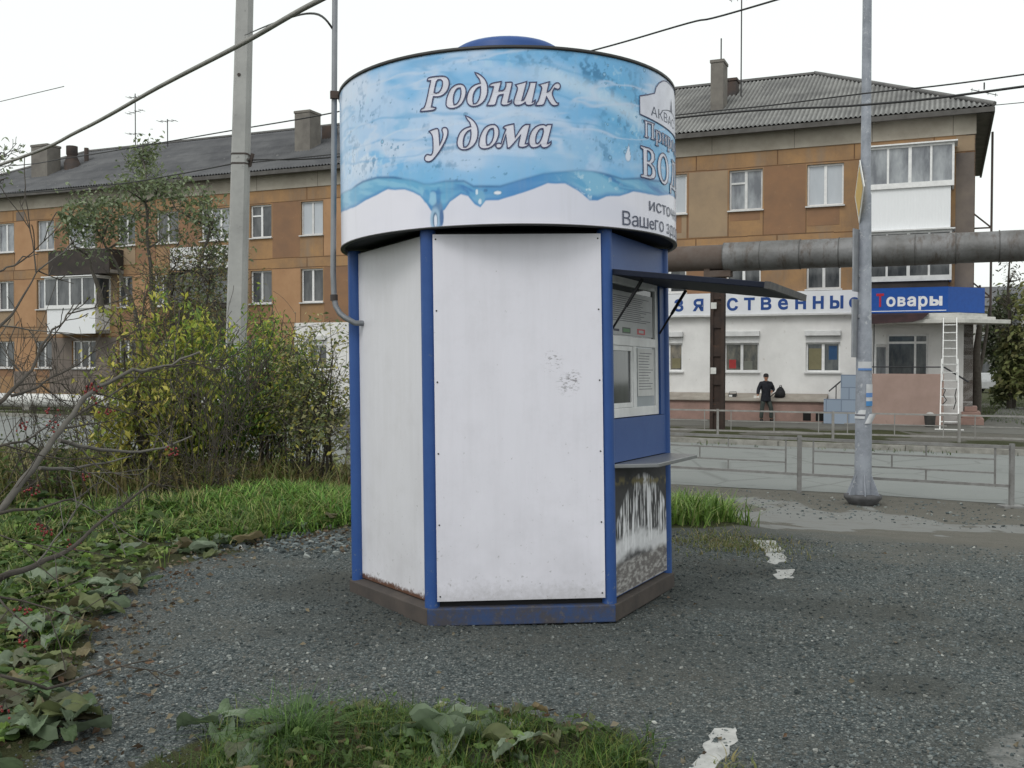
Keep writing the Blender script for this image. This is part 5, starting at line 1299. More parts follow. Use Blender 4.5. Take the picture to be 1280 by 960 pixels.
span_wire('power_line', [at(1280, 93, 11), at(1079, 117, 12.6), at(960, 132, 13.6), at(845, 144, 14.5), at(600, 174, 16.2), at(316, 203, PY)], 0.009, wirem, 'thinner wire from the concrete pole, upper of the two on the right roof', ext0=6)
span_wire('power_line', [at(1120, 140, 50), at(1280, 128, 44)], 0.018, wirem, 'faint far wire behind the right roof corner', ext0=6, ext1=12)
span_wire('power_line', [at(-30, 134, 30), at(0, 127, 29), at(80, 108, 27)], 0.010, wirem, 'short thin wire in the sky at the upper left', ext0=6)

# ------------------------------------------------------------------ low street fences
fencem = worn('fence_paint', (0.23, 0.23, 0.225, 1), (0.16, 0.155, 0.15, 1), 6, 0.6, 0.1, spots=(0.10, 0.07, 0.055, 1), spot_scale=30)
FD = Vector((2.67, -1.55, 0)).normalized(); FP = Vector((4.63, 16.2, 0))
nearf = empty('street_fence', (FP.x, FP.y, -0.5), 0, 'low grey tubular street fence on the near edge of the road', 'fence')
off = Vector((0, 0, 0.0))
ps = [-9.3, -6.2, -3.1, 0.0, 3.07]
for i, t in enumerate(ps):
    p = FD*t; g = float(gz(FP.x+p.x, FP.y+p.y))+0.5
    m = MB(); m.box(p.x-0.03, p.x+0.03, p.y-0.03, p.y+0.03, g-0.25, 0.93)
    if t > 3: m.box(p.x-0.16, p.x+0.16, p.y-0.12, p.y+0.12, g-0.02, g+0.03)
    m.build('fence_post', fencem, nearf)
for a, b in zip(ps[:-1], ps[1:]):
    m = MB(); Z_ = lambda z: Vector((0, 0, z))
    a_, b_ = FD*(a+0.03), FD*(b-0.03); c_, d_ = FD*(a+0.22), FD*(b-0.22); L = b-a
    for z, w_ in ((0.88, 0.045), (0.31, 0.04)): m.bar(a_+Z_(z), b_+Z_(z), w_, w_)
    for z in (0.69, 0.49): m.bar(c_+Z_(z), d_+Z_(z), 0.025, 0.025)
    for q in (c_, d_): m.bar(q+Z_(0.33), q+Z_(0.86), 0.022, 0.022)
    mid = lambda f: FD*(a+L*f)
    for f, z0, z1 in ((0.62, 0.70, 0.86), (0.46, 0.50, 0.68), (0.62, 0.33, 0.48)): m.bar(mid(f)+Z_(z0), mid(f)+Z_(z1), 0.02, 0.02)
    m.build('fence_panel', fencem, nearf)
FP2 = at(897, 545, 29.2); FD2 = Vector((1, -0.43, 0)).normalized(); 
farf = empty('street_fence', (FP2.x, FP2.y, -0.5), 0, 'low grey street fence on the far side of the road before the pink plinth', 'fence')
ps = [-6.4, -3.2, 0.0, 3.2, 6.4, 9.6, 12.8]
fencef = worn('fence_paint_far', (0.30, 0.295, 0.28, 1), (0.22, 0.21, 0.20, 1), 6, 0.6)
for t in ps:
    p = FD2*t; m = MB(); m.box(p.x-0.03, p.x+0.03, p.y-0.03, p.y+0.03, -0.1, 0.76); m.build('fence_post', fencef, farf)
for a, b in zip(ps[:-1], ps[1:]):
    m = MB(); a_, b_ = FD2*(a+.03), FD2*(b-.03)
    for z in (0.72, 0.14): m.bar(a_+Z_(z), b_+Z_(z), 0.045, 0.045)
    m.bar(FD2*(a+.3)+Z_(0.43), FD2*(b-.3)+Z_(0.43), 0.025, 0.025)
    for f in (0.12, 0.5, 0.88): m.bar(FD2*(a+(b-a)*f)+Z_(0.16), FD2*(a+(b-a)*f)+Z_(0.70), 0.022, 0.022)
    m.build('fence_panel', fencef, farf)

# ------------------------------------------------------------------ ladder, bin, bag, box
lfoot = at(1186.5, 537, 31.6); lfoot.z = -0.5
q_ = fw(fs(1186, -1.74), -1.74, 3.09)
ld = empty('ladder', lfoot, -AL, 'pale aluminium extension ladder leaning on the entrance canopy', 'ladder')
tip = Matrix.Rotation(AL, 3, 'Z') @ (q_-lfoot)
alum = worn('aluminium', (0.80, 0.80, 0.79, 1), (0.68, 0.68, 0.67, 1), 5, 0.4, 0.05, 0.0)
tip.x = 0.0
def lpt(x, f, dy=0): return Vector((x, tip.y*f+dy, tip.z*f))
for sx in (-1, 1):
    m = MB(); m.bar(lpt(sx*0.27, 0.0), lpt(sx*0.24, 0.62), 0.035, 0.075); m.build('rail', alum, ld)
    m = MB(); m.bar(lpt(sx*0.21, 0.42, 0.06), lpt(sx*0.20, 1.0, 0.06), 0.032, 0.07); m.build('rail', alum, ld)
for i in range(1, 9): m = MB(); m.bar(lpt(-0.255, i*0.072), lpt(0.255, i*0.072), 0.035, 0.03); m.build('rung', alum, ld)
for i in range(9, 14): m = MB(); m.bar(lpt(-0.195, i*0.072, 0.06), lpt(0.195, i*0.072, 0.06), 0.035, 0.03); m.build('rung', alum, ld)
m = MB(); m.box(-0.42, 0.42, -0.04, 0.04, -0.03, 0.035); m.build('stabiliser_bar', alum, ld)
blk = worn('black_strap', (0.015, 0.015, 0.016, 1), (0.03, 0.03, 0.03, 1), 6, 0.7)
m = MB(); m.tube([lpt(-0.2, 0.36, -0.05), lpt(-0.12, 0.35, -.05), lpt(-0.18, 0.30, -.06), lpt(-0.08, 0.26, -.05), lpt(-0.2, 0.22, -.05)], 0.016, 5); m.tube([lpt(0.2, 0.36, -.05), lpt(0.16, 0.30, -.05), lpt(0.19, 0.25, -.05), lpt(0.12, 0.18, -.05)], 0.016, 5); m.build('strap', blk, ld)

bp = fw(fs(1163, -2.1), -2.1, -0.5)
bn = empty('litter_bin', bp, 0, 'small grey concrete litter bin at the foot of the pink porch', 'bin')
m = MB(); m.lathe([(0.0, -0.02), (0.15, 0.0), (0.18, 0.36), (0.205, 0.37), (0.205, 0.43), (0.17, 0.43), (0.15, 0.10)], 18); m.build('bin_body', worn('bin_concrete', (0.16, 0.155, 0.15, 1), (0.10, 0.098, 0.095, 1), 4, 0.9), bn)
m = MB(); m.lathe([(0.0, 0.50), (0.08, 0.48), (0.12, 0.44), (0.165, 0.38)], 12); m.build('rubbish', flat('rubbish', (0.5, 0.49, 0.47, 1), 0.8), bn)

LZ = GZB + 0.86
bg_p = fw(fs(974, -0.45), -0.45, LZ-0.03)
k = worn('black_bag', (0.012, 0.012, 0.014, 1), (0.022, 0.022, 0.025, 1), 5, 0.8)
bag = empty('backpack', bg_p, -AL, 'slumped black backpack on the pink ledge beside the man', 'backpack')
m = MB(); m.lathe([(0.0, 0.0), (0.21, 0.02), (0.23, 0.14), (0.19, 0.30), (0.13, 0.42), (0.06, 0.50), (0.0, 0.515)], 14)
m.v = [((x+0.16*z+0.02*math.sin(9*z))*0.85, y*0.55, z*0.80) for x, y, z in m.v]; m.build('bag_body', k, bag)
m = MB(); m.lathe([(0.0, 0.02), (0.13, 0.03), (0.14, 0.15), (0.10, 0.24), (0.0, 0.25)], 12, (0.02, -0.13, 0)); m.v = [(x, -0.13+(y+0.13)*0.4, z) for x, y, z in m.v]; m.build('front_pocket', k, bag)
m = MB(); m.tube([(0.02, -0.02, 0.40), (0.03, -0.05, 0.45), (0.08, -0.02, 0.46), (0.09, 0, 0.39)], 0.014, 6); m.tube([(-0.12, -0.05, 0.2), (-0.27, -0.08, 0.06), (-0.36, -0.08, 0.02)], 0.018, 6); m.build('strap', k, bag)
bx_p = fw(fs(916, -0.45), -0.45, LZ-0.04)
rad = empty('toolbox', bx_p, -AL, 'small dark box with a handle on the ledge near the pipe column', 'box')
m = MB(); m.box(-0.14, 0.14, -0.08, 0.08, 0.0, 0.14); m.build('box_body', blk, rad, 0.01)
m = MB(); m.tube([(-0.13, 0, 0.14), (-0.12, 0, 0.20), (0.13, 0, 0.21), (0.135, 0, 0.14)], 0.012, 6); m.build('handle', blk, rad)
m = MB(); m.box(-0.12, 0.0, -0.086, -0.081, 0.03, 0.10); m.build('face_plate', alum, rad)

# ------------------------------------------------------------------ the man by the ledge
def skin_body(name, joints, edges, mats, parent, sub=2):
    """continuous skinned surface; joints {name: (pos, radius)}"""
    ks = list(joints); me = bpy.data.meshes.new(name)
    me.from_pydata([joints[k_][0] for k_ in ks], [(ks.index(a), ks.index(b)) for a, b in edges], [])
    ob = bpy.data.objects.new(name, me); COL.objects.link(ob)
    ob.modifiers.new('skin', 'SKIN')
    for i, k_ in enumerate(ks):
        r = joints[k_][1]; me.skin_vertices[0].data[i].radius = (r if hasattr(r, '__len__') else (r, r))
        me.skin_vertices[0].data[i].use_root = (i == 0)
    ss = ob.modifiers.new('sub', 'SUBSURF'); ss.levels = ss.render_levels = sub
    dg = bpy.context.evaluated_depsgraph_get()
    m2 = bpy.data.meshes.new_from_object(ob.evaluated_get(dg)); bpy.data.objects.remove(ob); bpy.data.meshes.remove(me)
    m2.name = name
    for p_ in m2.polygons: p_.use_smooth = True
    m2.materials.clear()
    for mt in (mats if isinstance(mats, list) else [mats]): m2.materials.append(mt)
    o = bpy.data.objects.new(name, m2); COL.objects.link(o); o.parent = parent
    return o
mp_ = at(957, 527, 36.2); mp_.z = -0.5
man = empty('person', mp_, R(8), 'standing man in dark jacket, green trousers and dark cap holding a paper by the ledge', 'person')
skinm = flat('skin', rgb(176, 128, 104), 0.6); jackm = worn('navy_jacket', (0.008, 0.009, 0.015, 1), (0.020, 0.022, 0.030, 1), 14, 0.8, 0.5); trom = worn('green_trousers', (0.045, 0.055, 0.050, 1), (0.065, 0.075, 0.068, 1), 9, 0.9, 0.3); bootm = flat('boots', (0.02, 0.018, 0.016, 1), 0.7)
J = {'pelvis': ((0, 0, 0.90), (0.11, 0.08)), 'waist': ((0, 0, 1.06), (0.10, 0.07)), 'chest': ((0, 0, 1.28), (0.12, 0.08)), 'neck0': ((0, 0, 1.42), 0.06), 'neck': ((0, -0.01, 1.47), 0.05), 'head0': ((0, -0.02, 1.53), (0.066, 0.078)), 'head1': ((0, -0.02, 1.60), (0.072, 0.088)), 'head2': ((0, -0.01, 1.66), (0.05, 0.06))}
E_ = [('pelvis', 'waist'), ('waist', 'chest'), ('chest', 'neck0'), ('neck0', 'neck'), ('neck', 'head0'), ('head0', 'head1'), ('head1', 'head2')]
lean = 0.03
arm = {-1: [(-0.19, 0, 1.36), (-0.27, 0.03, 1.12), (-0.34, -0.10, 0.93)], 1: [(0.19, 0, 1.36), (0.31, 0.05, 1.13), (0.17, -0.13, 1.07)]}
for s_ in (-1, 1):
    a = 'L' if s_ < 0 else 'R'
    J['sh'+a] = (arm[s_][0], 0.062); J['el'+a] = (arm[s_][1], 0.046); J['wr'+a] = (arm[s_][2], 0.030)
    w_ = Vector(arm[s_][2]); d = (w_-Vector(arm[s_][1])).normalized(); J['pa'+a] = (tuple(w_+d*0.06), (0.040, 0.020))
    E_ += [('chest', 'sh'+a), ('sh'+a, 'el'+a), ('el'+a, 'wr'+a), ('wr'+a, 'pa'+a)]
    sd = d.cross(Vector((0, 1, 0))).normalized(); bk = d.cross(sd)
    for i, ln in enumerate((0.075, 0.085, 0.08, 0.062)):
        b_ = w_+d*0.085+sd*(i-1.5)*0.020; J['f%d%s' % (i, a)] = (tuple(b_), 0.009); t_ = b_+d*ln*0.5+bk*0.012; J['g%d%s' % (i, a)] = (tuple(t_), 0.0085); J['h%d%s' % (i, a)] = (tuple(t_+d*ln*0.3+bk*0.03), 0.007)
        E_ += [('pa'+a, 'f%d%s' % (i, a)), ('f%d%s' % (i, a), 'g%d%s' % (i, a)), ('g%d%s' % (i, a), 'h%d%s' % (i, a))]
    th = w_+d*0.03-sd*0.035; J['t0'+a] = (tuple(th), 0.011); J['t1'+a] = (tuple(th+d*0.045-sd*0.012+bk*0.015), 0.009); E_ += [('wr'+a, 't0'+a), ('t0'+a, 't1'+a)]
    x = s_*0.09; J['hip'+a] = ((x, 0, 0.84), 0.065); kx = 0.04 if s_ > 0 else -0.01; J['kn'+a] = ((x*1.45+kx, -0.03-kx, 0.47), 0.055); J['an'+a] = ((x*1.6+kx, 0.01-kx, 0.09), 0.042); J['to'+a] = ((x*1.8+kx, -0.15-kx, 0.035), (0.04, 0.028))
    E_ += [('pelvis', 'hip'+a), ('hip'+a, 'kn'+a), ('kn'+a, 'an'+a), ('an'+a, 'to'+a)]
skin_body('body', J, E_, skinm, man, 1)
JJ = {'hem': ((0, 0.0, 0.70), (0.20, 0.15)), 'hem2': ((0, 0, 0.74), (0.205, 0.15)), 'pelvis': ((0, 0, 0.86), (0.20, 0.145)), 'waist': ((0.01, 0, 1.03), (0.165, 0.125)), 'chest': ((0, 0, 1.27), (0.175, 0.125)), 'col': ((0, 0, 1.42), (0.085, 0.085)), 'col2': ((0, 0, 1.465), (0.075, 0.075))}
EE = [('hem', 'hem2'), ('hem2', 'pelvis'), ('pelvis', 'waist'), ('waist', 'chest'), ('chest', 'col'), ('col', 'col2')]
for s_ in (-1, 1):
    a = 'L' if s_ < 0 else 'R'; A = [Vector(v) for v in arm[s_]]
    JJ['s'+a] = (tuple(A[0]), 0.088); JJ['e'+a] = (tuple(A[1]), 0.075); JJ['w'+a] = (tuple(A[2]-(A[2]-A[1]).normalized()*0.03), 0.052)
    EE += [('chest', 's'+a), ('s'+a, 'e'+a), ('e'+a, 'w'+a)]
skin_body('jacket', JJ, EE, jackm, man)
JT = {'p': ((0, 0, 0.84), (0.12, 0.09))}; ET = []
for s_ in (-1, 1):
    a = 'L' if s_ < 0 else 'R'; x = s_*0.095
    kx = 0.04 if s_ > 0 else -0.01; JT['h'+a] = ((x, 0, 0.76), 0.10); JT['k'+a] = ((x*1.45+kx, -0.03-kx, 0.47), 0.078); JT['a'+a] = ((x*1.6+kx, 0.01-kx, 0.09), 0.07); ET += [('p', 'h'+a), ('h'+a, 'k'+a), ('k'+a, 'a'+a)]
skin_body('trousers', JT, ET, trom, man)
for s_ in (-1, 1):
    kx = 0.04 if s_ > 0 else -0.01; x = s_*0.095*1.6+kx; m = MB(); m.lathe([(0.0, 0.0), (0.055, 0.0), (0.058, 0.05), (0.05, 0.10), (0.0, 0.11)], 12)
    m.v = [(x+vx*1.0+(s_*0.02 if vy < 0 else 0), vy*2.2-0.05-kx, vz*(1.0 if vy > -0.02 else 0.75)) for vx, vy, vz in m.v]; m.build('boot', bootm, man)
m = MB(); m.lathe([(0.088, 1.595), (0.094, 1.62), (0.092, 1.665), (0.075, 1.70), (0.04, 1.72), (0.0, 1.725)], 16, (0, -0.01, 0)); m.lathe([(0.085, 1.60), (0.097, 1.60), (0.098, 1.632), (0.09, 1.635)], 16, (0, -.01, 0)); m.build('cap', flat('cap', (0.025, 0.022, 0.024, 1), 0.9), man)
m = MB()
for s_ in (-1, 1): m.lathe([(0.0, -0.006), (0.009, -0.003), (0.009, 0.003), (0, 0.006)], 8, (s_*0.028, -0.098, 1.572))
m.build('eyes', blackm, man)
m = MB(); m.add([(-0.012, -0.098, 1.565), (0.012, -0.098, 1.565), (0, -0.096, 1.59), (-0.016, -0.097, 1.535), (0.016, -0.097, 1.535), (0, -0.122, 1.538)], [(0,5,2), (5,1,2), (3,4,5), (0,3,5), (4,1,5)]); m.add([(-0.025, -0.098, 1.512), (0.025, -0.098, 1.512), (0.02, -0.101, 1.518), (-0.02, -0.101, 1.518)], [(0,1,2,3)], 1); m.build('nose_and_mouth', [skinm, flat('lips', rgb(140, 80, 74))], man)
for s_ in (-1, 1):
    m = MB(); m.lathe([(0, -0.025), (0.014, -0.01), (0.016, 0.012), (0, 0.025)], 8, (s_*0.078, -0.015, 1.565)); m.build('ear', skinm, man)
hand = man.matrix_world if False else None
pz_ = Matrix.Translation(mp_) @ Matrix.Rotation(R(8), 4, 'Z') @ Vector((-0.40, -0.17, 0.865))
m = MB(); m.add([(-0.12, 0, -0.02), (0.07, -0.02, -0.03), (0.09, 0.03, 0.05), (-0.10, 0.05, 0.07), (-0.12, 0.006, -0.02), (0.07, -0.014, -0.03), (0.09, 0.036, 0.05), (-0.10, 0.056, 0.07)], [(0,1,2,3), (7,6,5,4), (0,4,5,1), (1,5,6,2), (2,6,7,3), (3,7,4,0)])
o = m.build('folded_paper', flat('folded_paper', (0.62, 0.60, 0.56, 1), 0.8)); o.location = pz_; tag(o, 'folded pale paper held low in the man\'s hand', 'paper')

# ------------------------------------------------------------------ vegetation
barkm = worn('bark', (0.075, 0.065, 0.055, 1), (0.12, 0.11, 0.095, 1), 12, 0.9, 0.5)
barkd = worn('dark_bark', (0.050, 0.043, 0.036, 1), (0.085, 0.074, 0.062, 1), 12, 0.9, 0.5)
barkl = worn('pale_bark', (0.155, 0.145, 0.13, 1), (0.095, 0.087, 0.077, 1), 9, 0.8, 0.3)
def leaves(name, cen, size, pal, parent, seed=1, droop=0.5, narrow=0.42, mat=None, dirs=None, weights=None):
    """cen (N,3); each leaf a folded blade of six vertices"""
    r = np.random.RandomState(seed); N = len(cen); cen = np.asarray(cen, float)
    th = r.rand(N)*2*np.pi; up_ = r.normal(-droop, 0.45, N)
    d = np.stack([np.cos(th), np.sin(th), up_], -1)
    if dirs is not None: d = dirs + d*0.6
    d /= np.linalg.norm(d, axis=1)[:, None]
    ref = r.normal(0, 1, (N, 3)); ref[:, 2] += 0.8
    sd = np.cross(d, ref); sd /= np.linalg.norm(sd, axis=1)[:, None]+1e-9
    nn = np.cross(sd, d); L = size*(0.6+0.8*r.rand(N))[:, None]; W = L*narrow
    a = cen; b = cen+d*L*0.5; t_ = cen+d*L - np.array([0, 0, 1])*L*0.12
    V = np.stack([a, b+sd*W*0.5+nn*W*0.15, t_, b-sd*W*0.5+nn*W*0.15], 1).reshape(-1, 3)
    i = np.arange(N)*4; Q = np.stack([i, i+1, i+2, i+3], -1)
    pal = np.array([[lin(v/255) for v in c_] for c_ in pal]); pi_ = r.choice(len(pal), N, p=weights)
    c_ = pal[pi_]*(0.7+0.6*r.rand(N))[:, None]
    return np_mesh(name, V, Q, mat or LEAF, np.repeat(c_, 4, 0), parent)
def grow(mb, p, d, L, r0, rn, level, ends, kids=3, jit=0.25, grav=0.0, mat=0, spread=0.9, minr=0.003, start=0.35):
    n = 5; pts = [p.copy()]; dd = d.normalized()
    for i in range(n):
        dd = (dd + Vector((rn.uniform(-1, 1), rn.uniform(-1, 1), rn.uniform(-1, 1)))*jit*0.45 + Vector((0, 0, -grav))).normalized()
        pts.append(pts[-1]+dd*L/n)
    rad = [max(minr, r0*(1-0.75*i/n)) for i in range(n+1)]
    mb.tube(pts, rad, 5 if level > 0 else 4, mat, cap=False)
    if level == 0:
        ends += [(q.copy(), dd.copy()) for q in pts[1:]]; return
    for k_ in range(kids):
        f = start+(1-start)*(k_+rn.random())/kids; i = min(n-1, int(f*n)); q = pts[i].lerp(pts[i+1], f*n-i)
        a_ = rn.uniform(0, 2*math.pi); o_ = dd.orthogonal().normalized(); o_ = Matrix.Rotation(a_, 3, dd) @ o_
        grow(mb, q, dd+o_*spread*rn.uniform(0.6, 1.2), L*rn.uniform(0.4, 0.65), rad[i]*0.6, rn, level-1, ends, kids, jit, grav, mat, spread, minr, start)
    ends += [(pts[-1].copy(), dd.copy())]

def clump_tree(name, base, stems, clumps, label, cat, pal, leaf, nper, seed, bark, sigma=0.35, trunk_r=0.09, droop=0.5, group=None, twigs=5, narrow=0.45):
    """stems: lists of points from the base up; clumps: (point, radius, weight)"""
    rn = random.Random(seed); root = empty(name, base, 0, label, cat, group); B = Vector(base)
    m = MB(); pts_all = []
    for st_ in stems:
        P = [Vector(p)-B for p in st_]; Q = []
        for i in range(len(P)-1):
            for k_ in range(4): Q.append(P[i].lerp(P[i+1], k_/4)+Vector((rn.uniform(-1, 1), rn.uniform(-1, 1), 0))*0.025*(1 if i+k_ else 0))
        Q.append(P[-1]); m.tube(Q, [trunk_r*(1-0.8*i/(len(Q)-1)) for i in range(len(Q))], 8); pts_all += Q[len(Q)//3:]
    cen = []; ends = []
    for (cp, rad, wgt) in clumps:
        cp = Vector(cp)-B; q = min(pts_all, key=lambda a: (a-cp).length+0.6*max(0, a.z-cp.z+0.3)); dv = cp-q
        mid = q.lerp(cp, 0.5)+Vector((rn.uniform(-.1, .1), rn.uniform(-.1, .1), -0.05*dv.length))
        m.tube([q, mid, cp], [trunk_r*0.35, trunk_r*0.25, trunk_r*0.10], 5, cap=False)
        for k_ in range(twigs):
            dr = Vector((rn.gauss(0, 1), rn.gauss(0, 1), rn.gauss(0.5, 0.8))).normalized(); s0 = mid.lerp(cp, rn.random())
            grow(m, s0, dr, rad*rn.uniform(0.8, 1.5), trunk_r*0.13, rn, 1, ends, 3, 0.3, 0.03, minr=0.006)
    m.build('trunk', bark, root)
    r = np.random.RandomState(seed)
    E0 = np.array([list(e[0]) for e in ends])
    for (cp, rad, wgt) in clumps:
        c_ = np.array(cp)-np.array(base); N = int(nper*wgt)
        dist = np.linalg.norm(E0-c_, axis=1); near = E0[dist < rad*2.2]
        if len(near) == 0: near = c_[None]
        pk = near[r.randint(0, len(near), N)] + r.normal(0, sigma*0.35, (N, 3)); cen.append(pk)
    leaves('crown', np.concatenate(cen), leaf, pal, root, seed, droop, narrow)
    return root

# grey-green willow in front of the left half of the building
TY = 27.0; tb = at(190, 545, TY); tb.z = -0.45
GG = [(122, 134, 106), (102, 116, 84), (140, 150, 122), (110, 120, 80)]
cl = []
for px, py, rad, wgt in ((182, 205, .45, .9), (172, 225, .5, 1.1), (197, 235, .5, 1.0), (186, 258, .55, 1.2), (160, 262, .5, .9), (140, 250, .4, .6), (120, 268, .5, 1.0), (100, 282, .5, .9), (88, 296, .4, .7), (112, 292, .45, .8), (135, 280, .45, .8), (160, 290, .4, .5), (215, 258, .45, .7), (236, 262, .4, .6), (252, 250, .35, .5), (262, 272, .4, .7), (270, 292, .45, .9), (262, 318, .4, .5), (240, 320, .4, .4), (200, 300, .4, .3), (272, 345, .4, .4), (285, 315, .35, .5), (215, 232, .4, .4), (150, 232, .35, .35), (80, 275, .3, .35), (105, 245, .3, .3), (255, 365, .5, .45), (225, 355, .5, .3), (280, 385, .4, .5), (235, 390, .5, .4), (190, 345, .4, .15), (178, 182, .25, .3)):
    cl.append((at(px, py, TY+rnd.uniform(-1.0, 1.0)), rad, wgt))
clump_tree('willow_tree', tb, [[tb, at(186, 470, TY), at(172, 400, TY), at(150, 340, TY+.2), at(120, 285, TY)], [tb, at(196, 450, TY), at(190, 370, TY+.3), at(184, 290, TY), at(182, 215, TY)], [tb, at(210, 450, TY-.2), at(232, 370, TY-.2), at(255, 310, TY), at(266, 275, TY)], [at(128, 390, TY), at(122, 355, TY), at(108, 318, TY)]], cl,
           'tall thin grey-green willow tree in front of the left balconies', 'tree', GG, 0.135, 230, 21, barkm, 0.45, 0.10, narrow=0.5)
# twiggy brown undergrowth tree behind the bushes
tb2 = at(232, 560, 24); tb2.z = -0.45
cl = [(at(px, py, 24+rnd.uniform(-.8, .8)), .7, wgt) for px, py, wgt in ((215, 345, .3), (245, 372, .4), (228, 405, .5), (262, 410, .5), (205, 400, .4), (250, 440, .5), (215, 450, .5), (275, 455, .5), (185, 420, .3), (240, 335, .35), (268, 372, .4), (190, 370, .35), (175, 395, .35), (160, 440, .4), (140, 470, .3), (268, 340, .35), (215, 318, .3), (285, 420, .4))]
clump_tree('bare_tree', tb2, [[tb2, at(228, 480, 24), at(218, 400, 24), at(212, 340, 24)], [tb2, at(245, 470, 24), at(258, 400, 24), at(262, 355, 24)]], cl,
           'brown twiggy half-bare tree behind the yellow-green bushes', 'tree', [(112, 108, 74), (126, 114, 80), (98, 104, 68), (140, 124, 86), (110, 122, 70)], 0.085, 620, 31, barkd, 0.75, 0.07, twigs=13)

# shrubs between the kiosk and the road
YG = [(176, 168, 84), (158, 158, 76), (134, 144, 70), (190, 176, 100), (112, 128, 64)]
GR = [(92, 124, 58), (112, 144, 66), (76, 106, 50), (152, 164, 74), (176, 178, 82)]
OL = [(118, 128, 88), (96, 110, 70), (140, 144, 106), (158, 154, 112), (172, 166, 84)]
def shrub(name, px, Y, pyb, clumps, label, pal, leaf, nper, seed, bark=barkd, stems=6, droop=0.9, narrow=0.40, sigma=0.32, weights=None, tw=4, tr=0.022):
    b = at(px, pyb, Y); b.z = float(gz(b.x, b.y))-0.03
    rn = random.Random(seed); root = empty(name, b, 0, label, 'shrub')
    m = MB(); ends = []; tops = []; cen = []; r = np.random.RandomState(seed)
    for (cx_, cy_, rad, wgt) in clumps:
        c_ = at(cx_, cy_, Y+rn.uniform(-0.6, 0.6))-b
        s0 = Vector((rn.uniform(-.25, .25), rn.uniform(-.2, .2), 0)); md_ = s0.lerp(c_, 0.5)+Vector((-(c_.x-s0.x)*0.22, 0, abs(c_.z)*0.05))
        P = [s0, s0.lerp(md_, .5)+Vector((rn.uniform(-.04, .04), rn.uniform(-.04, .04), 0)), md_, md_.lerp(c_, .5)+Vector((rn.uniform(-.05, .05), rn.uniform(-.05, .05), .03)), c_]
        m.tube(P, [tr, tr*.85, tr*.65, tr*.45, tr*.2], 6, cap=False)
        e_ = []
        for k_ in range(tw):
            q = md_.lerp(c_, rn.uniform(-0.2, 1.0)); dr = Vector((rn.gauss(0, 1), rn.gauss(0, 1), rn.gauss(0.35, 0.6)))
            grow(m, q, dr, rad*rn.uniform(0.9, 1.6), tr*0.28, rn, 1, e_, 3, 0.35, 0.04, minr=0.0025)
        ends += e_; N = int(nper*wgt)
        E0 = np.array([list(x[0]) for x in e_]+[list(c_)])
        cen.append(E0[r.randint(0, len(E0), N)]+r.normal(0, sigma*0.25*rad/0.3, (N, 3)))
    for k_ in range(stems):
        a_ = rn.uniform(0, 6.28); grow(m, Vector((rn.uniform(-.3, .3), rn.uniform(-.25, .25), 0)), Vector((math.cos(a_)*.35, math.sin(a_)*.3, 1)), rn.uniform(0.9, 1.7), tr*.6, rn, 2, ends, 3, 0.3, 0.0, minr=0.003)
    m.build('stems', bark, root)
    cc = np.concatenate(cen); cc = cc[cc[:, 2] > 0.05]
    leaves('foliage', cc, leaf, pal, root, seed, droop, narrow, weights=weights)
    return root
shrub('maple_shrub', 178, 12.6, 607, ((150, 385, .3, .5), (165, 370, .25, .3), (140, 430, .3, .7), (165, 425, .3, .8), (185, 440, .35, 1.0), (200, 465, .35, 1.0), (160, 470, .3, .8), (190, 500, .35, 1.2), (175, 530, .3, 1.0), (205, 520, .3, .9), (128, 470, .25, .4), (215, 440, .3, .8), (150, 505, .25, .5), (178, 555, .25, .6), (145, 400, .25, .4)),
      'maple shrub with drooping yellow leaves nearest the rowan branches', YG, 0.085, 210, 41, weights=[.24, .26, .24, .08, .18], tw=7)
shrub('maple_shrub', 232, 13.4, 605, ((205, 376, .28, .7), (222, 372, .25, .6), (238, 384, .28, .7), (212, 388, .3, .9), (228, 395, .3, 1.1), (205, 410, .3, .8), (240, 412, .3, 1.1), (220, 430, .35, 1.2), (245, 445, .35, 1.2), (232, 470, .35, 1.2), (260, 470, .3, 1.0), (215, 480, .3, .9), (250, 505, .35, 1.2), (225, 520, .3, 1.0), (265, 530, .3, .9)),
      'taller maple shrub, yellow on top and green below, left of the pole', [(178, 178, 80), (150, 162, 72), (116, 138, 64), (192, 184, 96), (92, 116, 58)], 0.085, 330, 42, weights=[.26, .27, .25, .08, .14], tw=7)
shrub('green_shrub', 282, 14.2, 598, ((265, 440, .4, 1.2), (290, 430, .4, 1.2), (275, 465, .45, 1.4), (300, 460, .4, 1.3), (285, 495, .45, 1.4), (262, 500, .4, 1.1), (305, 500, .4, 1.2), (275, 530, .4, 1.2), (300, 540, .4, 1.0), (310, 425, .35, .9)),
      'dense dark green shrub at the foot of the concrete pole', GR, 0.070, 480, 43, weights=[.3, .25, .3, .1, .05], droop=0.6, tw=7)
shrub('green_shrub', 342, 14.0, 600, ((325, 385, .28, .6), (355, 392, .25, .6), (370, 410, .28, .7), (318, 415, .35, 1.1), (332, 405, .3, 1.0), (345, 398, .25, .7), (325, 440, .4, 1.3), (345, 435, .35, 1.3), (362, 440, .3, 1.0), (335, 465, .4, 1.3), (358, 470, .35, 1.1), (325, 490, .4, 1.2), (350, 500, .35, 1.1), (372, 455, .25, .6), (342, 375, .2, .35), (335, 525, .35, .9)),
      'feathery shrub turning from green to yellow right of the concrete pole', GR, 0.066, 460, 44, weights=[.18, .24, .10, .24, .24], droop=0.7, tw=7)
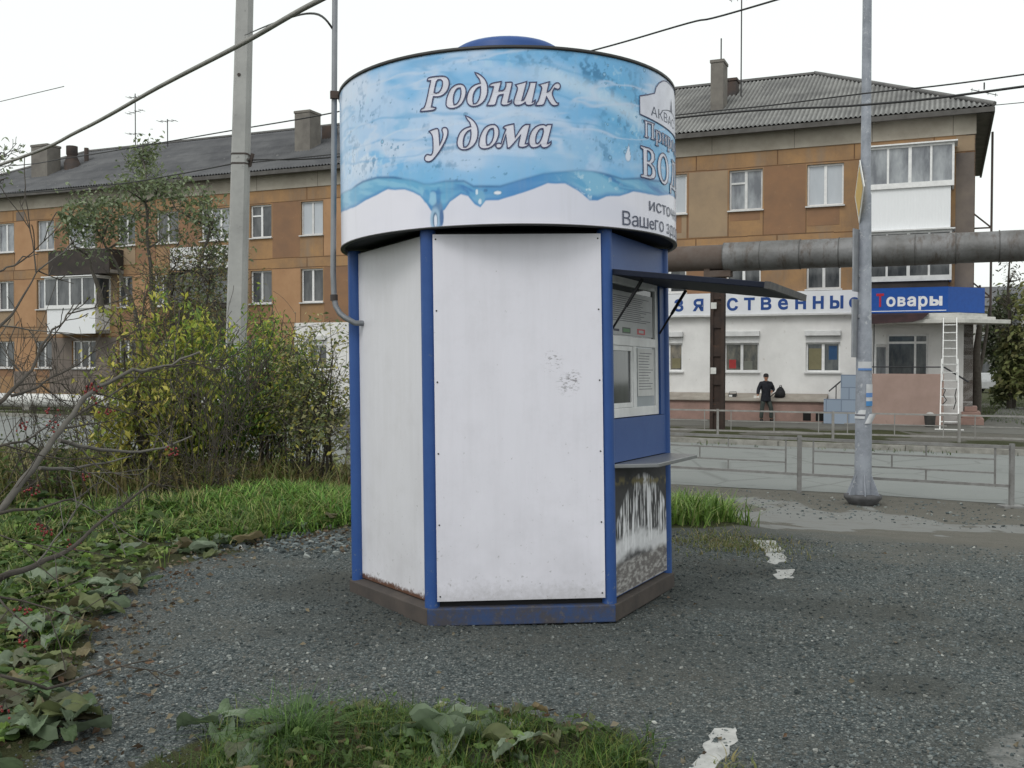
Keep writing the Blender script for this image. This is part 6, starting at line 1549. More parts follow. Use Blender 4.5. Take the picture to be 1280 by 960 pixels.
shrub('thin_shrub', 392, 13.2, 605, ((372, 425, .3, .5), (390, 410, .3, .5), (405, 425, .3, .6), (418, 440, .3, .7), (395, 455, .35, .8), (420, 475, .3, .8), (380, 480, .35, .7), (405, 500, .35, .9), (430, 500, .3, .7), (415, 530, .3, .6), (378, 520, .3, .6), (360, 395, .25, .3), (412, 400, .25, .35), (428, 455, .25, .5)),
      'thin grey-green twiggy shrub just left of the kiosk', OL, 0.065, 300, 45, bark=barkd, stems=14, droop=0.3, narrow=0.5, tw=8, tr=0.018)
shrub('thin_shrub', 120, 13.8, 612, ((95, 520, .35, .5), (120, 505, .35, .6), (140, 530, .35, .6), (110, 555, .35, .7), (150, 560, .3, .6), (80, 560, .3, .5)),
      'low sparse olive shrub at the left behind the rowan branches', OL, 0.07, 160, 46, stems=12, droop=0.3, tw=6, tr=0.015)
shrub('thin_shrub', 50, 11.5, 632, ((20, 560, .35, .4), (45, 540, .3, .4), (70, 575, .35, .6), (30, 600, .35, .6), (60, 610, .3, .7), (95, 600, .3, .7)),
      'low green weedy shrub at the far left edge of the verge', [(74, 96, 44), (92, 104, 58), (60, 76, 38)], 0.08, 140, 47, stems=10, droop=0.3, tw=6, tr=0.012)
shrub('dry_brush', 255, 11.6, 612, ((200, 590, .3, .2), (230, 575, .3, .2), (265, 580, .3, .2), (300, 585, .3, .25), (330, 580, .3, .3), (190, 605, .25, .2)),
      'heap of dry dark twigs under the bushes', [(92, 78, 54), (70, 62, 44), (84, 92, 48)], 0.06, 200, 48, stems=26, droop=0.2, tw=9, tr=0.012)

# rowan tree standing just outside the left edge, its boughs reaching in
rb = Vector((-2.15, 2.35, float(gz(-2.15, 2.35))))
row = empty('rowan_tree', rb, 0, 'leafless rowan tree with red berries whose boughs enter from the left edge', 'tree')
rn = random.Random(77); m = MB(); tw_ends = []
m.tube([(0, 0, -0.1), (0.02, 0.02, 0.5), (-0.03, 0.06, 1.3), (0.0, 0.05, 2.2), (-0.05, 0.1, 3.0)], [0.055, 0.048, 0.04, 0.03, 0.018], 10); m.build('trunk', barkl, row)
m = MB()
def bough(pix, Y0, Y1, r0, r1, nsub=6, start=None, sub_len=(0.10, 0.28), lv=1, matl=0):
    P = [at(px, py, Y0+(Y1-Y0)*i/(len(pix)-1))-rb for i, (px, py) in enumerate(pix)]
    if start is not None: P = [Vector(start)] + P
    Q = []
    for i in range(len(P)-1):
        for k_ in range(3): Q.append(P[i].lerp(P[i+1], k_/3)+Vector((rn.uniform(-1, 1), rn.uniform(-1, 1), rn.uniform(-1, 1)))*0.003)
    Q.append(P[-1]); n_ = len(Q)
    m.tube(Q, [r0+(r1-r0)*i/(n_-1) for i in range(n_)], 8, matl)
    for k_ in range(max(2, int(nsub*0.55))):
        f = rn.uniform(0.15, 1); i = int(f*(n_-1)*0.999); q = Q[i].lerp(Q[min(i+1, n_-1)], rn.random()); d = (Q[min(i+1, n_-1)]-Q[i])
        d = d.normalized() if d.length > 1e-5 else Vector((1, 0, 0)); o_ = Matrix.Rotation(rn.uniform(0, 6.28), 3, d) @ d.orthogonal().normalized()
        grow(m, q, d+o_*1.0, rn.uniform(*sub_len), max(0.0022, (r0+(r1-r0)*f)*0.45), rn, lv, tw_ends, 3, 0.35, 0.0, 1 if rn.random() < 0.7 else 0, minr=0.0013)
    return Q
bough([(0, 640), (30, 598), (60, 560), (83, 528), (105, 497), (120, 485), (165, 463), (188, 462), (215, 455), (250, 440)], 2.35, 2.8, 0.0095, 0.0026, 12, (0.05, 0.02, 0.85))
bough([(75, 550), (110, 560), (160, 566), (205, 560), (240, 545)], 2.6, 3.0, 0.006, 0.002, 8)
bough([(50, 586), (90, 585), (130, 578), (165, 570)], 2.55, 2.9, 0.005, 0.0015, 7)
bough([(80, 528), (130, 500), (170, 475), (186, 452)], 2.65, 3.0, 0.0035, 0.0012, 6, matl=1)
bough([(0, 722), (40, 708), (90, 685), (130, 650), (190, 604)], 2.2, 2.9, 0.009, 0.003, 9, (0.04, 0.02, 0.60), matl=1)
bough([(0, 640), (45, 636), (95, 622), (128, 602)], 2.3, 2.7, 0.005, 0.0015, 6, (0.03, 0.01, 0.8), matl=1)
bough([(-10, 510), (25, 480), (40, 462), (60, 420), (80, 400), (92, 380)], 2.3, 2.7, 0.006, 0.0015, 9, (0, 0.05, 1.2), matl=1)
bough([(15, 495), (45, 485), (75, 466), (98, 452)], 2.4, 2.7, 0.004, 0.0013, 6, matl=1)
bough([(-15, 420), (15, 395), (35, 360), (50, 335)], 2.3, 2.6, 0.005, 0.0014, 8, (0, 0.05, 1.5), matl=1)
bough([(-15, 345), (10, 335), (30, 322), (48, 318)], 2.3, 2.6, 0.003, 0.001, 5, (0, 0.05, 1.7), matl=1)
bough([(-10, 560), (30, 552), (60, 535), (75, 515)], 2.3, 2.6, 0.004, 0.0013, 7, (0.0, 0.03, 1.0), matl=1)
bough([(0, 845), (60, 860), (130, 838), (190, 825)], 2.0, 2.4, 0.005, 0.0015, 4, (0.05, 0.02, 0.35), matl=1)
m.build('branches', [barkl, barkd], row)
redb = NT('rowan_berry'); redb = redb.set(redb.mix(redb.noise(40, 3), (0.26, 0.020, 0.016, 1), (0.14, 0.014, 0.012, 1)), 0.4)
ico = [(0, 0, 1), (.894, 0, .447), (.276, .851, .447), (-.724, .526, .447), (-.724, -.526, .447), (.276, -.851, .447), (.724, .526, -.447), (-.276, .851, -.447), (-.894, 0, -.447), (-.276, -.851, -.447), (.724, -.526, -.447), (0, 0, -1)]
icf = [(0,1,2),(0,2,3),(0,3,4),(0,4,5),(0,5,1),(1,6,2),(2,7,3),(3,8,4),(4,9,5),(5,10,1),(6,7,2),(7,8,3),(8,9,4),(9,10,5),(10,6,1),(6,11,7),(7,11,8),(8,11,9),(9,11,10),(10,11,6)]
for px, py, n_ in ((112, 490, 16), (118, 487, 9), (27, 533, 14), (70, 529, 9), (135, 515, 10), (106, 596, 9), (42, 611, 10), (214, 563, 10), (49, 658, 14), (58, 668, 9), (90, 678, 6), (28, 762, 9), (6, 888, 10), (34, 800, 8), (62, 512, 6)):
    c_ = at(px, py, rn.uniform(2.45, 2.8) if py < 700 else rn.uniform(2.1, 2.4))-rb; mm = MB()
    for i in range(n_):
        q = c_+Vector((rn.gauss(0, .011), rn.gauss(0, .011), rn.gauss(0, .008))); r_ = rn.uniform(0.0030, 0.0039)
        mm.add([q+Vector(v)*r_ for v in ico], icf, 0, True); mm.tube([q, c_+Vector((0, 0, 0.025))], 0.0007, 3, 1, cap=False)
    near = min(tw_ends, key=lambda e: (e[0]-c_).length)[0]
    mm.tube([c_+Vector((0, 0, 0.025)), near], 0.0012, 4, 1, cap=False); mm.build('berry_cluster', [redb, barkd], row)
# tip of another tree at the upper left edge
tb3 = at(-60, 560, 24); tb3.z = -0.45
cl = [(at(px, py, 24+rnd.uniform(-.4, .4)), .35, .5) for px, py in ((5, 192), (2, 212), (8, 222), (-20, 230), (-40, 250), (-30, 205), (-60, 225), (-70, 280), (-25, 290))]
clump_tree('roadside_tree', tb3, [[tb3, at(-58, 420, 24), at(-45, 300, 24), at(-15, 215, 24), at(2, 190, 24)]], cl, 'thin treetop just reaching in at the upper left edge', 'tree', GG, 0.13, 60, 33, barkd, 0.4, 0.08)

# right-hand far trees, path, house and car
def far_tree(px, Y, pyt, hw_px, label, pal, seed, n, name='dark_tree', leaf=0.3, bare=False, bark=barkd, lo=0.12):
    b = at(px, 480, Y); b.z = -0.5; tp = at(px, pyt, Y); H_ = tp.z-b.z; W_ = hw_px/FPX*Y
    cl = []; r_ = random.Random(seed)
    for i in range(n):
        f = r_.uniform(lo, 1.0); wdt = W_*(1-0.6*f)*(0.75+0.5*r_.random()); a_ = r_.uniform(0, 6.28)
        cl.append((Vector((b.x+math.cos(a_)*wdt, b.y+math.sin(a_)*wdt, b.z+H_*f)), W_*0.35, 0.25 if bare else 1.0))
    return clump_tree(name, b, [[b, b+Vector((0.1, 0, H_*.4)), b+Vector((-.05, .1, H_*.75)), tp]], cl, label, 'tree', pal, leaf, 150, seed, bark, W_*0.7, 0.14, 0.4, twigs=5)
DG = [(92, 102, 68), (108, 116, 80), (78, 88, 58), (124, 126, 88)]
far_tree(1266, 47, 412, 18, 'dark dense tree nearest the right corner of the building', DG, 61, 16, lo=0.10)
far_tree(1296, 46, 372, 36, 'larger mixed green tree at the right edge under the pipe', [(126, 134, 84), (106, 114, 70), (146, 148, 98), (118, 116, 78)], 62, 14, lo=0.12)
far_tree(1250, 52, 372, 20, 'slim grey-green tree behind the dark ones', [(88, 98, 74), (74, 84, 60), (104, 110, 90)], 63, 18, 'slim_tree')
far_tree(1262, 47, 315, 26, 'leafless thin tree rising above the dark trees at the right', [(96, 92, 78), (80, 78, 64)], 64, 14, 'bare_tree', 0.16, True, barkm, 0.4)
b = at(1220, 476, 37.5); b.z = -0.5
m = MB(); btr = empty('street_tree', b, 0, 'dark bare trunk standing close behind the right corner under the canopy', 'tree')
m.tube([(0, 0, -0.1), (0.03, 0, 1.2), (0.0, 0, 2.4), (0.12, 0, 3.6), (0.1, 0, 5.0)], [0.20, 0.17, 0.14, 0.09, 0.04], 10); m.tube([(0.02, 0, 1.4), (0.25, 0.1, 2.2), (0.42, 0.1, 3.2), (0.6, .2, 4.4)], [0.10, 0.08, 0.06, 0.03], 8)
m.build('trunk', barkd, btr)
hp = at(1228, 470, 95); fh = empty('distant_house', (hp.x, hp.y, -0.5), R(-20), 'pale distant block glimpsed between the shop corner and the trees', 'building')
m = MB(); m.box(-9, 9, 0, 9, -0.3, 7.5); m.build('wall', worn('far_wall', (0.42, 0.41, 0.40, 1), (0.34, 0.33, 0.32, 1), 0.3, 0.9), fh)
m = MB(); m.add([(-9.4, -.4, 7.5), (9.4, -.4, 7.5), (9.4, 9.4, 7.5), (-9.4, 9.4, 7.5), (-9.4, 4.5, 9.6), (9.4, 4.5, 9.6)], [(0,1,5,4), (2,3,4,5), (0,4,3), (1,2,5), (3,2,1,0)]); m.build('roof', hipslate, fh)
for z in (0.9, 3.2, 5.5):
    for x in np.arange(-7.5, 8, 2.5):
        m = MB(); m.box(x-0.6, x+0.6, -0.03, 0.0, z, z+1.4); m.build('window', panes['dark'], fh)
cp = at(1236, 466, 72); car = empty('parked_car', (cp.x, cp.y, -0.5), R(28), 'small silver car parked far off beyond the shop corner', 'car')
silver = flat('car_silver', (0.48, 0.49, 0.50, 1), 0.3, 0.3)
m = MB(); prof = [(-0.85, 0.30), (-0.86, 0.75), (-0.70, 0.95), (-0.62, 1.40), (0.62, 1.40), (0.70, 0.95), (0.86, 0.75), (0.85, 0.30)]
sects = [(-2.0, .62, 0.95), (-1.9, .95, 1.0), (-0.6, 1.0, 1.0), (0.9, 1.0, 1.0), (1.0, .98, .62), (2.0, .95, .58)]
m.box(-0.84, 0.84, -2.0, 2.0, 0.28, 0.85); m.add([(-.82, -1.8, .852), (.82, -1.8, .852), (.82, 1.0, .852), (-.82, 1.0, .852), (-.62, -1.4, 1.42), (.62, -1.4, 1.42), (.62, .3, 1.42), (-.62, .3, 1.42)], [(4,5,6,7), (0,1,5,4), (1,2,6,5), (2,3,7,6), (3,0,4,7)])
m.build('body', silver, car, 0.06)
m = MB(); m.add([(-.66, -1.765, .95), (.66, -1.765, .95), (.55, -1.5, 1.34), (-.55, -1.5, 1.34)], [(0,1,2,3)]); m.v = [(x, y-0.03, z) for x, y, z in m.v]; m.build('windscreen', panes['dark'], car)
for x in (-.8, .8):
    for y in (-1.3, 1.25):
        m = MB(); m.tube([(x-.09, y, .31), (x+.09, y, .31)], 0.31, 14); m.build('wheel', blackm, car)

# loose painted kerb pieces lying flush in the gravel
whitestone = worn('white_wash', (0.47, 0.47, 0.455, 1), (0.30, 0.30, 0.29, 1), 9, 0.9, 0.3, spots=(0.12, 0.12, 0.118, 1), spot_scale=18)
def slab(pix, label, seed):
    P = [ground_pt(*p) for p in pix]; c_ = sum(P, Vector())/len(P); rn_ = random.Random(seed)
    out = []
    for i in range(len(P)):
        a, b = P[i], P[(i+1) % len(P)]
        for k_ in range(5): out.append(a.lerp(b, k_/5)+Vector((rn_.gauss(0, 1), rn_.gauss(0, 1), 0))*0.013)
    m = MB(); n_ = len(out)
    tp = [v-c_ + Vector((0, 0, 0.004)) for v in out]; bt = [v-c_ - Vector((0, 0, 0.05)) for v in out]
    m.add(tp+bt, [tuple(range(n_))]+[(i, n_+i, n_+(i+1) % n_, (i+1) % n_) for i in range(n_)])
    o = m.build('kerb_slab', whitestone); o.location = c_; tag(o, label, 'slab')
slab([(940, 675), (968, 676), (980, 689), (957, 691)], 'largest white painted slab, farthest of the three in the gravel', 1)
slab([(953, 691), (981, 691), (983, 702), (969, 706)], 'middle white painted slab of the three in the gravel', 2)
slab([(970, 713), (991, 712), (993, 722), (972, 723)], 'smallest white slab, nearest of the three in the gravel', 3)
slab([(893, 912), (922, 910), (915, 935), (895, 962), (864, 962), (880, 935)], 'dirty white slab at the bottom edge near the foreground weeds', 4)
sp_ = ground_pt(639, 913); m = MB()
vs = [(-.05, -.02, .0), (0.0, -.03, .02), (.05, -.015, .005), (.055, .02, .02), (0.0, .03, .03), (-.05, .025, .012)]
m.add(vs+[(x*0.9, y*0.9, z-0.008) for x, y, z in vs], [(0,1,4,5), (1,2,3,4), (11,10,7,6), (10,9,8,7)]+[(i, 6+i, 6+(i+1) % 6, (i+1) % 6) for i in range(6)])
o = m.build('crumpled_paper', flat('pale_scrap', (0.42, 0.43, 0.40, 1), 0.9)); o.location = sp_+Vector((0, 0, .01)); tag(o, 'pale crumpled scrap lying on the foreground weeds', 'litter')

# ------------------------------------------------------------------ grass, weeds, stones
def scatter(n, fn, box, seed, bias=1.6):
    r = np.random.RandomState(seed); x0, x1, y0, y1 = box; out = []
    got = 0
    while got < n:
        X = r.uniform(x0, x1, n*2); Y = y0*(y1/y0)**r.rand(n*2); keep = r.rand(n*2) < fn(X, Y)
        # only what can be near the photo's field of view
        keep &= np.abs(X) < 0.62*Y+0.6
        out.append(np.stack([X[keep], Y[keep]], -1)); got += keep.sum()
    return np.concatenate(out)[:n]
def blades(name, P, h, wd, pal, seed, lean=0.5, hf=None, weights=None):
    r = np.random.RandomState(seed); N = len(P); Zg = gz(P[:, 0], P[:, 1])
    H_ = h*(0.5+r.rand(N))
    if hf is not None: H_ = H_*hf(P[:, 0], P[:, 1])
    th = r.rand(N)*2*np.pi; dv = np.stack([np.cos(th), np.sin(th)], -1); sd = np.stack([-dv[:, 1], dv[:, 0]], -1)
    W_ = wd*(0.7+0.6*r.rand(N))*np.clip(P[:, 1]/6, 1, 2.2)
    b = np.concatenate([P, Zg[:, None]-0.01], -1); ln = lean*(0.3+r.rand(N))
    def pt(f, wf):
        c_ = b.copy(); c_[:, :2] += dv*(H_*ln*f*f)[:, None]; c_[:, 2] += H_*f*(1-0.35*ln*f)
        s_ = np.zeros_like(c_); s_[:, :2] = sd*(W_*wf*0.5)[:, None]; return c_-s_, c_+s_
    a0, a1 = pt(0, 1); m0, m1 = pt(0.55, 0.8); t0, t1 = pt(1.0, 0.12)
    V = np.stack([a0, a1, m1, m0, t1, t0], 1).reshape(-1, 3); i = np.arange(N)*6
    Q = np.concatenate([np.stack([i, i+1, i+2, i+3], -1), np.stack([i+3, i+2, i+4, i+5], -1)])
    pal = np.array([[lin(v/255) for v in c_] for c_ in pal]); cl_ = pal[r.choice(len(pal), N, p=weights)]*(0.7+0.6*r.rand(N))[:, None]
    o = np_mesh(name, V, Q, GRASS, np.repeat(cl_, 6, 0)); return o
GP = [(78, 104, 48), (98, 124, 56), (60, 84, 40), (126, 136, 76), (140, 132, 92)]
nz_f = lambda X, Y: fbm(X*1.6+3, Y*1.6+8, 3)
mound = lambda X, Y: np.exp(-((X+1.7)**2/1.6+(Y-10.6)**2/2.2))
P = scatter(40000, lambda X, Y: np.clip(sstep(0.0, 0.5, veg_left(X, Y)-0.1+(nz_f(X, Y)-.5)*1.2)*(0.30+0.45*sstep(6.5, 9.0, Y))*sstep(0.30, 0.52, nz_f(X*0.8+4, Y*0.8)), 0, 1), (-9, 2, 3.4, 15.5), 5)
o = blades('grass', P, 0.12, 0.008, GP, 6, 0.9, lambda X, Y: 0.4+1.1*sstep(0.35, 0.65, nz_f(X*1.1, Y*1.1+5)), [.26, .22, .22, .16, .14]); tag(o, 'patchy green grass verge to the left of the gravel', 'grass', kind='stuff')
P = scatter(11000, lambda X, Y: np.clip(mound(X, Y)*sstep(0.0, 0.3, veg_left(X, Y)), 0, 1), (-4.5, 0.3, 8.8, 13.5), 7)
o = blades('grass', P, 0.18, 0.008, [(94, 134, 56), (114, 152, 68), (74, 112, 48), (136, 162, 84), (142, 142, 92)], 8, 1.3, lambda X, Y: 0.5+0.8*nz_f(X*2, Y*2)); tag(o, 'mound of bright fresh grass just left of the kiosk', 'grass', kind='stuff')
foot = lambda X, Y: sstep(0.9, 1.8, veg_left(X, Y))*sstep(11.0, 12.2, Y)*sstep(0.38, 0.55, nz_f(X*1.3+30, Y*1.3))
P = scatter(9000, foot, (-9, 0.3, 10.8, 16.5), 17)
o = blades('undergrowth', P, 0.42, 0.010, [(98, 104, 58), (118, 116, 72), (82, 94, 48), (132, 122, 84), (104, 90, 62)], 18, 0.8); tag(o, 'tall dry olive weeds under the bushes', 'weeds', kind='stuff')
P = scatter(2100, lambda X, Y: sstep(0.0, 0.45, veg_right(X, Y)+(nz_f(X*3, Y*3)-.5)*0.8), (0.9, 2.6, 9.6, 12.2), 15)
o = blades('grass', P, 0.27, 0.009, [(108, 140, 66), (98, 128, 56), (118, 146, 68), (76, 104, 46), (140, 148, 90)], 16, 0.9); tag(o, 'tuft of long light green grass right behind the kiosk', 'grass', kind='stuff')
P = scatter(8500, lambda X, Y: sstep(0.02, 0.25, veg_front(X, Y)+(nz_f(X*2, Y*2)-.5)*0.6)*(0.15+0.85*sstep(0.42, 0.58, nz_f(X*2.6+9, Y*2.6))), (-1.6, 0.8, 3.3, 4.8), 25)
o = blades('grass', P, 0.10, 0.005, [(62, 88, 36), (80, 108, 44), (48, 72, 32), (104, 112, 56)], 26, 0.9); tag(o, 'short grass of the foreground weed patch', 'grass', kind='stuff')
P = scatter(1700, lambda X, Y: (np.exp(-(((X-1.95)/0.4)**2+((Y-9.0)/0.5)**2))+0.6*np.exp(-(((X-0.85)/.10)**2+((Y-3.95)/.12)**2)*2)), (0.5, 3.2, 3.4, 10.5), 27)
o = blades('grass', P, 0.05, 0.006, [(112, 116, 70), (132, 124, 84), (92, 104, 56)], 28, 1.0); tag(o, 'sparse dry grass sprouting through the gravel', 'grass', kind='stuff')
def far_grass(X, Y):
    s_ = X*math.cos(AL)-Y*math.sin(AL); o_ = X*math.sin(AL)+Y*math.cos(AL)-FC
    return ((s_ > 6.4) & (o_ > -2.5))*1.0
P = scatter(7000, far_grass, (18, 62, 30, 105), 35)
o = blades('grass', P, 0.26, 0.012, [(96, 118, 58), (118, 134, 72), (82, 102, 50), (136, 140, 88)], 36, 0.9); tag(o, 'open grass beyond the right corner of the shop', 'grass', kind='stuff')
P = scatter(9000, lambda X, Y: ((road_d(X, Y) > 9.2) & (road_d(X, Y) < 11.3))*sstep(0.45, 0.6, nz_f(X, Y))+((X > 17.2)*(Y > 30))*1.0+((road_d(X, Y) > 9.2)*(X < -7)*(Y < 44))*0.7, (-28, 30, 20, 60), 29)
o = blades('grass', P, 0.11, 0.008, [(72, 92, 46), (92, 108, 56), (58, 74, 40)], 30, 0.8); tag(o, 'thin grass along the far side of the road', 'grass', kind='stuff')

def big_leaf(r, c_, L, W, th, tilt, col):
    """wavy heart-shaped burdock leaf, 9 x 9 grid"""
    nu, nv = 9, 9; V = []; C_ = []
    d = np.array([math.cos(th), math.sin(th), 0]); s_ = np.array([-d[1], d[0], 0]); f1, f2, f3 = r.uniform(0, 6), r.uniform(0, 6), r.uniform(0, 6)
    curl = r.uniform(-0.35, 0.55); droop = r.uniform(0.2, 1.1); tw = r.uniform(-0.3, 0.3)
    for i in range(nu):
        f = i/(nu-1); wf = (f+0.10)**0.42*(1.02-f)**0.58*1.28
        for j in range(nv):
            g = (j-(nv-1)/2)/((nv-1)/2); back = -0.26*L*abs(g)**1.5*(1-f)**2
            rag = 1+0.06*math.sin(11*f+f1+(3 if g > 0 else 0))+0.05*math.sin(23*f+f2)
            z = L*(math.sin(tilt)*f-0.5*f*f*droop) + W*curl*g*g*wf + 0.075*L*math.sin(8*f+f1+4*abs(g))*abs(g) + 0.05*L*math.sin(10*f+6*g+f2) - 0.02*L*(abs(g) < 0.05) + W*tw*g*f
            p = np.array(c_)+d*(L*f*math.cos(tilt)+back)+s_*(W*0.5*g*wf*rag); p[2] += z; V.append(p)
            k_ = 1.0+(0.22 if abs(g) < 0.05 else 0)+0.12*math.sin(17*f+9*abs(g)+f3); C_.append([lin(min(255, v*1.0)/255)*k_ for v in col])
    Q = [(i*nv+j, i*nv+j+1, (i+1)*nv+j+1, (i+1)*nv+j) for i in range(nu-1) for j in range(nv-1)]
    return V, Q, np.array(C_)
def leaf_patch(name, spots, seed, pal, size, parent=None, per=1, org=(0, 0, 0), lift=0.03):
    r = np.random.RandomState(seed); VV, QQ, CC = [], [], []; n0 = 0
    for (x, y) in spots:
        z = float(gz(x, y)); a0 = r.uniform(0, 6.28)
        for q in range(per):
            th = a0+q*6.28/per+r.uniform(-.5, .5); L = size*r.uniform(0.45, 1.35); col = np.array(pal[r.randint(len(pal))])*r.uniform(0.8, 1.2)
            hh = lift+r.uniform(0, 0.05)
            V, Q, C_ = big_leaf(r, (x-org[0]+0.04*math.cos(th), y-org[1]+.04*math.sin(th), z-org[2]+hh), L, L*r.uniform(0.62, 0.85), th, r.uniform(-0.02, 0.38), col)
            VV += V; QQ += [[n0+i for i in t_] for t_ in Q]; CC.append(C_); n0 += len(V)
    o = np_mesh(name, np.array(VV), np.array(QQ), LEAF, np.concatenate(CC), parent, smooth=True); return o
BP = [(98, 114, 88), (86, 104, 74), (108, 122, 100), (76, 94, 62), (102, 110, 74), (116, 128, 108), (94, 98, 78), (104, 96, 72), (88, 84, 66)]
P = scatter(300, lambda X, Y: sstep(-0.02, 0.1, veg_left(X, Y)+(nz_f(X*2, Y*2)-.5)*0.5)*sstep(1.7, 0.5, veg_left(X, Y))*sstep(0.40, 0.55, nz_f(X*1.5, Y*1.5))*(0.25+0.75*sstep(8.5, 6.5, Y))*(0.22+0.78*sstep(4.2, 5.2, Y))*sstep(10.5, 8.8, Y), (-5.5, -1.0, 3.4, 10.5), 51)
o = leaf_patch('burdock_leaves', P, 52, BP, 0.17); tag(o, 'broad grey-green burdock leaves along the left edge of the gravel', 'weeds', kind='stuff')
P = scatter(620, lambda X, Y: sstep(-0.02, 0.5, veg_left(X, Y))*sstep(0.28, 0.5, nz_f(X*1.2+7, Y*1.2)), (-5, -1.0, 3.6, 9.5), 57)
o = leaf_patch('low_weeds', P, 58, [(84, 108, 52), (104, 126, 62), (70, 94, 46), (122, 132, 78), (96, 104, 66)], 0.075, per=4, lift=0.045); tag(o, 'small-leaved low weeds between the burdock on the left', 'weeds', kind='stuff')
P = scatter(300, lambda X, Y: sstep(0.3, 0.9, veg_left(X, Y))*1.0, (-7, -1.0, 6.5, 14), 53)
o = leaf_patch('verge_weeds', P, 54, [(70, 92, 44), (88, 108, 52), (104, 112, 60), (58, 80, 40)], 0.15, per=3); tag(o, 'leafy green weeds spread through the left verge', 'weeds', kind='stuff')
for i, (px, py, lab, sz, per) in enumerate(((275, 915, 'pale burdock plant at the left end of the foreground patch', .17, 4), (320, 945, 'large-leaved burdock plant low in the foreground left of the long grass', .20, 5), (515, 925, 'mid-green burdock plant in the middle of the foreground patch', .16, 5), (560, 935, 'broad darker burdock plant right of the middle of the foreground patch', .18, 5), (640, 950, 'small burdock plant at the bottom edge under the crumpled scrap', .13, 4), (50, 905, 'broad pale burdock plant at the lower left corner', .24, 4), (80, 930, 'dusty burdock plant next to the lower left corner', .20, 4), (350, 905, 'wilted burdock plant at the top edge of the foreground patch', .12, 4), (600, 905, 'small dusty burdock plant at the right end of the foreground patch', .12, 4))):
    g_ = ground_pt(px, py); root = empty('burdock_plant', g_, 0, lab, 'weed', 'burdock plants in the foreground')
    leaf_patch('leaf_rosette', [(g_.x, g_.y)], 60+i, BP[:7], sz, root, per, (g_.x, g_.y, g_.z))
P = scatter(70, lambda X, Y: sstep(0.0, 0.25, veg_front(X, Y))*sstep(0.38, 0.55, nz_f(X*3, Y*3+2)), (-1.6, 0.8, 3.3, 4.8), 59)
o = leaf_patch('low_weeds', P, 72, [(84, 106, 56), (100, 120, 70), (70, 90, 48), (112, 116, 84), (108, 96, 72)], 0.055, per=4, lift=0.03); tag(o, 'small low weeds mixed into the foreground patch', 'weeds', kind='stuff')
g_ = ground_pt(372, 935)
P = nrs.normal(0, 0.06, (420, 2))+np.array([g_.x, g_.y]); o = blades('grass_tussock', P, 0.22, 0.004, [(58, 86, 40), (74, 104, 48), (90, 116, 60)], 71, 1.3); tag(o, 'single tussock of long dark grass between the foreground burdocks', 'grass')
# fallen leaves and litter
P = np.concatenate([scatter(900, lambda X, Y: np.exp(-(veg_left(X, Y)/0.35)**2), (-5, 0, 3.3, 10), 81), scatter(220, lambda X, Y: sstep(-0.15, 0.1, veg_front(X, Y)), (-1.7, 0.9, 3.3, 4.9), 82), scatter(60, lambda X, Y: (veg_left(X, Y) < 0)*1.0, (-2.5, 4, 3.5, 9), 83), scatter(350, lambda X, Y: np.exp(-(((X+1.5)/0.7)**2+((Y-9.0)/0.35)**2)), (-3, 0, 8, 10), 84)])
o = leaves('fallen_leaves', np.concatenate([P, gz(P[:, 0], P[:, 1])[:, None]+0.012], -1), 0.042, [(92, 80, 64), (116, 106, 86), (78, 66, 54), (128, 120, 102), (104, 82, 64)], None, 85, 0.0, 0.6, GRASS); tag(o, 'dry fallen leaves scattered along the edges of the gravel', 'leaves', kind='stuff')
# loose gravel stones
def stones(n, fn, box, smin, smax, seed):
    P = scatter(n, fn, box, seed); r = np.random.RandomState(seed); N = len(P)
    S = smin*(smax/smin)**(r.rand(N)**2.0); cube = np.array([[x, y, z] for z in (-1, 1) for y in (-1, 1) for x in (-1, 1)], float)
    V = cube[None]*(0.55+0.45*r.rand(N, 8, 3)); V = V*np.stack([np.ones(N), 0.6+0.5*r.rand(N), 0.35+0.4*r.rand(N)], -1)[:, None]
    ax = r.normal(0, 1, (N, 3)); ax[:, 2] += 0; ax /= np.linalg.norm(ax, axis=1)[:, None]; an = r.rand(N)*6.28; tl = r.normal(0, 0.35, N)
    ca, sa = np.cos(an), np.sin(an); X = V[..., 0]*ca[:, None]-V[..., 1]*sa[:, None]; Y = V[..., 0]*sa[:, None]+V[..., 1]*ca[:, None]; Zv = V[..., 2]
    ct, st_ = np.cos(tl)[:, None], np.sin(tl)[:, None]; X, Zv = X*ct-Zv*st_, X*st_+Zv*ct
    V = np.stack([X, Y, Zv], -1)*(S*0.5)[:, None, None]
    V[..., 0] += P[:, 0:1]; V[..., 1] += P[:, 1:2]; V[..., 2] += (gz(P[:, 0], P[:, 1])+S*0.12)[:, None]
    i = (np.arange(N)*8)[:, None, None]; F_ = np.array([[0,2,3,1],[4,5,7,6],[0,1,5,4],[1,3,7,5],[3,2,6,7],[2,0,4,6]])
    Q = (i+F_[None]).reshape(-1, 4)
    g = np.array([[lin(v/255) for v in c_] for c_ in ((80, 88, 89), (98, 105, 106), (116, 122, 121), (66, 73, 74), (136, 140, 137), (104, 102, 96), (172, 173, 168))])[r.choice(7, N, p=[.27, .24, .17, .19, .07, .045, .015])]*(0.8+0.4*r.rand(N))[:, None]
    return V.reshape(-1, 3), Q, np.repeat(g, 8, 0)
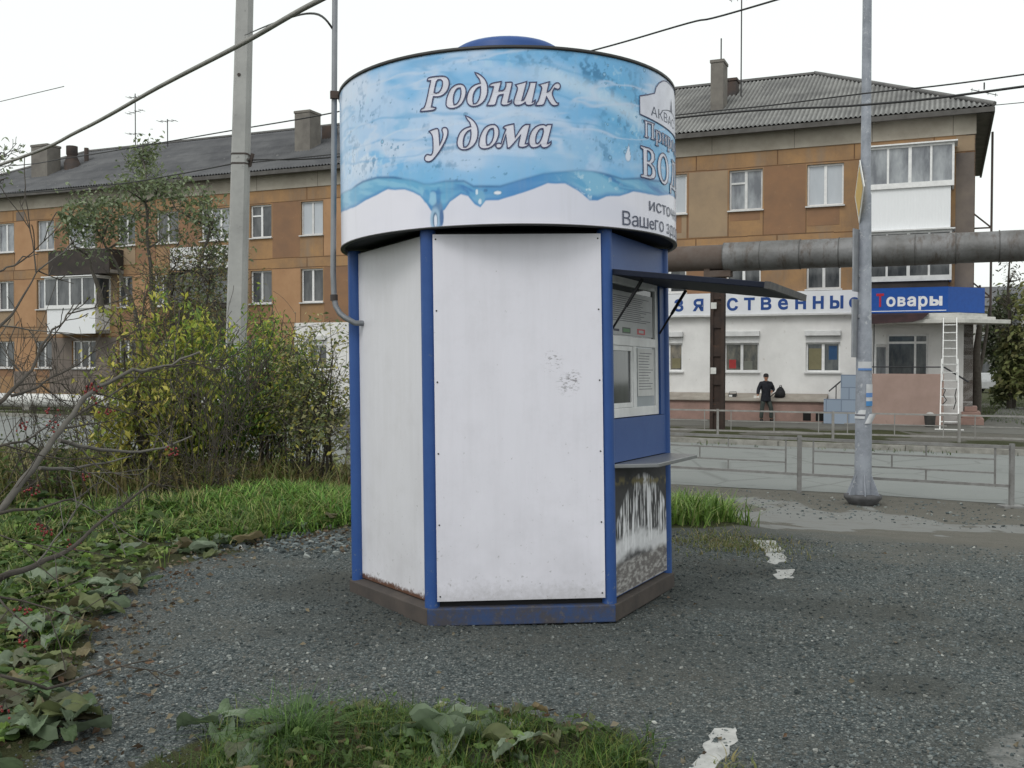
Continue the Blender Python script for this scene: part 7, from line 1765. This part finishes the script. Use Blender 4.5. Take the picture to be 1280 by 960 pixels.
notveg = lambda X, Y: (1-sstep(-0.05, 0.15, np.maximum(veg_left(X, Y), veg_front(X, Y))))*np.clip((1-0.88*sstep(-8.8, -6.2, road_d(X, Y)+2.0*(fbm(X*1.3+5, Y*1.3, 3)-0.5))), 0, 1)*(1-0.8*sstep(0, .3, 1-(((X-2.45)/0.62)**2+((Y-4.0)/0.5)**2)))*(0.45+0.55*sstep(0.38, 0.55, fbm(X*1.2, Y*1.2, 3)))
V, Q, C_ = stones(52000, notveg, (-3.2, 5.0, 3.3, 9.5), 0.005, 0.024, 91)
sc_ = V.reshape(-1, 8, 3).mean(1); C_ = C_*np.repeat(1-0.42*shade_damp_f(sc_[:, 0], sc_[:, 1]), 8)[:, None]
k = NT('gravel_stone'); stonem = k.set(k.attr('tint'), 0.9, spec=0.25)
o = np_mesh('gravel', V, Q, stonem, C_); tag(o, 'loose grey gravel chips lying around the kiosk', 'gravel', kind='stuff')
V, Q, C_ = stones(1500, lambda X, Y: sstep(-4.5, -2.5, road_d(X, Y))*(road_d(X, Y) < -0.2)*1.0, (0.5, 10, 9, 18), 0.012, 0.05, 92)
o = np_mesh('gravel', V, Q, stonem, C_); tag(o, 'scattered stones on the dirt strip beside the near fence', 'gravel', kind='stuff')
V, Q, C_ = stones(1500, lambda X, Y: np.exp(-(((X+1.7)/0.8)**2+((Y-8.8)/0.35)**2)), (-3.4, 0, 8, 9.9), 0.015, 0.065, 93)
o = np_mesh('gravel', V, Q, stonem, C_*1.1); tag(o, 'coarse rubble where the grass meets the gravel left of the kiosk', 'gravel', kind='stuff')
# groups of repeats
GROUPS = {'power_line': 'overhead wires', 'maple_shrub': 'shrubs between the verge and the road', 'green_shrub': 'shrubs between the verge and the road', 'thin_shrub': 'shrubs between the verge and the road',
          'kerb_slab': 'white painted slabs in the gravel', 'street_fence': 'low street fences along the road', 'dark_tree': 'far trees at the right edge'}
for o in bpy.data.objects:
    if o.parent is None and o.name.split('.')[0] in GROUPS: o['group'] = GROUPS[o.name.split('.')[0]]
